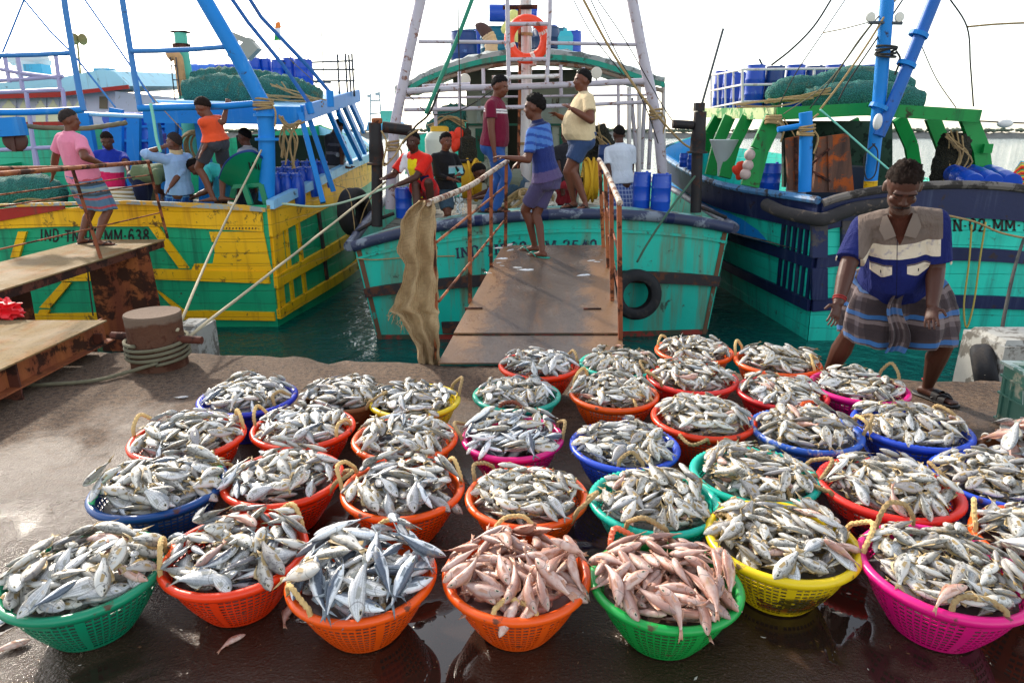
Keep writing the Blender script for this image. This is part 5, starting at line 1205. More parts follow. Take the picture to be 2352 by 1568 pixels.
pale_pane = pmat('pale_glass', 'e2d9b8', .1, var=.2)  # pale cream glass of the arched windows
for (x, w) in ((54, 17), (93, 22), (122, 22), (158, 16), (181, 24), (20, 30)):
    f = rectB('window', x-w/2-2, 226, x+w/2+2, 296, wall_w, YB-.03, .03)
    mb = MB(); pts = [at(x-w/2, 293, Y=YB-.04), at(x+w/2, 293, Y=YB-.04), at(x+w/2, 245, Y=YB-.04), at(x+w/4, 238, Y=YB-.04), at(x, 228, Y=YB-.04), at(x-w/4, 238, Y=YB-.04), at(x-w/2, 245, Y=YB-.04)]; mb.prism(pts, (0, .008, 0)); mb.build('pane', pale_pane, f, smooth=False)
rectB('window', 228, 222, 246, 250, pmat('brown_shutter', '7a6a58', .7), YB-.03, .02)
mb = MB(); P = [at(-300, 292, Y=YB-.5), at(205, 290, Y=YB-.5), at(260, 292, Y=YB-.3)]; 
mb.prism([at(-300, 296, Y=YB-.6), at(212, 290, Y=YB-.6), at(215, 470, Y=YB-.6), at(-300, 470, Y=YB-.6)], (0, 3.5, 0)); mb.build('hull', paint('pale_green_hull', '37b58e', .15, .06), WB, smooth=False)
mb = MB(); mb.bar(at(-200, 289, Y=YB-.62), at(210, 283, Y=YB-.62), .08, .07); mb.build('rubbing_rail', red_p, WB, smooth=False)
lil = pmat('lilac_frame_paint', 'a9a3c8', .5, var=.12, co='World')
mb = MB()
for pts in (((-40, 214), (60, 210), (145, 206)), ((60, 212), (75, 320), (92, 402)), ((144, 206), (152, 282), (158, 300)), ((-20, 155), (45, 168), (140, 180)), ((-20, 186), (60, 182), (145, 175)), ((40, 128), (52, 205)), ((128, 128), (138, 205)), ((10, 128), (22, 190)), ((0, 345), (90, 340), (150, 338)), ((70, 290), (85, 402))): mb.tube([at(x, y, Y=12.6) for x, y in pts], .035, 8)
mb.build('frame', lil, WB)
mb = MB(); p = at(66, 150, Y=15); mb.tube([at(66, 195, Y=15), at(66, 140, Y=15)], .22, 12); mb.tube([at(28, 137, Y=15), at(105, 137, Y=15)], .13, 10); mb.tube([at(30, 136, Y=15), at(30, 146, Y=15)], .12, 10); mb.tube([at(103, 136, Y=15), at(103, 148, Y=15)], .12, 10); mb.build('ventilator', pmat('white_ventilator', 'c9cfd2', .4), WB)
mb = MB(); mb.box(at(91, 183, Y=14.6), (.36, .3, .55)); mb.build('roof_locker', paint('cyan_locker', '49a6c8', .1, .1), WB, smooth=False); mb = MB(); mb.box(at(243, 176, Y=13.9), (.3, .25, .28)); mb.build('roof_locker', paint('cyan_locker', '49a6c8', .1, .1), WB, smooth=False)
mb = MB(); mb.tube([at(178, 98, Y=14.5), at(186, 182, Y=14.5)], .02, 6); mb.ell(at(170, 90, Y=14.5), (.10, .10, .11)); mb.ell(at(190, 91, Y=14.5), (.085, .085, .11)); mb.build('lamp', pmat('dull_brass', '7a7040', .6), WB)
NB = thing('trawler', 'small turquoise trawler moored beyond the centre trawler on its left', 'boat', (-2.2, 21, WZ))
mb = MB(); P = [at(930, 400, Y=20), at(1076, 400, Y=20), at(1076, 262, Y=20), at(1050, 272, Y=20), at(1000, 300, Y=20), at(940, 318, Y=20)]; mb.prism(P, (0, 3, 0)); mb.build('hull', paint('far_turquoise_hull', '2fc2a8', .15, .05), NB, smooth=False)
mb = MB(); mb.bar(at(1000, 296, Y=19.95), at(1076, 258, Y=19.95), .1, .12); mb.build('rubbing_rail', teal_f2, NB, smooth=False)
mb = MB()
for (x0, y0_, x1, y1_) in ((851, 216, 850, 296), (871, 211, 877, 296), (851, 232, 873, 231), (850, 262, 875, 260)): mb.tube([at(x0, y0_, Y=60), at(x1, y1_, Y=60)], .075, 5)
mb.box(at(847, 221, Y=60), (.30, .05, .22)); mb.box(at(866, 216, Y=60), (.34, .05, .26))
solo(mb, 'signal_mast', pmat('far_mast', 'a9bcc8', .7), 'distant pale signal mast with two small flags over the water', 'mast', smooth=False)
BB = thing('fishing_boat', 'far pale blue boat low on the water between the left and centre trawlers', 'boat', at(880, 290, Y=45))
mb = MB(); mb.prism([at(840, 300, Y=45), at(915, 300, Y=45), at(905, 278, Y=45), at(875, 286, Y=45), at(845, 280, Y=45)], (0, 4, 0)); mb.build('hull', paint('far_blue_hull', '5fa8d8', .1, .05), BB, smooth=False)
mb = MB(); mb.box(at(893, 272, Y=46), (.8, 1.2, .9)); mb.build('cabin', paint('far_teal_cabin', '5fc2b0', .1, .05), BB, smooth=False)
# ================================================================== PEOPLE
def col_mat(name, rough, spec=.3, bump=.0, bscale=40, sheen=0, sss=0, var=.15, wr=0):
    n = NT(name); c = n.coord('Object'); a = n.new('ShaderNodeAttribute'); a.attribute_name = 'Col'
    m = n.noise(c, 9, 4); col = n.mix(1.0, a.outputs['Color'], n.mix(m, 1-var, 1+var*.6), 'MULTIPLY')
    n.set(color=col, rough=rough, spec=spec, sheen=sheen, sss=sss)
    h = n.noise(c, bscale, 4, .6)
    if wr: h = n.math('ADD', n.math('MULTIPLY', h, .3), n.math('MULTIPLY', n.noise(n.coord('Object', (1, 1, .55)), wr, 3, .55, 1.2), 1.0))
    if bump: n.set(normal=n.bump(h, bump, .02 if wr else .004))
    MATS[name] = n.mat; return n.mat
SKIN = col_mat('skin', .52, .4, .2, 90, var=.16); CLOTH = col_mat('cloth', .85, .2, .8, 120, sheen=.1, wr=11)
HAIRM = pmat('black_hair', '120e0d', .8, spec=.2, var=.4, vscale=30, bump=.8, bscale=140); HAIRB = pmat('brown_sunlit_hair', '21150f', .85, spec=.2, var=.7, vscale=40, bump=.8, bscale=140); HAIRG = pmat('greying_hair', '332c2a', .85, spec=.2, var=.6, vscale=40, bump=.7, bscale=120)
SOLE = pmat('dark_sandal', '1d1a1c', .55); SOLET = pmat('green_sandal', '0f8f7d', .5); EYE = pmat('dark_eye', '0c0807', .15); EYEW = pmat('eye_white', 'c9bdb0', .25)
def finalize(mb, name, voxel, mat, parent, colfn, smooth=4, fac=.5):
    me = bpy.data.meshes.new(name); me.from_pydata([tuple(p) for p in mb.v], [], mb.f)
    o = bpy.data.objects.new(name, me); COL.objects.link(o)
    r = o.modifiers.new('r', 'REMESH'); r.mode = 'VOXEL'; r.voxel_size = voxel; r.use_smooth_shade = True
    if smooth: s_ = o.modifiers.new('s', 'SMOOTH'); s_.iterations = smooth; s_.factor = fac
    dg = bpy.context.evaluated_depsgraph_get(); m2 = bpy.data.meshes.new_from_object(o.evaluated_get(dg)); m2.name = name
    o.modifiers.clear(); o.data = m2; bpy.data.meshes.remove(me)
    nv = len(m2.vertices); co = np.empty(nv*3, np.float32); m2.vertices.foreach_get('co', co); co = co.reshape(-1, 3)
    c4 = np.ones((nv, 4), np.float32); c4[:, :3] = colfn(co)
    m2.color_attributes.new('Col', 'FLOAT_COLOR', 'POINT').data.foreach_set('color', c4.ravel())
    m2.materials.append(mat); m2.polygons.foreach_set('use_smooth', [True]*len(m2.polygons))
    return o
def settle(o, loc, parent=None):
    """origin to loc; parent it"""
    o.data.transform(Matrix.Translation(-V(loc)))
    if parent is None: o.location = loc
    else: o.parent = parent
def etube(mb, secs, n=14):
    """secs: list of (centre, right vector, forward vector, a, b)"""
    vs = []
    for c, r, f, a, b in secs:
        for j in range(n):
            t = 2*math.pi*j/n; vs.append(V(c) + r*(a*math.cos(t)) + f*(b*math.sin(t)))
    k = len(secs); fs = [(i*n+j, i*n+(j+1) % n, (i+1)*n+(j+1) % n, (i+1)*n+j) for i in range(k-1) for j in range(n)]
    fs += [tuple(range(n))[::-1], tuple(range((k-1)*n, k*n))]
    mb.add(vs, fs)
def limb(mb, pts, rads, n=12):
    mb.tube(pts, rads, n)
    for p, r in zip(pts, rads): mb.ell(p, (r, r, r), n=12, k=8)
def ik(a, b, l1, l2, hint):
    d = b - a; L = min(d.length, (l1+l2)*.998); dn = d.normalized(); b2 = a + dn*L
    x = (l1*l1 - l2*l2 + L*L)/(2*L); h = math.sqrt(max(0, l1*l1 - x*x)); hp = V(hint) - dn*V(hint).dot(dn)
    hp = hp.normalized() if hp.length > 1e-4 else dn.orthogonal()
    return a + dn*x + hp*h, b2
def rgb(h): return np.array(lin(h), np.float32)
def flat(h): c = rgb(h); return lambda T, S, F: np.tile(c, (len(T), 1))
def person(label, H, yaw, hip, neck, feet, hands, head=(0, 0, 0), g=1.0, skin='6b3f2a', shirt=None, sleeve=.55, low=None, hair='short', hairmat=None, shoe=SOLE, bust_yaw=None, elbow=None, knee=None, voxel=.0095, belly=0.0, face=None, eyes=False, hem=-.10, curl=.03, headpos=None, hsz=1.07):
    """all joints are places in the scene: hip, neck, feet [left, right], hands [left, right]; yaw is where the person faces"""
    s = H/1.70; hip, neck = V(hip), V(neck)
    q = lambda a: V((-math.sin(a), math.cos(a), 0))
    fw = q(R(yaw)); rt = V((fw.y, -fw.x, 0)); by = R(bust_yaw if bust_yaw is not None else yaw); fwb = q(by); rtb = V((fwb.y, -fwb.x, 0))
    t = (neck - hip).normalized(); SL = (neck - hip).length
    r = (rtb - t*rtb.dot(t)).normalized(); f = t.cross(r); f = f if f.dot(fwb) > 0 else -f
    if abs(t.dot(fwb)) > .97: f = V((0, 0, -1)) - t*(-t.z); f.normalize()
    P = lambda k, df=0, dr=0: hip + t*(k*SL) + f*df + r*dr
    b_ = belly
    prof = [(-.20, .13, .10, 0), (-.08, .165, .122, 0), (.06, .165*g, .122*g + b_*.5, b_*.35), (.28, .155*g, .112*g + b_, b_*.6), (.50, .160*g, .115*g + b_*.7, b_*.4), (.72, .172*g, .118*g, .0), (.86, .160*g, .100*g, -.01), (.95, .110, .082, -.012), (1.0, .07, .065, -.012)]
    def torso(mb, off, k0=-9, fl=0):
        etube(mb, [(P(k, df*s), r, f, (a + off + (fl*(.25-k) if k < .25 else 0))*s, (b + off + (fl*(.25-k) if k < .25 else 0))*s) for k, a, b, df in prof if k >= k0], 16)
    sh = [P(.865, -.005*s, -.172*(.55+.45*g)*s), P(.865, -.005*s, .172*(.55+.45*g)*s)]   # left, right
    arms = []
    for i in (0, 1):
        w = V(hands[i]); hint = (elbow[i] if elbow else (-fw*.6 + (rt if i else -rt)*.6 + V((0, 0, -.5))))
        e, w = ik(sh[i], w, .285*s, .255*s, hint); arms.append((sh[i], e, w))
    legs = []
    for i in (0, 1):
        sg = 1 if i else -1
        fx = V(feet[i][:3]); fa = R(feet[i][3]) if len(feet[i]) > 3 else R(yaw) - sg*.2; hj = hip + rt*(.088*sg*s) - V((0, 0, .04*s))
        ank = fx + V((0, 0, .075*s)); hint = knee[i] if knee else (q(fa) + fw)
        k_, a_ = ik(hj, ank, .42*s, .415*s, hint); legs.append((hj, k_, a_, q(fa)))
    # head
    hy, hp_, hr = R(head[0]) + R(yaw), R(head[1]), R(head[2])
    hf = q(hy); hrt = V((hf.y, -hf.x, 0)); m = Matrix.Rotation(-hp_, 3, hrt); hf = m @ hf; hu = m @ V((0, 0, 1)); m2 = Matrix.Rotation(hr, 3, hf); hu = m2 @ hu; hrt = m2 @ hrt
    hs_ = s*hsz; hc = V(headpos) if headpos is not None else neck + t*(.035*s) + hu*(.122*s) + hf*(.018*s)
    HR = Matrix((hrt, hf, hu)).transposed(); HL = lambda x, y, z: hc + hrt*(x*hs_) + hf*(y*hs_) + hu*(z*hs_)
    mb = MB(); torso(mb, 0)
    for i in (0, 1): mb.ell(hip + rt*((.075 if i else -.075)*s) - fw*(.035*s) - V((0,0,.05*s)), (.095*s, .10*s, .10*s))
    limb(mb, [neck - t*(.06*s), neck + t*.02*s, hc - hu*(.05*s) - hf*.01*s], [.068*s*g, .058*s, .056*s])
    mb.ell(HL(0, -.008, .022), (.077*hs_, .096*hs_, .098*hs_), HR, 18, 12); mb.ell(HL(0, .022, -.052), (.060*hs_, .066*hs_, .066*hs_), HR, 16, 10); mb.ell(HL(0, .048, -.085), (.034*hs_, .036*hs_, .030*hs_), HR)
    mb.ell(HL(0, .070, -.02), (.052*hs_, .026*hs_, .055*hs_), HR); mb.ell(HL(0, .080, .022), (.058*hs_, .016*hs_, .014*hs_), HR)
    mb.tube([HL(0, .088, .012), HL(0, .102, -.016), HL(0, .108, -.030)], [.008*hs_, .011*hs_, .013*hs_], 8); mb.ell(HL(-.013, .096, -.032), (.010*hs_,)*3); mb.ell(HL(.013, .096, -.032), (.010*hs_,)*3)
    mb.ell(HL(0, .086, -.060), (.026*hs_, .012*hs_, .007*hs_), HR); mb.ell(HL(0, .084, -.071), (.022*hs_, .012*hs_, .008*hs_), HR)
    for sg in (-1, 1): mb.ell(HL(.079*sg, -.008, -.008), (.010*hs_, .020*hs_, .033*hs_), HR); mb.ell(HL(.038*sg, .062, -.03), (.024*hs_, .022*hs_, .022*hs_), HR)
    for i, (S_, E_, W_) in enumerate(arms):
        limb(mb, [P(.86, 0, (.12 if i else -.12)*g*s), S_], [.062*s*g, .060*s*g]); limb(mb, [S_, S_.lerp(E_, .5), E_], [.058*s*g, .050*s*g, .042*s*g]); limb(mb, [E_, E_.lerp(W_, .35), W_], [.042*s*g, .041*s*g, .027*s*g])
        d = (W_ - E_).normalized(); u = (rt if i else -rt); u = (u*(.5) + fw*.6); side = (u - d*u.dot(d)).normalized(); nrm = d.cross(side)
        if i: nrm = -nrm
        etube(mb, [(W_ - d*.01*s, side, nrm, .026*s, .020*s), (W_ + d*.04*s, side, nrm, .039*s, .016*s), (W_ + d*.085*s, side, nrm, .041*s, .015*s), (W_ + d*.10*s, side, nrm, .036*s, .012*s)], 12)
        for j, (o_, L_) in enumerate(((.031, .062), (.0105, .072), (-.0105, .068), (-.031, .052))):
            b0 = W_ + d*.085*s + side*(o_*s); cu = nrm*(-.22 - .06*j) + d + side*(o_*4)
            p1 = b0 + (d + nrm*-.12 + side*(o_*7)).normalized()*(L_*.45*s); p2 = p1 + cu.normalized()*(L_*.35*s); p3 = p2 + (d - nrm*.75).normalized()*(L_*.30*s)
            mb.tube([b0 - d*.02*s, b0, p1, p2, p3], [.0092*s, .0090*s, .0085*s, .008*s, .0068*s], 7)
        b0 = W_ + d*.03*s + side*.03*s; mb.tube([b0 - side*.01*s, b0 + (d*.5 + side*.8 - nrm*.2).normalized()*.035*s, b0 + (d*.9 + side*.7 - nrm*.5).normalized()*.068*s], [.012*s, .0105*s, .008*s], 7)
    for hj, k_, a_, fa in legs:
        limb(mb, [hj, hj.lerp(k_, .4), k_], [.088*s*g, .078*s*g, .055*s]); cb_ = hj*0 + (k_.lerp(a_, .33) - fa*.018*s); limb(mb, [k_, cb_, a_], [.053*s, .054*s*g, .034*s])
        sd_ = V((fa.y, -fa.x, 0)); g0 = V((a_.x, a_.y, a_.z - .075*s))
        etube(mb, [(g0 - fa*.055*s + V((0,0,.030*s)), sd_, V((0,0,1)), .026*s, .028*s), (g0 + fa*.0*s + V((0,0,.04*s)), sd_, V((0,0,1)), .034*s, .038*s), (g0 + fa*.08*s + V((0,0,.026*s)), sd_, V((0,0,1)), .040*s, .026*s), (g0 + fa*.145*s + V((0,0,.018*s)), sd_, V((0,0,1)), .042*s, .017*s), (g0 + fa*.185*s + V((0,0,.014*s)), sd_, V((0,0,1)), .034*s, .012*s)], 12)
        for j in range(5): o_ = -.028 + .0145*j; mb.ell(g0 + fa*(.195 - .006*abs(j-1.5))*s + sd_*(o_*s) + V((0,0,.013*s)), (.009*s, .016*s, .010*s), Matrix.Rotation(math.atan2(-fa.x, fa.y), 3, 'Z'), 8, 6)
    sk = rgb(skin)
    def skincol(co):
        c = np.tile(sk, (len(co), 1)); h = co - np.array(hc); x, y, z = [h @ np.array(v)/hs_ for v in (hrt, hf, hu)]
        nearh = (np.abs(x) < .12) & (np.abs(y) < .14) & (np.abs(z) < .16)
        lips = nearh & (y > .078) & (np.abs(x) < .027) & (z < -.054) & (z > -.078); c[lips] *= np.array([.75, .5, .5])
        brow = nearh & (y > .066) & (np.abs(np.abs(x) - .034) < .022) & (z > .014) & (z < .026); c[brow] *= .25
        if face: c = face(c, nearh, x, y, z)
        return c
    base = V(((feet[0][0]+feet[1][0])/2, (feet[0][1]+feet[1][1])/2, min(feet[0][2], feet[1][2])))
    body = finalize(mb, 'person', voxel, SKIN, None, skincol, 3, .45); settle(body, base); tag(body, label, 'person')
    def sub(o): settle(o, base, body); return o
    # shirt
    if shirt is not None:
        mb = MB(); torso(mb, .020, hem, .10)
        for sg_ in (-1, 1): mb.ell(hip + rt*(.070*sg_*s) - fw*(.032*s) + t*(.01*s), (.112*s*g, .118*s*g, .09*s))

        for i, (S_, E_, W_) in enumerate(arms):
            limb(mb, [P(.90, -.005*s, (.07 if i else -.07)*g*s), S_], [.070*s*g, .064*s*g])
            q1 = S_.lerp(E_, min(1, sleeve)); mb.tube([S_, S_.lerp(q1, .5), q1], [.066*s*g, .069*s*g, .072*s*g], 14)
            if sleeve > 1.0: limb(mb, [S_, E_], [.07*s*g, .055*s*g]); mb.tube([E_, E_.lerp(W_, sleeve-1)], [.055*s*g, .04*s*g], 12)
        etube(mb, [(neck - t*.05*s, r, f, .085*s*g, .075*s), (neck + t*.012*s - f*.004*s, r, f, .070*s, .066*s), (neck + t*.034*s - f*.01*s, r, f, .068*s, .064*s)], 14)
        def sc(co):
            d = co - np.array(hip); return shirt(d @ np.array(t)/SL, d @ np.array(r)/s, d @ np.array(f)/s)
        sub(finalize(mb, 'shirt', max(.0065, voxel*1.05), CLOTH, None, sc, 4, .5))
    if low:
        kind, cf = low[0], low[1]
        if kind in ('shorts', 'trousers'):
            mb = MB(); etube(mb, [(P(k), r if kk else rt, f if kk else fw, (a+.016)*s, (b+.016)*s) for (k, a, b, kk) in ((-.26, .13, .11, 0), (-.14, .165*g, .128*g, 0), (.02, .168*g, .125*g + b_*.4, 1), (.14, .160*g, .118*g + b_*.8, 1))], 16)
            for sg_ in (-1, 1): mb.ell(hip + rt*(.075*sg_*s) - fw*(.035*s) - V((0,0,.05*s)), (.116*s*g, .120*s*g, .118*s))
            for hj, k_, a_, fa in legs:
                L_ = low[2] if kind == 'shorts' else 1
                e_ = hj.lerp(k_, L_); mb.tube([hj, hj.lerp(e_, .5), e_], [.108*s*g, .100*s*g, (.098 if kind == 'shorts' else .070)*s*g], 14); mb.ell(hj, (.105*s*g,)*3)
                if kind == 'trousers': limb(mb, [k_, k_.lerp(a_, .4), a_ + V((0,0,-.02*s))], [.070*s, .068*s, .058*s])
            sub(finalize(mb, 'trousers' if kind == 'trousers' else 'shorts', max(.0075, voxel*1.1), CLOTH, None, lambda co: cf((co @ np.array([0,0,1.0]) - hip.z), co[:, 0], co[:, 1]), 4, .5))
        else:
            # lungi: a wrapped cloth from the waist to a hem round both legs
            hemz, mat_ = low[1], low[2]; ks = [l[0].lerp(l[1], min(1.0, (l[0].z - hemz)/max(.05, l[0].z - l[1].z))) if l[1].z < hemz else l[1].lerp(l[2], (l[1].z - hemz)/max(.05, l[1].z - l[2].z)) for l in legs]
            hc2 = (ks[0] + ks[1])/2; hc2.z = hemz; wid = max(.10, (ks[1]-ks[0]).length/2); ax = (ks[1]-ks[0]); ax.z = 0; ax = ax.normalized() if ax.length > .05 else rt; ay = V((-ax.y, ax.x, 0))
            if ay.dot(fw) < 0: ay = -ay
            wz = P(.10); NU, NV = 72, 26; vs_, uvs = [], []
            for j in range(NV+1):
                v = j/NV; c_ = wz.lerp(hc2, v); e = v**low[6] if len(low) > 6 else v**.8
                aa = (.178*g*s)*(1-e) + (wid + low[3]*s)*e; bb = ((.132*g + b_*.8)*s)*(1-e) + (low[4]*s)*e
                bul = (.025 if len(low) > 7 else .018)*s*math.sin(math.pi*v)
                for i in range(NU):
                    a = 2*math.pi*i/NU; fold = (.015*math.sin(a*9 + 2*v + 1.2*math.sin(a*3)) + .010*math.sin(a*17 + 7*v + 1))*(1.35 if len(low) > 7 else 1)*e*s - (low[7]*aa*math.exp(-((a - math.pi/2)/.42)**2)*e if len(low) > 7 else 0)
                    ca, sa = math.cos(a), math.sin(a); sq = (abs(ca)**2.6 + abs(sa)**2.6)**(-1/2.6)*e + (1-e)
                    p = c_ + (r*(1-e) + ax*e)*((aa + bul + fold)*ca*sq) + (f*(1-e) + ay*e)*((bb + bul + fold)*sa*sq)
                    p.z += (.012*math.sin(a*3 + 1) + (.03*math.cos(2*a) if len(low) > 7 else 0))*s*e; vs_.append(p); uvs.append((i/NU, v))
            mb = MB(); mb.add(vs_, [(j*NU+i, (j+1)*NU+i, (j+1)*NU+(i+1) % NU, j*NU+(i+1) % NU) for j in range(NV) for i in range(NU)] + [tuple(range(NU)), tuple(range(NV*NU, (NV+1)*NU))[::-1]])
            o = mb.build('lungi', mat_, None, ang=180); uvl = o.data.uv_layers.new(name='UVMap'); w_ = low[5] if len(low) > 5 else 1.0
            for pl in o.data.polygons:
                us = [uvs[o.data.loops[li].vertex_index] for li in pl.loop_indices]; wrap = max(u[0] for u in us) - min(u[0] for u in us) > .5
                for li, u in zip(pl.loop_indices, us): uvl.data[li].uv = (u[0] + (1 if wrap and u[0] < .5 else 0), u[1])
            sub(o)
    # hair
    if hair:
        rs = random.Random(int(H*1000)); NU, NV = 44, 26; mb = MB(); vs_ = []; keep = []
        top = dict(short=1.0, curly=1.0, full=1.02)[hair]
        for j in range(NV+1):
            th = math.pi*j/NV*.80
            for i in range(NU):
                a = 2*math.pi*i/NU; x, y, z = math.sin(th)*math.cos(a), math.sin(th)*math.sin(a), math.cos(th)
                nz = rs.gauss(0, curl) + (.10 if hair == 'full' else .05)
                hl = .13 + .46*max(0, y) - .85*max(0, -y) + rs.uniform(-.08, .08)
                k = 1 + nz*min(1, (z-hl)/.22) + .015 if z > hl else .93
                vs_.append(HL(x*.078*k*top, y*.097*k*top - .008, z*.099*k*top + .024))
        mb.add(vs_, [(j*NU+i, (j+1)*NU+i, (j+1)*NU+(i+1) % NU, j*NU+(i+1) % NU) for j in range(NV) for i in range(NU)] + [tuple(range(NV*NU, (NV+1)*NU))[::-1]])
        sub(mb.build('hair', hairmat or HAIRM, None, ang=180))
    if eyes:
        for sg in (-1, 1):
            mb = MB(); mb.ell(HL(.030*sg, .0795, .000), (.0125*s, .009*s, .0062*s), HR); o = mb.build('eye', EYEW, None); sub(o)
            mb = MB(); mb.ell(HL(.030*sg, .0865, .000), (.0056*s, .0035*s, .0056*s), HR, 10, 6); o2 = mb.build('iris', EYE, None); settle(o2, base, o)
    if shoe:
        for hj, k_, a_, fa in legs:
            sd_ = V((fa.y, -fa.x, 0)); g0 = V((a_.x, a_.y, a_.z - .075*s)); mb = MB()
            etube(mb, [(g0 + fa*d_*s + V((0,0,-.002*s)), sd_, V((0,0,1)), w_*s, .011*s) for d_, w_ in ((-.095, .015), (-.07, .036), (0, .040), (.09, .050), (.16, .052), (.205, .04), (.222, .015))], 12)
            for (d0, d1) in ((.15, .07), ):
                for sg in (-1, 1): mb.tube(cat_curve([g0 + fa*.165*s + sd_*-.012*s + V((0,0,.03*s)), g0 + fa*.12*s + sd_*.026*sg*s + V((0,0,.052*s)), g0 + fa*.06*s + sd_*.045*sg*s + V((0,0,.012*s))], 4), .0065*s, 6)
            sub(mb.build('sandal', shoe, None))
    person.last = dict(HL=HL, P=P, s=s, r=r, f=f, t=t, body=body, base=base, arms=arms, legs=legs, HR=HR, hrt=hrt, hf=hf, hu=hu, sub=sub)
    return body
def uvcheck(name, base, bands_u, bands_v, nu=7, nv=5, rough=.9):
    """woven check or stripes: bands_u / bands_v are (start, end, colour) within one repeat"""
    n = NT(name); uv = n.new('ShaderNodeUVMap').outputs[0]; sp = n.new('ShaderNodeSeparateXYZ'); n.ln(uv, sp.inputs[0])
    col = lin(base)
    for sock, bands, k in ((sp.outputs[0], bands_u, nu), (sp.outputs[1], bands_v, nv)):
        fr = n.math('FRACT', n.math('MULTIPLY', sock, k))
        for a, b, h in bands:
            m = n.math('MULTIPLY', n.math('GREATER_THAN', fr, a), n.math('LESS_THAN', fr, b))
            col = n.mix(n.math('MULTIPLY', m, .62 if bands_u and bands_v else 1.0), col, lin(h))
    c = n.coord('Object'); col = n.mix(1.0, col, n.mix(n.noise(c, 11, 4), .8, 1.1), 'MULTIPLY')
    n.set(color=col, rough=rough, spec=.15, sheen=.15, normal=n.bump(n.math('ADD', n.noise(c, 14, 3, .6, 1), n.math('MULTIPLY', n.noise(c, 160, 2), .2)), .5, .012)); MATS[name] = n.mat; return n.mat
def stripes(base, *bands):
    """shirt colours by height along the back: (from, to, colour)"""
    def fn(T, S, F):
        c = np.tile(rgb(base), (len(T), 1))
        for a, b, h in bands: c[(T > a) & (T < b) & (np.abs(S) < .19)] = rgb(h)
        return c
    return fn
def pt(x, y, Y): return at(x, y, Y=Y)
def ft(x, y, z, yaw, Y=None): p = at(x, y, z=z) if Y is None else at(x, y, Y=Y); return (p.x, p.y, p.z if Y is not None else z, yaw)
def gz(x, Y, z, yaw):
    """a foot at image column x, distance Y, height z"""
    d = (Y*math.cos(PITCH) + (CAMZ - z)*math.sin(PITCH)); return ((x-1176)/1568*d, Y, z, yaw)
def pz(x, Y, z): return V(gz(x, Y, z, 0)[:3])
# ---- the man standing on the quay at the right
def r1_tsf(T, S, F): return np.stack([T, S, F], 1)
n = NT('navy_cream_taupe_shirt'); at_ = n.new('ShaderNodeAttribute'); at_.attribute_name = 'Col'
sc_ = n.new('ShaderNodeSeparateXYZ'); n.ln(at_.outputs['Vector'], sc_.inputs[0]); T_, S_, F_ = sc_.outputs; aS = n.math('ABSOLUTE', S_)
G_ = lambda a, b: n.math('GREATER_THAN', a, b); L_ = lambda a, b: n.math('LESS_THAN', a, b); M_ = lambda *q: q[0] if len(q) == 1 else n.math('MULTIPLY', q[0], M_(*q[1:]))
c = n.coord('Object'); stain = n.mix(n.ramp(n.noise(c, 26, 3), [(.56, 0), (.66, .5)]), lin('d3c6b0'), lin('7f7890'))
col = n.mix(n.noise(c, 7, 4), lin('10174a'), lin('1a2568')); bod = L_(aS, .212)
col = n.mix(M_(bod, G_(T_, .655), L_(T_, .80)), col, stain); col = n.mix(M_(L_(aS, .222), G_(T_, .80)), col, n.mix(n.noise(c, 9, 4), lin('5f524b'), lin('7d6e64')))
pd = n.math('ABSOLUTE', n.math('SUBTRACT', aS, .100)); flap = n.math('SUBTRACT', .515, n.math('MULTIPLY', n.math('SUBTRACT', .062, pd), .75))
col = n.mix(M_(L_(pd, .060), L_(T_, .585), G_(T_, flap), G_(F_, .03)), col, stain); col = n.mix(M_(L_(pd, .062), L_(T_, .600), G_(T_, .588), G_(F_, .03)), col, lin('6a5c54'))
col = n.mix(M_(L_(pd, .003), L_(T_, .545), G_(T_, .515), G_(F_, .03)), col, lin('1a1a22'))
col = n.mix(M_(L_(n.math('ABSOLUTE', n.math('SUBTRACT', S_, .014)), .0022), L_(T_, .86), G_(F_, .03)), col, lin('0b0f30'))
col = n.mix(M_(L_(aS, n.math('MULTIPLY', n.math('SUBTRACT', T_, .80), .28)), G_(F_, .02), L_(T_, 1.05)), col, lin('4a2519'))
h_ = n.math('ADD', n.math('MULTIPLY', n.noise(c, 130, 3), .15), n.noise(n.coord('Object', (1, 1, .5)), 9, 3, .55, 1.4))
n.set(color=col, rough=.85, spec=.2, normal=n.bump(h_, .85, .03)); R1SHIRT = n.mat; MATS['r1'] = n.mat
def sm(x, a, b): t = np.clip((x-a)/(b-a), 0, 1); return t*t*(3-2*t)
def r1_face(c, nh, x, y, z):
    st = sm(-z, .028, .062)*sm(y, -.045, .0)*nh; st = np.maximum(st, sm(np.abs(x), .052, .066)*sm(y, -.03, .01)*sm(-z, -.03, .0)*(y < .06)*nh)*.22
    st = st*(1 - (np.abs(x) < .030)*(y > .075)*(z > -.084)*.85)*.8
    return c*(1-st[:, None]*.75) + rgb('a8a096')*st[:, None]*.75
plaid = uvcheck('brown_blue_plaid', '4d4040', [(.0, .42, '2a2224'), (.5, .62, '8a7c7a'), (.8, .9, '75686a')], [(.05, .22, '2f6fae'), (.27, .42, '847472'), (.60, .95, '32292c')], 7, 2.3)
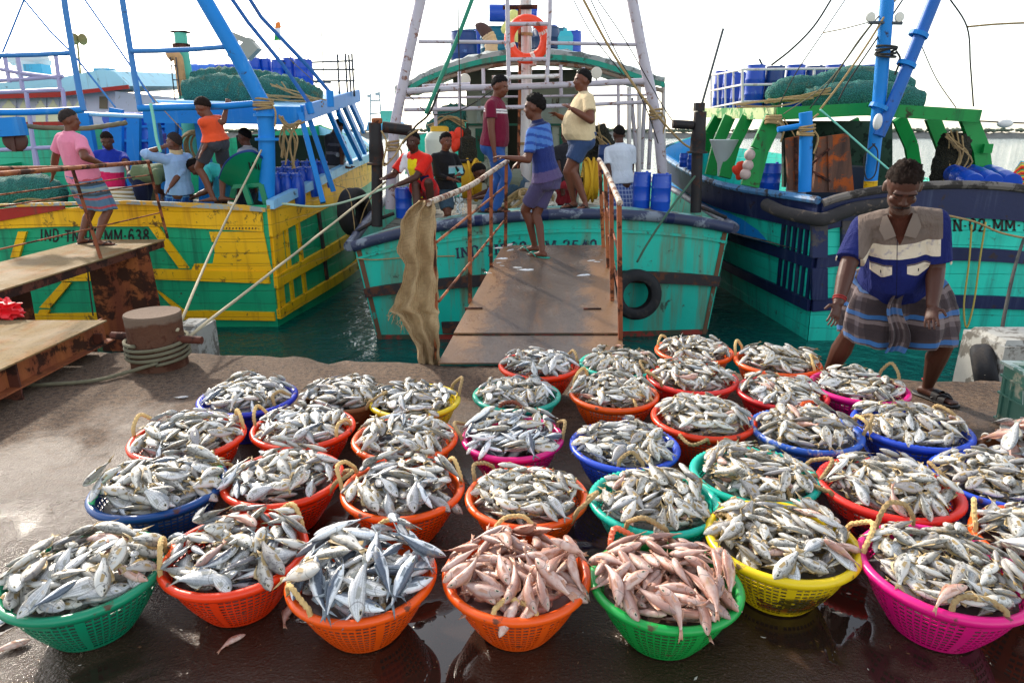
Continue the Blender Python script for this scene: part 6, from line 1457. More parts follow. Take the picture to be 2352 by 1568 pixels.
person('stocky man in navy, cream and taupe shirt and plaid lungi bending over the fish baskets', 1.74, 160, pt(2058, 646, 4.50), pt(2066, 494, 4.24), [(2.86, 4.40, .014, 206), (2.20, 4.50, .014, 150)], [pt(2142, 700, 4.02), pt(1922, 706, 4.08)],
       head=(2, 36, 0), g=1.22, skin='4a281b', shirt=r1_tsf, sleeve=.86, low=('lungi', .445, plaid, .035, .17, 1, .30, .42), hair='curly', hairmat=HAIRB, curl=.055, voxel=.0055, belly=.075, face=r1_face, hem=-.12, hsz=1.17, headpos=pt(2074, 428, 4.10), elbow=[(.6, .8, 0), (-.6, .8, 0)], knee=[(.12, -1, 0), (-.75, -1, 0)])
I = person.last
for ch in I['body'].children:
    if ch.name.startswith('shirt'): ch.data.materials[0] = R1SHIRT
mb = MB(); w_ = I['arms'][1][2]; e_ = I['arms'][1][1]; d_ = (e_-w_).normalized()
mb.lathe([(.034, -.005), (.040, -.004), (.040, .004), (.034, .005)], 20, w_ + d_*.02, d_, closed=True); mb.lathe([(.035, -.004), (.041, -.003), (.041, .003), (.035, .004)], 20, w_ + d_*.034, d_, closed=True); I['sub'](mb.build('bracelet', pmat('red_thread', '8a1512', .8), None))
HLx = I['HL']
for side in (-1, 1):
    mb = MB(); mb.tube([HLx(.014*side, .092, .017), HLx(.034*side, .089, .024), HLx(.056*side, .073, .018)], [.0035, .005, .0025], 6, flat=.6); I['sub'](mb.build('eyebrow', HAIRM, None))
    mb = MB(); mb.tube(cat_curve([HLx(.016*side, .083, -.003), HLx(.030*side, .0875, -.006), HLx(.046*side, .079, -.002)], 3), .0026, 6); I['sub'](mb.build('eyelid', EYE, None))
mb = MB()
for side in (-1, 1): mb.tube(cat_curve([HLx(.002*side, .106, -.046), HLx(.018*side, .102, -.050), HLx(.036*side, .088, -.060)], 4), [.0065]*4 + [.006]*4 + [.003], 6)
I['sub'](mb.build('moustache', pmat('grey_stubble', '2e2826', 1.0, spec=.05), None))
Pp, s_, r_, f_, t_ = I['P'], I['s'], I['r'], I['f'], I['t']; taupe = pmat('taupe_cloth', '75675d', .9)
for side in (-1, 1):
    mb = MB()
    q = [Pp(1.06, .030, .070*side), Pp(.985, .100, .040*side), Pp(.90, .128, .022*side), Pp(.865, .136, .082*side), Pp(.955, .090, .112*side), Pp(1.03, .02, .092*side)]
    mb.add(q + [p_ + f_*.012 + t_*.010 for p_ in q], [(0, 1, 4, 5), (1, 2, 3, 4), (6, 11, 10, 7), (7, 10, 9, 8), (0, 6, 7, 1), (1, 7, 8, 2), (2, 8, 9, 3), (3, 9, 10, 4), (4, 10, 11, 5), (5, 11, 6, 0)]); I['sub'](mb.build('collar', taupe, None, ang=50))
for i in (0, 1):
    S0, E0 = I['arms'][i][0], I['arms'][i][1]; d_ = (E0-S0).normalized(); q_ = S0.lerp(E0, .82); ou = (r_ if i else -r_)*.95 + f_*.25; ou = (ou - d_*ou.dot(d_)).normalized(); sd = d_.cross(ou)
    mb = MB(); mb.box(q_ + ou*.080, (.036, .008, .055), Matrix((sd, ou, d_)).transposed()); I['sub'](mb.build('sleeve_tab', pmat('stained_cream_cloth', 'd3c6b0', .9, var=.12), None, smooth=False))
mb = MB(); mb.lathe([(.040, -.005), (.047, 0), (.040, .005)], 20, I['legs'][0][2] + V((0,0,.04)), (0,0,1), closed=True); I['sub'](mb.build('anklet', pmat('red_thread', '8a1512', .8), None))
# sandal straps over the forefoot
hj, k_, a_, fa = I['legs'][0]; sdv = V((fa.y, -fa.x, 0)); g0 = V((a_.x, a_.y, .014))
for d0, hh, w0_ in ((.075, .066, .048), (.125, .046, .05)):
    mb = MB(); mb.grid(12, 3, lambda u, v: g0 + fa*((d0 + (v-.5)*.045)*1.02) + sdv*(math.cos(math.pi*u)*w0_) + V((0, 0, math.sin(math.pi*u)**.7*hh + .004))); I['sub'](mb.build('sandal_strap', SOLE, None, ang=180))
# knot and hanging end of the lungi in front
fh = V((f_.x, f_.y, 0)).normalized(); c0 = Pp(.02, 0, .01) + fh*.262
def drape(u, v): return c0 + r_*((u-.5)*(.05 + .13*v*(1-.45*v)) + .03*math.sin(v*6)) + fh*(.02*math.sin(u*14)*v + .085*v**.5) - V((0,0,.40*v)) + V((0, -.02*math.sin(u*9), 0))
mb = MB(); mb.grid(20, 22, drape); mb.grid(20, 22, lambda u, v: drape(1-u, v) - fh*.016)
o = mb.build('lungi_fold', plaid, None, ang=180); o.data.uv_layers.new(name='UVMap')
for li, l in enumerate(o.data.loops): vi = l.vertex_index % (21*23); o.data.uv_layers[0].data[li].uv = ((vi % 21)/20*.25, .25 + (vi//21)/22*.7)
I['sub'](o)
# ---- people on the centre trawler and the gangway
ZS = lambda x: CT((x-812)/864, 1).z + .02
jeans = flat('2a5294')
person('man in maroon polo with white chest stripes and blue jeans on the centre trawler', 1.68, -108, pz(1134, 8.95, ZS(1130)+.86), pz(1140, 8.93, ZS(1130)+1.37), [gz(1112, 9.02, ZS(1110), -125), gz(1140, 8.90, ZS(1140), -115)], [pt(1150, 350, 9.05), pt(1136, 362, 8.72)],
       head=(-4, 14, 0), g=1.05, shirt=stripes('6e1130', (.70, .735, 'e6e0e0'), (.755, .79, 'e6e0e0'), (.735, .755, '2a1a2a')), low=('trousers', jeans), skin='6b3d2a', belly=.03, face=None, eyes=True)
person('man in beige T-shirt and blue shorts gesturing with both hands on the centre trawler', 1.70, 104, pz(1334, 8.95, ZS(1328)+.865), pz(1340, 8.97, ZS(1328)+1.38), [gz(1318, 9.0, ZS(1315), 125), gz(1344, 8.88, ZS(1345), 150)], [pt(1316, 252, 8.62), pt(1283, 266, 9.1)],
       head=(0, 0, 0), g=1.12, shirt=flat('d8c29a'), sleeve=.62, low=('shorts', flat('33486e'), .62), skin='6b3d2a', belly=.07, elbow=[(.2, -.5, -1), (-.2, .4, -1)], eyes=True)
pr = on_plane(1254, 594, ramp_z); pl2 = on_plane(1228, 582, ramp_z)
def c4s(T, S, F):
    c = np.tile(rgb('22306e'), (len(T), 1)); c[(T > .55)] = rgb('4a78c0'); c[(T > .55) & (np.sin(T*40 + S*30) > .4)] = rgb('2c4c9a'); c[T > .96] = rgb('1a2450'); c[(T < .12)] = rgb('574a72'); c[(S > .10) & (F > .02) & (T > .3)] = rgb('241f3c'); return c
person('curly haired young man in blue patterned shirt reaching for the gangway handrail', 1.63, 58, pt(1255, 404, 7.42), pt(1234, 282, 7.38), [(pl2.x, pl2.y + .05, pl2.z + .012, 75), (pr.x - .04, pr.y + .02, pr.z + .012, 62)], [pt(1163, 362, 7.30), pt(1193, 372, 7.75)],
       head=(18, 4, 0), g=.9, shirt=c4s, sleeve=.75, low=('shorts', flat('4a4468'), .78), skin='5f3524', hair='full', curl=.06, shoe=SOLET, elbow=[(.3, -.3, -1), (.2, .2, -1)])
def c1s(T, S, F):
    c = np.tile(rgb('e0281c'), (len(T), 1)); b = np.abs(S) < .175; c[b & (S > -.02)] = rgb('e9e6ee'); c[b & (np.abs(S) < .075)] = rgb('f0d81c'); c[b & (S < -.075) & (T < .5)] = rgb('1d2350'); c[(T > .93) & (np.abs(S) < .10)] = rgb('e0281c'); return c
person('man in red, white and yellow jersey seated on the stern rail hauling a rope', 1.68, 150, pz(975, 9.3, 1.02), pz(953, 9.12, 1.49), [gz(990, 9.05, .70, 160), gz(958, 8.88, .62, 170)], [pt(915, 424, 8.85), pt(887, 408, 8.9)],
       head=(10, 4, 0), g=1.06, shirt=c1s, sleeve=.75, low=('shorts', flat('b81e22'), .8), skin='4a2a1e', eyes=True, shoe=None, knee=[(0, -.4, 1), (0, -.4, 1)])
def c2s(T, S, F): c = np.tile(rgb('1c1c20'), (len(T), 1)); c[(T > .38) & (T < .56) & (S < -.02) & (F > 0)] = rgb('8fd0d8'); c[(T > .56) & (T < .62) & (S < -.02) & (F > 0)] = rgb('c9c6c4'); return c
person('smiling boy in black long sleeved shirt behind the stern rail', 1.50, 205, pz(1022, 9.6, 1.05), pz(1022, 9.6, 1.49), [gz(1012, 9.6, .30, 190), gz(1035, 9.6, .30, 190)], [pt(1052, 402, 9.55), pt(1038, 412, 9.4)],
       head=(10, 0, -6), g=.9, shirt=c2s, sleeve=1.7, low=('shorts', flat('41586a'), .8), skin='6b3d2a', hair='full', curl=.045, eyes=True, shoe=None)
person('person in grey green shirt bending over the deck of the centre trawler', 1.66, 88, pt(1183, 414, 10.0), pt(1118, 400, 9.9), [gz(1170, 10.0, .30, 90), gz(1195, 10.1, .30, 90)], [pt(1096, 455, 9.9), pt(1092, 450, 10.1)],
       head=(0, 45, 0), shirt=flat('6e7464'), low=('shorts', flat('3f5668'), .8), skin='5a3222', shoe=None, headpos=pt(1102, 396, 9.9))
person('person in dark top and red shorts standing behind the beige shirt man', 1.62, 20, pz(1304, 10.3, 1.10), pz(1302, 10.3, 1.58), [gz(1296, 10.3, .30, 0), gz(1314, 10.3, .30, 0)], [pz(1292, 10.2, .95), pz(1318, 10.2, .95)], shirt=flat('26262c'), low=('shorts', flat('9a2a34'), .9), skin='4a2a1e', shoe=None)
bcheck = uvcheck('blue_white_check', '4a62a8', [(.0, .30, 'b9c6e6')], [(.0, .30, 'b9c6e6')], 26, 12)
person('man in white shirt and blue checked lungi with his back turned on the centre trawler', 1.64, -20, pz(1426, 10.0, 1.10), pz(1424, 10.0, 1.58), [gz(1416, 10.0, .30, -10), gz(1438, 10.0, .30, -20)], [pz(1404, 9.9, .98), pz(1446, 10.1, .95)],
       head=(30, 20, 0), shirt=flat('d3dbe8'), sleeve=.7, low=('lungi', .46, bcheck, .11, .15), skin='4a2a1e', shoe=None)
# ---- people on the left gangway and the left trawler
lstripe = uvcheck('striped_lungi', '5c7d9a', [], [(.08, .16, 'b9525e'), (.24, .34, '3f4a52'), (.42, .52, '8fa09a'), (.60, .70, '44525c'), (.76, .84, 'b9606a')], 1, 1.25)
person('man in pink short sleeved shirt and striped lungi standing on the left gangway', 1.55, -24, pt(190, 409, 8.3), pt(160, 306, 8.2), [gz(188, 8.36, ZD, -20), gz(226, 8.2, ZD, -75)], [pz(122, 8.4, 1.28), pt(228, 374, 8.2)],
       head=(-34, 4, 0), g=1.12, shirt=flat('e88aa6'), sleeve=.7, low=('lungi', .86, lstripe, .085, .15), skin='6b3f2c', hairmat=HAIRG, belly=.04)
def l2s(T, S, F): c = np.tile(rgb('2238a8'), (len(T), 1)); b = np.abs(S) < .18; c[b & (T > .42) & (T < .62)] = rgb('d9d6ea'); c[b & (T < .42)] = rgb('ea2a66'); c[b & (T > .66) & (T < .70)] = rgb('c94a7a'); return c
person('man in blue, white and pink polo shirt on the left trawler', 1.62, 205, pz(258, 10.4, 1.00), pz(252, 10.35, 1.50), [gz(248, 10.4, .18, 190), gz(270, 10.4, .18, 190)], [pt(296, 398, 10.0), pt(232, 425, 10.2)], head=(-10, 22, 0), shirt=l2s, low=('shorts', flat('2a3050'), .8), skin='5f3626', eyes=True, shoe=None, hairmat=HAIRB)
person('person in olive shirt bending low on the deck of the left trawler', 1.66, -100, pt(326, 400, 10.0), pt(384, 396, 9.95), [gz(318, 10.0, .18, -90), gz(338, 10.1, .18, -90)], [pt(404, 455, 9.9), pt(398, 450, 10.1)], head=(0, 45, 0), shirt=flat('6c7a58'), low=('trousers', flat('252a48')), skin='5a3222', shoe=None)
person('man in khaki shirt crouching behind the olive shirt on the left trawler', 1.60, -150, pz(340, 10.8, .72), pz(350, 10.7, 1.16), [gz(330, 10.8, .18, -150), gz(352, 10.7, .18, -150)], [pz(372, 10.4, .8), pz(330, 10.4, .8)], head=(20, 25, 0), shirt=flat('a58f68'), skin='5a3222', low=('shorts', flat('3a3a44'), .9), shoe=None)
lcheck = uvcheck('blue_lungi_check', '2a5fa8', [(.0, .35, '1c3468'), (.6, .7, '7fb0d8')], [(.0, .4, '1c3468'), (.62, .72, '7fb0d8')], 9, 4)
person('balding man in pale blue shirt and cream neck brace on the left trawler', 1.64, 62, pz(412, 9.75, .98), pz(405, 9.7, 1.47), [gz(404, 9.75, .18, 70), gz(424, 9.75, .18, 60)], [pt(374, 338, 9.5), pt(392, 428, 9.5)], head=(20, -2, 0), g=1.05, shirt=flat('9cc0ea'), sleeve=1.3, low=('lungi', .32, lcheck, .10, .15), skin='6b4230', hairmat=HAIRG, shoe=None, elbow=[(-.6, -.3, -.6), (.5, -.6, -.3)])
I = person.last; mb = MB(); nk = I['P'](1.05); mb.lathe([(.066, -.03), (.082, -.028), (.084, .03), (.070, .034)], 18, nk, I['t'], closed=True); I['sub'](mb.build('neck_brace', pmat('cream_foam', 'd3bd92', .9), None))
person('young man in orange shirt holding the blue beam on the left trawler', 1.62, 72, pz(494, 9.25, 1.67), pt(482, 272, 9.22), [gz(490, 9.2, .87, 85), gz(512, 9.3, .87, -55)], [pt(521, 246, 9.42), pt(462, 352, 9.0)], head=(8, 28, 0), g=.95, shirt=flat('e8552c'), sleeve=.6, low=('shorts', flat('41424a'), .72), skin='6b3f2c', hair='full', curl=.02, hairmat=HAIRB, shoe=None, elbow=[(.6, .4, -.3), (.3, -.4, 0)])
person('person in aqua shirt stooping with head down beside the green chair', 1.58, 95, pt(512, 400, 9.8), pt(474, 392, 9.75), [gz(500, 9.8, .18, 90), gz(520, 9.9, .18, 90)], [pt(452, 450, 9.6), pt(456, 445, 9.9)], head=(0, 60, 0), shirt=flat('3fc2ba'), low=('shorts', flat('2f8fae'), .8), skin='5a3222', shoe=None)
person('bearded man in pale grey shirt behind the green chair', 1.62, 78, pz(572, 10.4, 1.05), pz(568, 10.4, 1.54), [gz(564, 10.4, .18, 80), gz(580, 10.4, .18, 80)], [pz(552, 10.2, 1.0), pz(588, 10.3, 1.0)], head=(0, 6, 0), shirt=flat('b9bcc0'), low=('trousers', flat('30343c')), skin='5f3626', shoe=None)
person('man in dark camouflage shirt sitting on the side of the left trawler', 1.62, -118, pz(768, 12.4, 1.24), pz(768, 12.4, 1.72), [gz(786, 12.2, 1.15, -100), gz(792, 12.6, 1.15, -100)], [pt(792, 352, 12.2), pt(788, 356, 12.5)], head=(0, 35, 0), shirt=stripes('2f3038', (.3, .4, '6a6a74'), (.6, .7, '55555f')), low=('shorts', flat('a9aeb4'), .6), skin='5a3626', shoe=None, knee=[(.3, 0, 1), (.3, 0, 1)])
person('person in purple shirt in the shade under the left trawler canopy', 1.66, -150, pz(404, 12.2, 1.22), pz(404, 12.2, 1.72), [gz(398, 12.2, .34, 180), gz(412, 12.2, .34, 180)], [pz(390, 12, 1.1), pz(418, 12, 1.2)], shirt=flat('4a3f78'), low=('trousers', flat('2a2a34')), skin='4a2a1e', shoe=None)
# ================================================================== LOOSE GEAR ON THE BOATS
bdrum = pmat('blue_drum_plastic', '0b47b4', .34, var=.15, dirt=('5f7fb8', .12, 8)); bdrum2 = pmat('dark_blue_drum_plastic', '123a78', .4, var=.2, dirt=('5f7fb8', .15, 8)); tdrum = pmat('teal_drum_plastic', '0e6d86', .4, var=.2); sdrum = pmat('slate_drum_plastic', '2c4468', .45, var=.2)
cyan_p = pmat('cyan_can_plastic', '38b4c4', .4, var=.12); lblue = pmat('light_blue_drum_plastic', '3f78d8', .35, var=.15)
def drum_prof(r, h): return [(r*.2, 0), (r*.94, 0), (r, .03*h), (r, .30*h), (r*1.035, .32*h), (r*1.035, .345*h), (r, .365*h), (r, .64*h), (r*1.035, .66*h), (r*1.035, .685*h), (r, .705*h), (r*.99, .9*h), (r*.93, .965*h), (r*.97, .97*h), (r*.97, h), (r*.9, h), (r*.88, .975*h), (r*.2, .975*h)]
def urn_prof(r, h): return [(r*.2, 0), (r*.78, 0), (r*.90, .06*h), (r, .3*h), (r, .62*h), (r*.93, .76*h), (r*.66, .88*h), (r*.64, .91*h), (r*.78, .915*h), (r*.78, h*.985), (r*.70, h), (r*.1, h)]
def drum(x0, yt, x1, yb, Y, mat, label, group=None, prof=drum_prof, name='drum', axis=(0, 0, 1)):
    b = at((x0+x1)/2, yb, Y=Y); r = (x1-x0)/2*pxm(b); h = at((x0+x1)/2, yt, Y=Y).z - b.z
    t = thing(name, label, 'barrel', b, group); mb = MB(); mb.lathe(prof(r, h), 22, b, axis); mb.build('body', mat, t, ang=50)
    mb = MB(); mb.lathe([(r*.12, 0), (r*.15, 0), (r*.15, .03), (r*.12, .035)], 10, b + V((r*.45, -r*.3, h*(.972 if prof is drum_prof else .99)))); mb.build('bung', mat, t); return t
def lying(x0, y0, x1, y1, Y, mat, label, group=None, ax=(1, 0, 0), L=.8):
    c = at((x0+x1)/2, (y0+y1)/2, Y=Y); r = abs(y1-y0)/2*pxm(c); a = V(ax).normalized()
    t = thing('drum', label, 'barrel', c, group); mb = MB(); mb.lathe(drum_prof(r, L), 22, c - a*L/2, a); mb.build('body', mat, t, ang=50)
    mb = MB(); q_ = c + a*(L/2*.985) + V((0, 0, r*.5)); mb.lathe([(r*.12, 0), (r*.15, 0), (r*.15, .03), (r*.12, .03)], 10, q_, a); mb.build('bung', mat, t); return t
# on the centre trawler's canopy
drum(1036, 73, 1096, 150, 12.4, bdrum2, 'dark blue open drum at the left end of the canopy roof'); drum(1090, 70, 1122, 148, 12.9, bdrum, 'bright blue drum behind the bent exhaust pipe'); drum(1104, 64, 1166, 138, 12.7, tdrum, 'big teal drum left of the orange life ring')
drum(1222, 64, 1284, 136, 12.7, sdrum, 'slate blue drum right of the orange life ring'); drum(1291, 73, 1334, 150, 12.8, bdrum, 'blue drum at the right end of the canopy roof'); drum(1272, 66, 1302, 130, 13.2, tdrum, 'teal drum behind the square cyan can')
drum(1176, 58, 1222, 140, 13.0, bdrum2, 'dark blue drum behind the life ring and mast'); drum(1062, 70, 1104, 148, 13.2, tdrum, 'teal drum between the dark blue and bright blue drums on the canopy'); drum(1246, 60, 1280, 138, 13.3, bdrum, 'blue drum behind the slate drum on the canopy')
lying(1150, 13, 1205, 50, 12.4, bdrum, 'bright blue drum lying on its side above the life ring', ax=(1, .1, 0), L=.78)
c = at(1298, 108, Y=12.3); mb = MB(); mb.box(c + V((0, 0, -.05)), (.24, .24, .40)); mb.box(c + V((0, 0, .19)), (.24, .24, .08), taper=.72); mb.lathe([(.03, 0), (.03, .05), (.01, .05)], 12, c + V((0, 0, .225))); solo(mb, 'jerrycan', cyan_p, 'tall square cyan jerrycan on the canopy roof', 'jerrycan', smooth=False)
rq = random.Random(5); yc = pmat('pale_yellow_cloth', 'd9dc88', .8, var=.2, bump=.5, bscale=30); mb = MB()
for i in range(8): mb.ell(at(1180 + rq.uniform(-12, 16), 62 + rq.uniform(-20, 22), Y=11.6), (.10, .07, .14), Matrix.Rotation(rq.uniform(-1, 1), 3, 'Y'), 9, 6)
solo(mb, 'cloth_bundle', yc, 'pale yellow cloth bundle tied to the white mast', 'bundle')
ring_o = pmat('life_ring_orange', 'f2441a', .45, var=.12, dirt=('f0c9b0', .1, 8)); c = at(1211, 91, Y=10.42)
t = thing('life_ring', 'orange life ring hung behind the white ladder frame', 'life ring', c); mb = MB(); mb.torus(c, .252, .072, (0, 1, .05), 48, 14); mb.build('ring', ring_o, t)
for a in (20, 110, 200, 290):
    mb = MB(); d = V((math.cos(R(a)), 0, math.sin(R(a)))); mb.lathe([(.071, -.028), (.0765, -.027), (.0765, .027), (.071, .028)], 16, c + d*.252, d.cross(V((0, 1, 0)))); mb.build('band', pmat('white_tape', 'd9cfc6', .6, dirt=('f2441a', .3, 12)), t)
# on the centre trawler's deck
drum(1451, 396, 1491, 490, 9.35, bdrum, 'blue drum beside the checked lungi man', 'blue drums on the centre trawler deck'); drum(1493, 400, 1537, 492, 9.25, bdrum, 'blue drum nearest the black iron post', 'blue drums on the centre trawler deck'); drum(910, 432, 948, 500, 9.3, bdrum, 'blue drum below the red and yellow jersey man'); drum(1372, 333, 1402, 400, 11.0, bdrum2, 'dark blue drum behind the white shirt man')
yrope = pmat('yellow_rope', 'd8a81c', .8, var=.25, bump=.5, bscale=60)
def reel(x, y, w, h, Y, label):
    c = at(x, y, Y=Y); rr = h/2*pxm(c); ww = w*pxm(c)*.5; mb = MB(); pts = []
    for i in range(260): a = i/260*2*math.pi*13; k = abs(((i/20) % 2) - 1); pts.append(c + V(((k-.5)*ww*1.6, math.cos(a)*rr*(.97 + .03*math.sin(i)), math.sin(a)*rr)))
    mb.tube(pts, .022, 6)
    t = thing('rope_reel', label, 'rope reel', (c.x, c.y, c.z - rr)); mb.build('rope', yrope, t, ang=180)
    mb = MB(); mb.lathe([(rr*.9, -ww*.9), (rr*.9, ww*.9)], 20, c, (1, 0, 0)); mb.build('drum_core', yrope, t); mb = MB(); mb.tube([c - V((ww*1.6, 0, 0)), c + V((ww*1.6, 0, 0))], .04, 8); mb.build('axle', black_iron, t)
reel(1084, 414, 48, 92, 10.5, 'reel of yellow rope beside the maroon shirt man'); reel(1355, 414, 36, 96, 10.4, 'reel of yellow rope behind the beige shirt man')
c = at(1012, 372, Y=11.0); t = thing('water_tank', 'white plastic tank with yellow lid behind the smiling boy', 'tank', c); h = at(1012, 300, Y=11.0).z - c.z; r = 34*pxm(c)
mb = MB(); mb.lathe([(.1, 0), (r*.95, 0), (r, .05)] + [(r*(1 + .02*(i % 2)), .08 + i*(h-.2)/8) for i in range(9)] + [(r*.85, h*.92), (r*.6, h*.97), (r*.1, h*.97)], 26, c); mb.build('body', pmat('white_tank_plastic', 'd3d8c8', .5, var=.1), t); mb = MB(); mb.lathe([(.1, h*.97), (r*.62, h*.97), (r*.6, h*1.10), (r*.45, h*1.14), (.02, h*1.14)], 20, c); mb.build('lid', pmat('yellow_lid', 'e0b01c', .5), t)
net_g = NT('green_net'); cc_ = net_g.coord('Object'); v1 = net_g.vor(cc_, 55); v2 = net_g.noise(cc_, 6, 5)
col = net_g.mix(v2, lin('1c6a62'), lin('4aa294')); col = net_g.mix(net_g.ramp(net_g.noise(cc_, 3.2, 5, .7, 1.0), [(.58, 0), (.68, .7)]), col, lin('8a7a4c')); col = net_g.mix(net_g.ramp(v1, [(.25, 0), (.5, .65)]), col, lin('0d4640'))
net_g.set(color=col, rough=.85, normal=net_g.bump(net_g.math('ADD', v1, net_g.math('MULTIPLY', v2, 2)), .8, .03)); net_g = net_g.mat
net_b = NT('brown_net'); cc_ = net_b.coord('Object'); v1 = net_b.vor(cc_, 45); col = net_b.mix(net_b.noise(cc_, 5, 5), lin('1d2a20'), lin('4f4228')); net_b.set(color=net_b.mix(net_b.ramp(v1, [(.2, 0), (.5, .7)]), col, lin('0c100c')), rough=.9, normal=net_b.bump(v1, .9, .03)); net_b = net_b.mat
def net_roll(mb, pts, r, seed=0):
    rs = random.Random(seed); P_ = cat_curve(pts, 10); n_ = len(P_); rr = [r*(.75 + .35*math.sin(math.pi*(i+1)/(n_+1))**.5)*rs.uniform(.94, 1.07) for i in range(n_)]
    k0 = len(mb.v); mb.tube(P_, rr, 18)
    for i in range(k0, len(mb.v)): x, y, z = mb.v[i]; mb.v[i] = (x + rs.gauss(0, r*.03), y + rs.gauss(0, r*.03), z + rs.gauss(0, r*.05))
def strand(mb, seedpts, n_, spread, r, rs):
    for _ in range(n_): mb.tube(cat_curve([V(p) + V((rs.gauss(0, spread), rs.gauss(0, spread), rs.gauss(0, spread*.6))) for p in seedpts], 5), r, 5)
def netpile(label, rolls, strands=(), mat=net_g, rmat=rope_tan, name='fishing_net'):
    b = rolls[0][0][0]; t = thing(name, label, 'net', b)
    mb = MB()
    for i, (pts, r) in enumerate(rolls): net_roll(mb, pts, r, i + len(label))
    mb.build('netting', mat, t, ang=180)
    if strands:
        mb = MB(); rs = random.Random(7)
        for pts, n_, sp in strands: strand(mb, pts, n_, sp, .011, rs)
        mb.build('float_line', rmat, t)
    return t
A = lambda Y, *xy: [at(x, y, Y=Y) for x, y in xy]
netpile('green nets with rope heaped behind the smiling boy on the centre trawler', [(A(11.6, (985, 305), (1020, 290), (1066, 282)), .16), (A(11.9, (1000, 275), (1040, 262), (1070, 262)), .15)], [(A(11.4, (990, 290), (1030, 270), (1065, 285)), 6, .06)])
rq = random.Random(12); mb = MB()
for i in range(6): mb.ell(at(1050 + rq.uniform(-12, 12), 322 + rq.uniform(-20, 20), Y=10.9), (.08, .07, .10), None, 9, 6)
solo(mb, 'life_jackets', pmat('orange_red_fabric', 'e83a1c', .7, var=.2), 'bunch of orange red life jackets beside the white tank', 'life jackets')
mb = MB(); c = at(1074, 330, Y=10.9); mb.tube(cat_curve([c + V((0, 0, .30)), c + V((0, 0, .15)), c, c + V((0, 0, -.2)), c + V((0, 0, -.30))], 4), [.02]*3 + [.06]*3 + [.13]*4 + [.15]*4 + [.13]*2 + [.05], 12); solo(mb, 'net_bag', net_b, 'dark net bag hanging beside the wheelhouse', 'net bag', ang=180)
netpile('dark tangled gear and nets behind the beige shirt man', [(A(11.5, (1362, 390), (1375, 340), (1366, 290)), .20), (A(11.6, (1385, 400), (1392, 360), (1380, 320)), .18)], [(A(11.3, (1356, 290), (1385, 330), (1402, 380)), 10, .08)], net_b)
heap = thing('rope_heap', 'heap of brown and white rope on the centre trawler deck', 'rope', at(1218, 480, Y=9.7)); rs = random.Random(3)
for mat_, n_ in ((rope_tan, 9), (pmat('white_rope', 'd3ccbd', .85), 7)):
    mb = MB(); strand(mb, A(9.7, (1165, 478), (1195, 455), (1225, 448), (1255, 460), (1275, 482)), n_, .09, .022, rs); mb.build('rope', mat_, heap)
# on the right trawler
for i, x in enumerate((1728, 1772, 1818, 1862, 1906, 1948, 1986)):
    drum(x-21, 150 + (i % 2)*3, x+21, 250, 11.6, (bdrum, bdrum2)[i % 2], 'blue drum standing in the white rack on the green canopy', 'blue drums in the white rack')
for i, (x, Y) in enumerate(((1712, 12.0), (1692, 12.5), (1672, 12.9), (1652, 13.2))): drum(x-17, 170 - i*2, x+17, 256, Y, bdrum, 'blue drum along the left side of the white rack', 'blue drums at the side of the white rack')
RK = thing('rack', 'white tubular rack round the drums on the green canopy', 'rack', at(1705, 250, Y=11.2)); mb = MB()
for y_ in (160, 195, 234): mb.tube([at(1705, y_, Y=11.2), at(2000, y_ - 3, Y=11.2)], .018, 6); mb.tube([at(1705, y_, Y=11.2), at(1633, y_+14, Y=13.1)], .018, 6)
for x in (1705, 1870, 2000): mb.tube([at(x, 159, Y=11.2), at(x, 256, Y=11.2)], .020, 6)
for k in range(1, 5): a, b = at(1705, 160, Y=11.2).lerp(at(1633, 174, Y=13.1), k/4), at(1705, 250, Y=11.2).lerp(at(1633, 262, Y=13.1), k/4); mb.tube([a, b], .016, 6)
mb.build('tube_frame', white_p, RK)
netpile('green net rolls heaped on the bright green canopy', [(A(10.5, (1768, 228), (1800, 208), (1850, 200), (1890, 212)), .15), (A(10.6, (1856, 205), (1930, 188), (2010, 186), (2088, 205)), .17), (A(10.2, (1850, 232), (1930, 222), (2030, 220), (2112, 235)), .17), (A(10.8, (1900, 185), (1960, 172), (2040, 180)), .12)], [(A(10.05, (1760, 235), (1830, 225), (1900, 208)), 7, .05), (A(10.0, (1700, 245), (1780, 236), (1860, 228)), 4, .05)])
door_rust = pmat('trawl_door_rust', '6a4634', .75, var=.35, vscale=3, dirt=('b0541f', .35, 3), streak=('2e1f1a', .3, 5), bump=.4, bscale=30)
def slab(name, label, cat, pts, Y, th, mat, extras=()):
    t = thing(name, label, cat, at(*pts[0], Y=Y)); mb = MB(); mb.prism([at(x, y, Y=Y) for x, y in pts], (0, th, 0)); mb.build('board', mat, t, smooth=False)
    for nm, (p0, p1), w, m in extras: mb = MB(); mb.bar(at(*p0, Y=Y-.02), at(*p1, Y=Y-.02), w, .03, up=(0, -1, 0)); mb.build(nm, m, t, smooth=False)
slab('trawl_door', 'large rusty trawl door behind the short blue post', 'trawl door', [(1868, 442), (1962, 442), (1950, 306), (1880, 316)], 9.3, .07, door_rust, [('bar', ((1908, 438), (1906, 312)), .06, door_rust), ('bar', ((1856, 384), (1905, 342)), .025, rust_dark), ('bar', ((1856, 388), (1908, 418)), .025, rust_dark)])
slab('trawl_door', 'narrow rusty trawl door left of the short blue post', 'trawl door', [(1812, 438), (1842, 440), (1838, 312), (1806, 318)], 9.35, .06, door_rust, [('bar', ((1830, 436), (1828, 316)), .04, rust_dark)])
drum(1742, 376, 1788, 440, 9.7, bdrum, 'blue drum beside the narrow rusty trawl door')
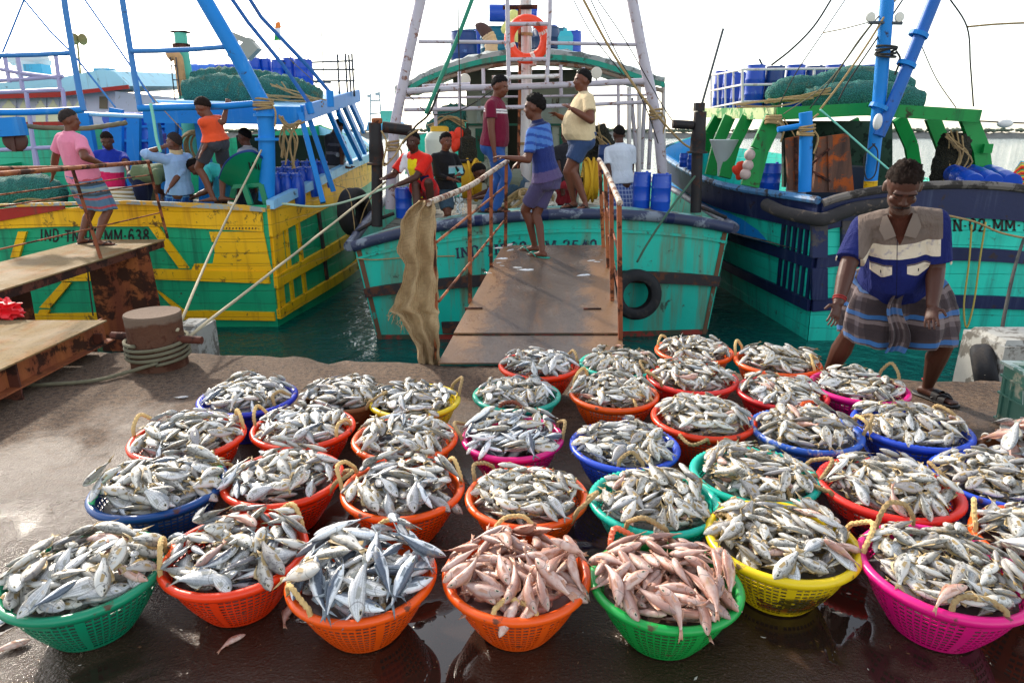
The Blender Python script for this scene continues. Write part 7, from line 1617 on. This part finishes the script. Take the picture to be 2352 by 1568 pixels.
drum(1560, 352, 1580, 384, 12.2, bdrum, 'blue drum far down the side of the right trawler', 'small blue drums down the right trawler side'); drum(1578, 356, 1598, 390, 11.9, bdrum, 'blue drum far down the side of the right trawler', 'small blue drums down the right trawler side')
netpile('dark net hanging from the right end of the green canopy', [(A(9.9, (2198, 306), (2190, 350), (2176, 400), (2180, 435)), .20), (A(10.0, (2215, 310), (2220, 350), (2212, 400)), .13)], [(A(9.7, (2180, 310), (2205, 360), (2170, 420)), 9, .07)], net_b)
for x0, x1 in ((2188, 2236), (2228, 2280), (2270, 2322)): lying(x0, 388, x1, 432, 9.3, bdrum, 'blue drum lying in a row behind the right trawler rail', 'blue drums lying in a row', ax=(.25, .97, .1), L=.8)
cols = ['e0301c', 'f0c21c', '1fae7c', 'e8862a', '2ab0c0']; RP = thing('rope_heap', 'heap of rainbow coloured ropes at the right edge on the trawler', 'rope', at(2330, 432, Y=9.0))
for i, h_ in enumerate(cols):
    mb = MB(); rs = random.Random(i)
    for k in range(4): o_ = (k*5 + i)*3.2; mb.tube(A(8.95 + .01*i, (2292 + o_*.7, 434), (2312 + o_*.4, 432 - o_*.75), (2345, 424 - o_*.85), (2400, 420 - o_*.6)), .017, 6)
    mb.build('rope', pmat('rope_' + h_, h_, .7), RP)
for x, y_ in ((1722, 356), (1718, 380), (1712, 400)): mb = MB(); mb.ell(at(x, y_, Y=9.4), (.072, .072, .075), None, 14, 10); mb.tube([at(x, y_-10, Y=9.4), at(x+2, y_-16, Y=9.4)], .012, 6); solo(mb, 'net_float', pmat('dusty_pink_float', 'b9a39c', .6, var=.2), 'dusty pink net float strung beside the green canopy post', 'float', 'floats strung by the green post')
mb = MB(); rq = random.Random(9)
for i in range(6): mb.ell(at(1698 + rq.uniform(-7, 7), 402 + rq.uniform(-18, 18), Y=9.9), (.06, .05, .09), Matrix.Rotation(rq.uniform(-1, 1), 3, 'Y'), 9, 6)
solo(mb, 'life_jacket', pmat('orange_red_fabric', 'e83a1c', .7, var=.2), 'orange red life jacket hung low between green canopy posts', 'life jacket')
mb = MB(); c = at(1657, 392, Y=10.6); mb.lathe([(.02, -.1), (.05, -.08), (.07, .1), (.20, .42), (.21, .44), (.2, .45), (.19, .43)], 18, c); solo(mb, 'funnel', pmat('cloudy_plastic', 'b9c4c4', .4), 'cloudy white plastic funnel on the right trawler side', 'funnel')
# on the left trawler
for i, x in enumerate((590, 615, 642, 668, 694, 708)): drum(x-13, 134 + (i % 3)*2, x+13, 196, 13.2 + .1*(i % 2), bdrum, 'blue drum standing in the row on the left trawler roof', 'blue drums on the left trawler roof')
for x0, x1, m in ((440, 478, lblue), (486, 505, lblue), (508, 560, bdrum)): lying(x0, 148, x1, 180, 13.4, m, 'blue drum lying behind the nets on the left trawler roof', 'lying drums on the left trawler roof', ax=(.4, .9, .1) if x0 == 440 else (1, .2, 0), L=.55)
netpile('green net rolls on the left trawler roof', [(A(12.0, (445, 186), (500, 180), (570, 184), (640, 190)), .16), (A(11.4, (430, 214), (500, 208), (580, 212), (660, 222)), .22), (A(11.8, (590, 200), (650, 196), (700, 214), (735, 228)), .16)], [(A(11.1, (630, 195), (680, 215), (740, 236)), 5, .06), (A(11.1, (600, 222), (660, 226), (720, 232)), 4, .05)])
k = 0
for row, (Y, y_b, xs_) in enumerate(((10.0, 472, (640, 664, 688)), (10.6, 452, (650, 674, 698, 720)), (11.3, 432, (662, 684, 706, 728, 746)))):
    for x in xs_: drum(x-15 + row, y_b - 74 + row*6, x+15 - row, y_b, Y, bdrum, 'blue narrow necked barrel in the group behind the blue mast', 'narrow necked barrels by the blue mast', urn_prof, 'barrel')
k = 0
for row, y_ in enumerate((275, 307, 338)):
    for x in (288, 328, 368, 398 if row == 0 else 402): lying(x-18, y_-15, x+18, y_+15, 12.6, (bdrum, lblue)[(x + row) % 2], 'blue drum lying in the stack behind the men on the left trawler', 'stacked blue drums on the left trawler', ax=(.25, 1, 0), L=.8)
SR = thing('stack_rack', 'blue and white shelf holding the lying blue drums', 'rack', at(340, 360, Y=12.3)); mb = MB()
for y_ in (291, 323, 355): mb.bar(at(265, y_, Y=12.3), at(420, y_, Y=12.3), .3, .04)
for x in (268, 308, 350, 388, 420): mb.bar(at(x, 262, Y=12.15), at(x, 372, Y=12.15), .12, .05, up=(0, 1, 0))
mb.build('frame', blue_p, SR, smooth=False)
for (x, y0, y1, w) in ((268, 250, 470, .2), (308, 262, 470, .2), (470, 262, 470, .16), (395, 262, 460, .14)): mb = MB(); mb.bar(at(x, y0, Y=11.5), at(x, y1, Y=11.5), w, .08, up=(0, 1, 0)); mb.build('inner_post', blue_p, LBt, smooth=False)
netpile('blue green net heaped at the left edge behind the gangway rails', [(A(9.9, (-60, 470), (20, 448), (90, 440), (140, 462)), .22), (A(10.2, (-40, 440), (40, 428), (110, 436)), .16)], [(A(9.7, (10, 470), (70, 455), (130, 470)), 4, .05)])
CO = thing('rope_coil', 'coil of brown and white rope on the left trawler deck', 'rope coil', at(272, 468, Y=9.6))
for mat_, n_, off in ((rope_tan, 5, 0), (pmat('white_rope', 'd3ccbd', .85), 5, .5)):
    mb = MB(); c = at(272, 452, Y=9.6)
    for i in range(n_): mb.torus(c + V((0, 0, -.10 + (i + off)*.045)), .20 - .008*i, .024, (.1*math.sin(i), .1, 1), 24, 6)
    mb.build('rope', mat_, CO)
CC = thing('rope_coil', 'coil of tan rope hung on the green funnel of the left trawler', 'rope coil', at(445, 345, Y=10.9)); mb = MB(); c = at(446, 340, Y=10.9)
for i in range(7): mb.torus(c + V((.01*i, .02*i, .008*(i % 3))), .21 + .012*(i % 3), .018, (.12*i - .3, 1, .05), 26, 6)
mb.build('rope', rope_tan, CC)
gch = pmat('green_chair_plastic', '0a7f58', .35, var=.08); CH = thing('plastic_chair', 'green plastic chair at the stern of the left trawler', 'chair', at(560, 468, Y=9.35))
Yc = 9.3; mb = MB()
tE = cat_curve([V((503, 412, 0)), V((518, 378, 0)), V((545, 356, 0)), V((578, 350, 0)), V((602, 366, 0))], 6); bE = cat_curve([V((532, 430, 0)), V((550, 432, 0)), V((572, 433, 0)), V((592, 430, 0)), V((608, 420, 0))], 6)
def seatback(u, v):
    k = u*(len(tE)-1); i = min(int(k), len(tE)-2); f_ = k-i; a, b = bE[i].lerp(bE[i+1], f_), tE[i].lerp(tE[i+1], f_); q = a.lerp(b, v)
    return at(q.x, q.y, Y=Yc - .22*math.sin(math.pi*u)*(.4 + .6*v) + .12*(1-v))
mb = MB(); mb.grid(20, 10, seatback); mb.grid(20, 10, lambda u, v: seatback(1-u, v) + V((0, .02, -.004))); mb.build('backrest', gch, CH, ang=180)
mb = MB(); mb.prism(A(Yc, (532, 434), (606, 428), (598, 420), (536, 424)), (0, .42, .02)); mb.build('seat', gch, CH, smooth=False)
for (xa, xb, dy) in ((600, 612, 0), (560, 576, -.1), (596, 604, .4), (540, 532, .35)): mb = MB(); mb.bar(at(xa, 424, Y=Yc+dy), at(xb, 470 - max(0, dy)*20, Y=Yc+dy), .07, .05, up=(0, 1, 0)); mb.build('leg', gch, CH, smooth=False)
mb = MB(); mb.tube([seatback(i/24, 1) + V((0, .02, .012)) for i in range(25)], .020, 7); mb.build('rim', bdrum2, CH)
mb = MB()
gl = {'B': [[(0,0),(0,1)],[(0,1),(.45,.8),(0,.55)],[(0,.55),(.5,.3),(0,0)]], 'O': [[(.25,1),(0,.5),(.25,0),(.5,.5),(.25,1)]], 'A': [[(0,0),(.25,1),(.5,0)],[(.1,.4),(.4,.4)]], 'K': [[(0,0),(0,1)],[(.45,1),(0,.45),(.5,0)]]}
for i, ch in enumerate('BOBA'):
    for st in gl[ch]: mb.tube([seatback(.66 + .07*i + .05*a, .52 + .20*b) + V((0, -.012, 0)) for a, b in st], .006, 4)
mb.build('marking', black_paint, CH)
tyre(at(797, 487, Y=10.4) + V((.12, 0, 0)), (.96, -.28, .05), .36, 'black tyre hung over the yellow side of the left trawler'); tyre(CT(.755, .38) + V((0, -.2, 0)), (.05, -1, .12), .32, 'large black tyre on the turquoise stern of the centre trawler')
wood = pmat('dark_pulley_wood', '4a2a22', .6, var=.3); PB = thing('pulley_block', 'dark wooden pulley block hung at the left edge', 'pulley', at(35, 322, Y=9.0)); c = at(35, 322, Y=9.0)
mb = MB(); mb.lathe([(.02, -.05), (.11, -.045), (.14, -.02), (.14, .02), (.11, .045), (.02, .05)], 20, c, (.2, -1, .1)); mb.build('sheave', wood, PB); mb = MB(); mb.bar(c + V((0, -.06, -.14)), c + V((.02, -.06, .2)), .05, .02, up=(0, 1, 0)); mb.bar(c + V((0, .06, -.14)), c + V((.02, .06, .2)), .05, .02, up=(0, 1, 0)); mb.build('cheek', wood, PB, smooth=False)
mb = MB(); mb.bar(at(-40, 296, Y=8.95), at(52, 290, Y=8.95), .16, .22); solo(mb, 'cross_beam', blue_p, 'short blue beam holding the pulley block at the left edge', 'beam', smooth=False)
# ================================================================== ROPES
def rope(label, pts, r, mat, strands=0, name='rope', sg=0, nn=16):
    mb = MB(); r *= .78 if r > .008 and mat in (dk_rope, rope_tan) else 1
    P_ = sag(pts[0], pts[1], sg, nn) if len(pts) == 2 else cat_curve(pts, 6)
    mb.tube(P_, r, 8 if r > .012 else 6, strands=3 if strands else 0, twist=70); return solo(mb, name, mat, label, 'rope', ang=180)
pale_rope = pmat('pale_mooring_rope', 'b5a98c', .85, var=.25, bump=.5, bscale=120); grn_rope = pmat('green_rope', '2f8a70', .8, var=.3, bump=.4); dk_rope = pmat('dark_rope', '2f2e2a', .85, var=.4, bump=.4); mint_rope = pmat('mint_rope', '7fd3bc', .7, var=.2, bump=.4)
w0 = bc_ + V((.20, -.06, .30)); w1 = bc_ + V((.23, .05, .22))
rope('pale mooring rope running steeply from the bollard to the left trawler mast', [w0, at(500, 545, Y=7.4), at(600, 345, Y=9.2)], .012, pale_rope, 1); rope('pale mooring rope running low from the bollard to the seated jersey man', [w1, at(640, 612, Y=6.9), at(886, 418, Y=8.9)], .013, pale_rope, 1)
rope('slack green grey rope across the corner of the left trawler to the jersey man', [at(648, 468, Y=9.0), at(740, 474, Y=8.9), at(830, 452, Y=8.9), at(905, 424, Y=8.9)], .014, pmat('grey_green_rope', 'a9c0a8', .8, bump=.4), 1)
rope('mint strap hanging from the blue crossbar of the left trawler', [at(346, 238, Y=9.2), at(353, 275, Y=9.2), at(360, 320, Y=9.2), at(369, 350, Y=9.2)], .02, mint_rope)
rope('thick tan and grey rope lashed along the beam behind the pink shirt man', [at(-30, 282, Y=9.2), at(80, 292, Y=9.2), at(180, 296, Y=9.2), at(240, 290, Y=9.2), at(290, 282, Y=9.2)], .030, rope_grey, 1)
HR_ = thing('rope_bunch', 'bunch of tan ropes hanging from the left trawler canopy corner', 'rope', at(690, 270, Y=9.8)); mb = MB(); rs = random.Random(21)
strand(mb, A(9.75, (640, 270), (664, 292), (690, 280)), 5, .03, .014, rs); strand(mb, A(9.75, (670, 290), (673, 330), (671, 385)), 6, .04, .012, rs); strand(mb, A(9.75, (652, 285), (650, 320), (655, 365)), 4, .03, .012, rs); mb.build('rope', rope_tan, HR_)
for (lab, x, y_, Y, rr) in (('tan rope lashing round the top of the blue mast column', 605, 240, 9.38, .118), ('tan rope lashing round the short blue post of the right trawler', 1851, 300, 9.0, .092), ('tan rope lashing at the foot of the left gantry leg', 902, 335, 10.3, .085), ('tan rope lashing on the right gantry leg', 1506, 262, 10.3, .085), ('dark rope lashing between the blue spar and mast', 2035, 118, 9.2, .11), ('tan rope lashing at the near corner of the green canopy', 1776, 276, 9.5, .09)):
    mb = MB(); c = at(x, y_, Y=Y); rs = random.Random(x)
    for i in range(5): mb.torus(c + V((0, 0, (i-2)*.026)), rr + rs.uniform(0, .012), .014, (rs.gauss(0, .10), rs.gauss(0, .10), 1), 22, 6)
    mb.tube(cat_curve([c + V((rr, -.03, 0)), c + V((rr+.05, -.06, -.10)), c + V((rr+.02, -.05, -.28))], 5), .012, 6)
    solo(mb, 'rope_lashing', dk_rope if 'dark' in lab else rope_tan, lab, 'lashing')
for lab, pts, r, mat in (
 ('thick green rope from the gantry top to its left foot', A(10.1, (1088, -10), (1050, 90), (1010, 185), (978, 262)), .028, grn_rope),
 ('dark frayed rope with chain left of the green rope', A(10.2, (1010, 205), (985, 262), (955, 290), (925, 330)), .020, dk_rope),
 ('dark rope hanging from the gantry crossbar by the mast', A(10.05, (1052, -10), (1054, 120), (1058, 240), (1060, 360)), .010, dk_rope),
 ('long tan stay running down from the sky to the right gantry foot', A(10.0, (1335, -10), (1400, 110), (1470, 215), (1530, 290)), .022, rope_tan),
 ('dark stay beside the long tan stay', A(10.0, (1352, -10), (1420, 130), (1480, 240), (1512, 330)), .010, dk_rope),
 ('thin dark stay furthest right on the centre gantry', A(10.05, (1366, -10), (1440, 100), (1520, 240), (1560, 300)), .009, dk_rope),
 ('thin dark stay left of the tan stay', A(10.05, (1312, -10), (1360, 80), (1430, 170)), .007, dk_rope),
 ('tan rope from the right gantry leg to the black iron post', A(9.8, (1508, 262), (1540, 300), (1570, 330), (1596, 345)), .018, rope_tan),
 ('dark green rope from the right iron post down to the tyre on the stern', [at(1596, 405, Y=9.1), at(1540, 480, Y=8.6), at(1490, 555, Y=8.35), at(1463, 602, Y=8.25)], .014, pmat('dark_green_rope', '3a5a48', .85, bump=.4)),
 ('tan rope looped from the left iron post to the jersey man', A(9.0, (876, 300), (888, 330), (880, 380), (905, 360), (930, 320), (962, 296)), .015, rope_tan),
 ('thin brown line round the stern of the centre trawler', [CT(0, .86, .03), CT(.05, .80, .03), CT(.15, .76, .03), CT(.26, .72, .03)], .010, rope_tan),
 ('dark rope running up left from the green canopy into the sky', A(10.6, (1915, -10), (1870, 60), (1820, 112), (1772, 150)), .018, dk_rope),
 ('thin dark stay with a kink left of the blue mast', A(9.8, (1948, -10), (1890, 76), (1830, 165), (1790, 240)), .009, dk_rope),
 ('thin tan line from the kinked stay to the crosstree', A(9.5, (1890, 76), (1940, 66), (1994, 52)), .009, rope_tan),
 ('tan tackle rope from the blue mast down to the canopy edge', A(9.2, (2060, -10), (2000, 90), (1935, 185), (1884, 252)), .018, rope_tan),
 ('dark tackle rope beside the tan tackle rope', A(9.25, (2080, -10), (2010, 95), (1950, 185), (1925, 232)), .013, dk_rope),
 ('second dark stay from the blue mast to the canopy', A(9.3, (2032, 20), (1985, 80), (1920, 170), (1860, 250)), .010, dk_rope),
 ('thin rope from the canopy lashing to the engine casing', A(9.1, (1884, 252), (1930, 292), (1990, 345), (2042, 390)), .013, mint_rope),
 ('tan rope slung from the canopy corner to the short blue post', A(9.2, (1786, 280), (1815, 298), (1850, 285), (1880, 262)), .018, rope_tan),
 ('dark rope hanging down to the right end of the green canopy', A(9.7, (2176, -10), (2221, 62), (2229, 150), (2236, 245)), .014, dk_rope),
 ('tan double rope running off to the right edge', A(9.7, (2222, 62), (2290, 56), (2380, 52)), .016, rope_tan),
 ('dark rope with a white float running off to the right', A(9.7, (2240, 278), (2300, 281), (2380, 284)), .012, dk_rope),
 ('tan rope slanting behind the standing man to the right edge', A(8.2, (2172, 494), (2240, 510), (2300, 535), (2380, 552)), .016, rope_tan),
 ('tan loop of rope hanging down the right trawler stern', [at(2232, 516, Y=8.3), at(2226, 600, Y=8.3), at(2214, 700, Y=8.25), at(2220, 752, Y=8.2), at(2236, 700, Y=8.25), at(2250, 600, Y=8.3), at(2264, 510, Y=8.3)], .011, pmat('mustard_rope', 'b09a4c', .85, bump=.4)),
 ('black chain like rope hanging to the concrete block', [at(2352, 548, Y=7.8), at(2335, 600, Y=7.0), at(2320, 660, Y=6.4), at(2304, 740, Y=5.9), at(2298, 790, Y=5.5)], .020, dk_rope),
 ('thin grey line fanning from the blue mast top to the canopy corner', A(9.25, (2070, -10), (1990, 70), (1900, 190), (1800, 262)), .007, rope_grey),
 ('thin grey line from the crosstree down to the net rolls', A(9.6, (2002, 54), (1960, 110), (1912, 190)), .007, rope_grey),
 ('thin dark line from the blue spar top to the right canopy end', A(9.5, (2110, 90), (2150, 180), (2196, 248)), .007, dk_rope),
 ('slack tan line looping under the front of the green canopy', A(9.4, (1800, 272), (1830, 330), (1815, 400), (1822, 436)), .010, rope_tan),
 ('coil of dark line hanging on the blue mast foot', A(9.1, (2010, 330), (1985, 360), (1990, 410), (2010, 400), (2016, 350), (2004, 330)), .012, dk_rope),
 ('thin line sagging across the left gantry below the crossbar', A(10.2, (935, 216), (990, 262), (1060, 252), (1130, 210)), .008, dk_rope),
 ('thin pale line slanting from the left mast to the roof railing', A(10.4, (545, -10), (640, 110), (735, 200)), .006, rope_grey),
 ('thin line from the left gallows leg down to the funnel foot', A(9.8, (312, 172), (360, 235), (420, 300)), .007, rope_tan),
 ('thin line looped from the yellow corner to the tyre of the left trawler', [at(770, 425, Y=10.0), at(800, 440, Y=10.0), at(812, 500, Y=9.9), at(818, 540, Y=9.8), at(838, 480, Y=9.6), at(868, 430, Y=9.3)], .010, rope_tan),
 ('dark line hanging below the raised gangway', [at(200, 610, Y=7.2), at(208, 680, Y=7.2), at(214, 725, Y=7.1)], .010, dk_rope)):
    rope(lab, pts, r, mat)
mb = MB(); c = at(2308, 284, Y=9.7); mb.ell(c, (.11, .055, .055), None, 14, 10); solo(mb, 'net_float', pmat('white_float', 'd9d9d6', .5), 'white oval float threaded on the dark rope at the right', 'float')
mb = MB(); c = at(2016, 280, Y=9.0); mb.ell(c, (.055, .05, .10), None, 12, 10); solo(mb, 'net_float', pmat('white_float', 'd9d9d6', .5), 'white bottle shaped float tied to the foot of the blue spar', 'float')
# water gushing from the hose beside the boy
mb = MB(); rs = random.Random(6); c0, c1_ = at(1048, 440, Y=9.4), at(1058, 490, Y=9.3)
for i in range(60): a = c0.lerp(c1_, rs.random()) + V((rs.gauss(0, .03), rs.gauss(0, .03), 0)); mb.ell(a, (.010, .010, rs.uniform(.012, .03)), None, 6, 4)
wat = NT('splashing_water'); wat.set(color=(.85, .9, .92), rough=.1, trans=.3, spec=.6); o = solo(mb, 'splash', wat.mat, 'white splash of water from the hose below the smiling boy', 'water'); o['kind'] = 'stuff'
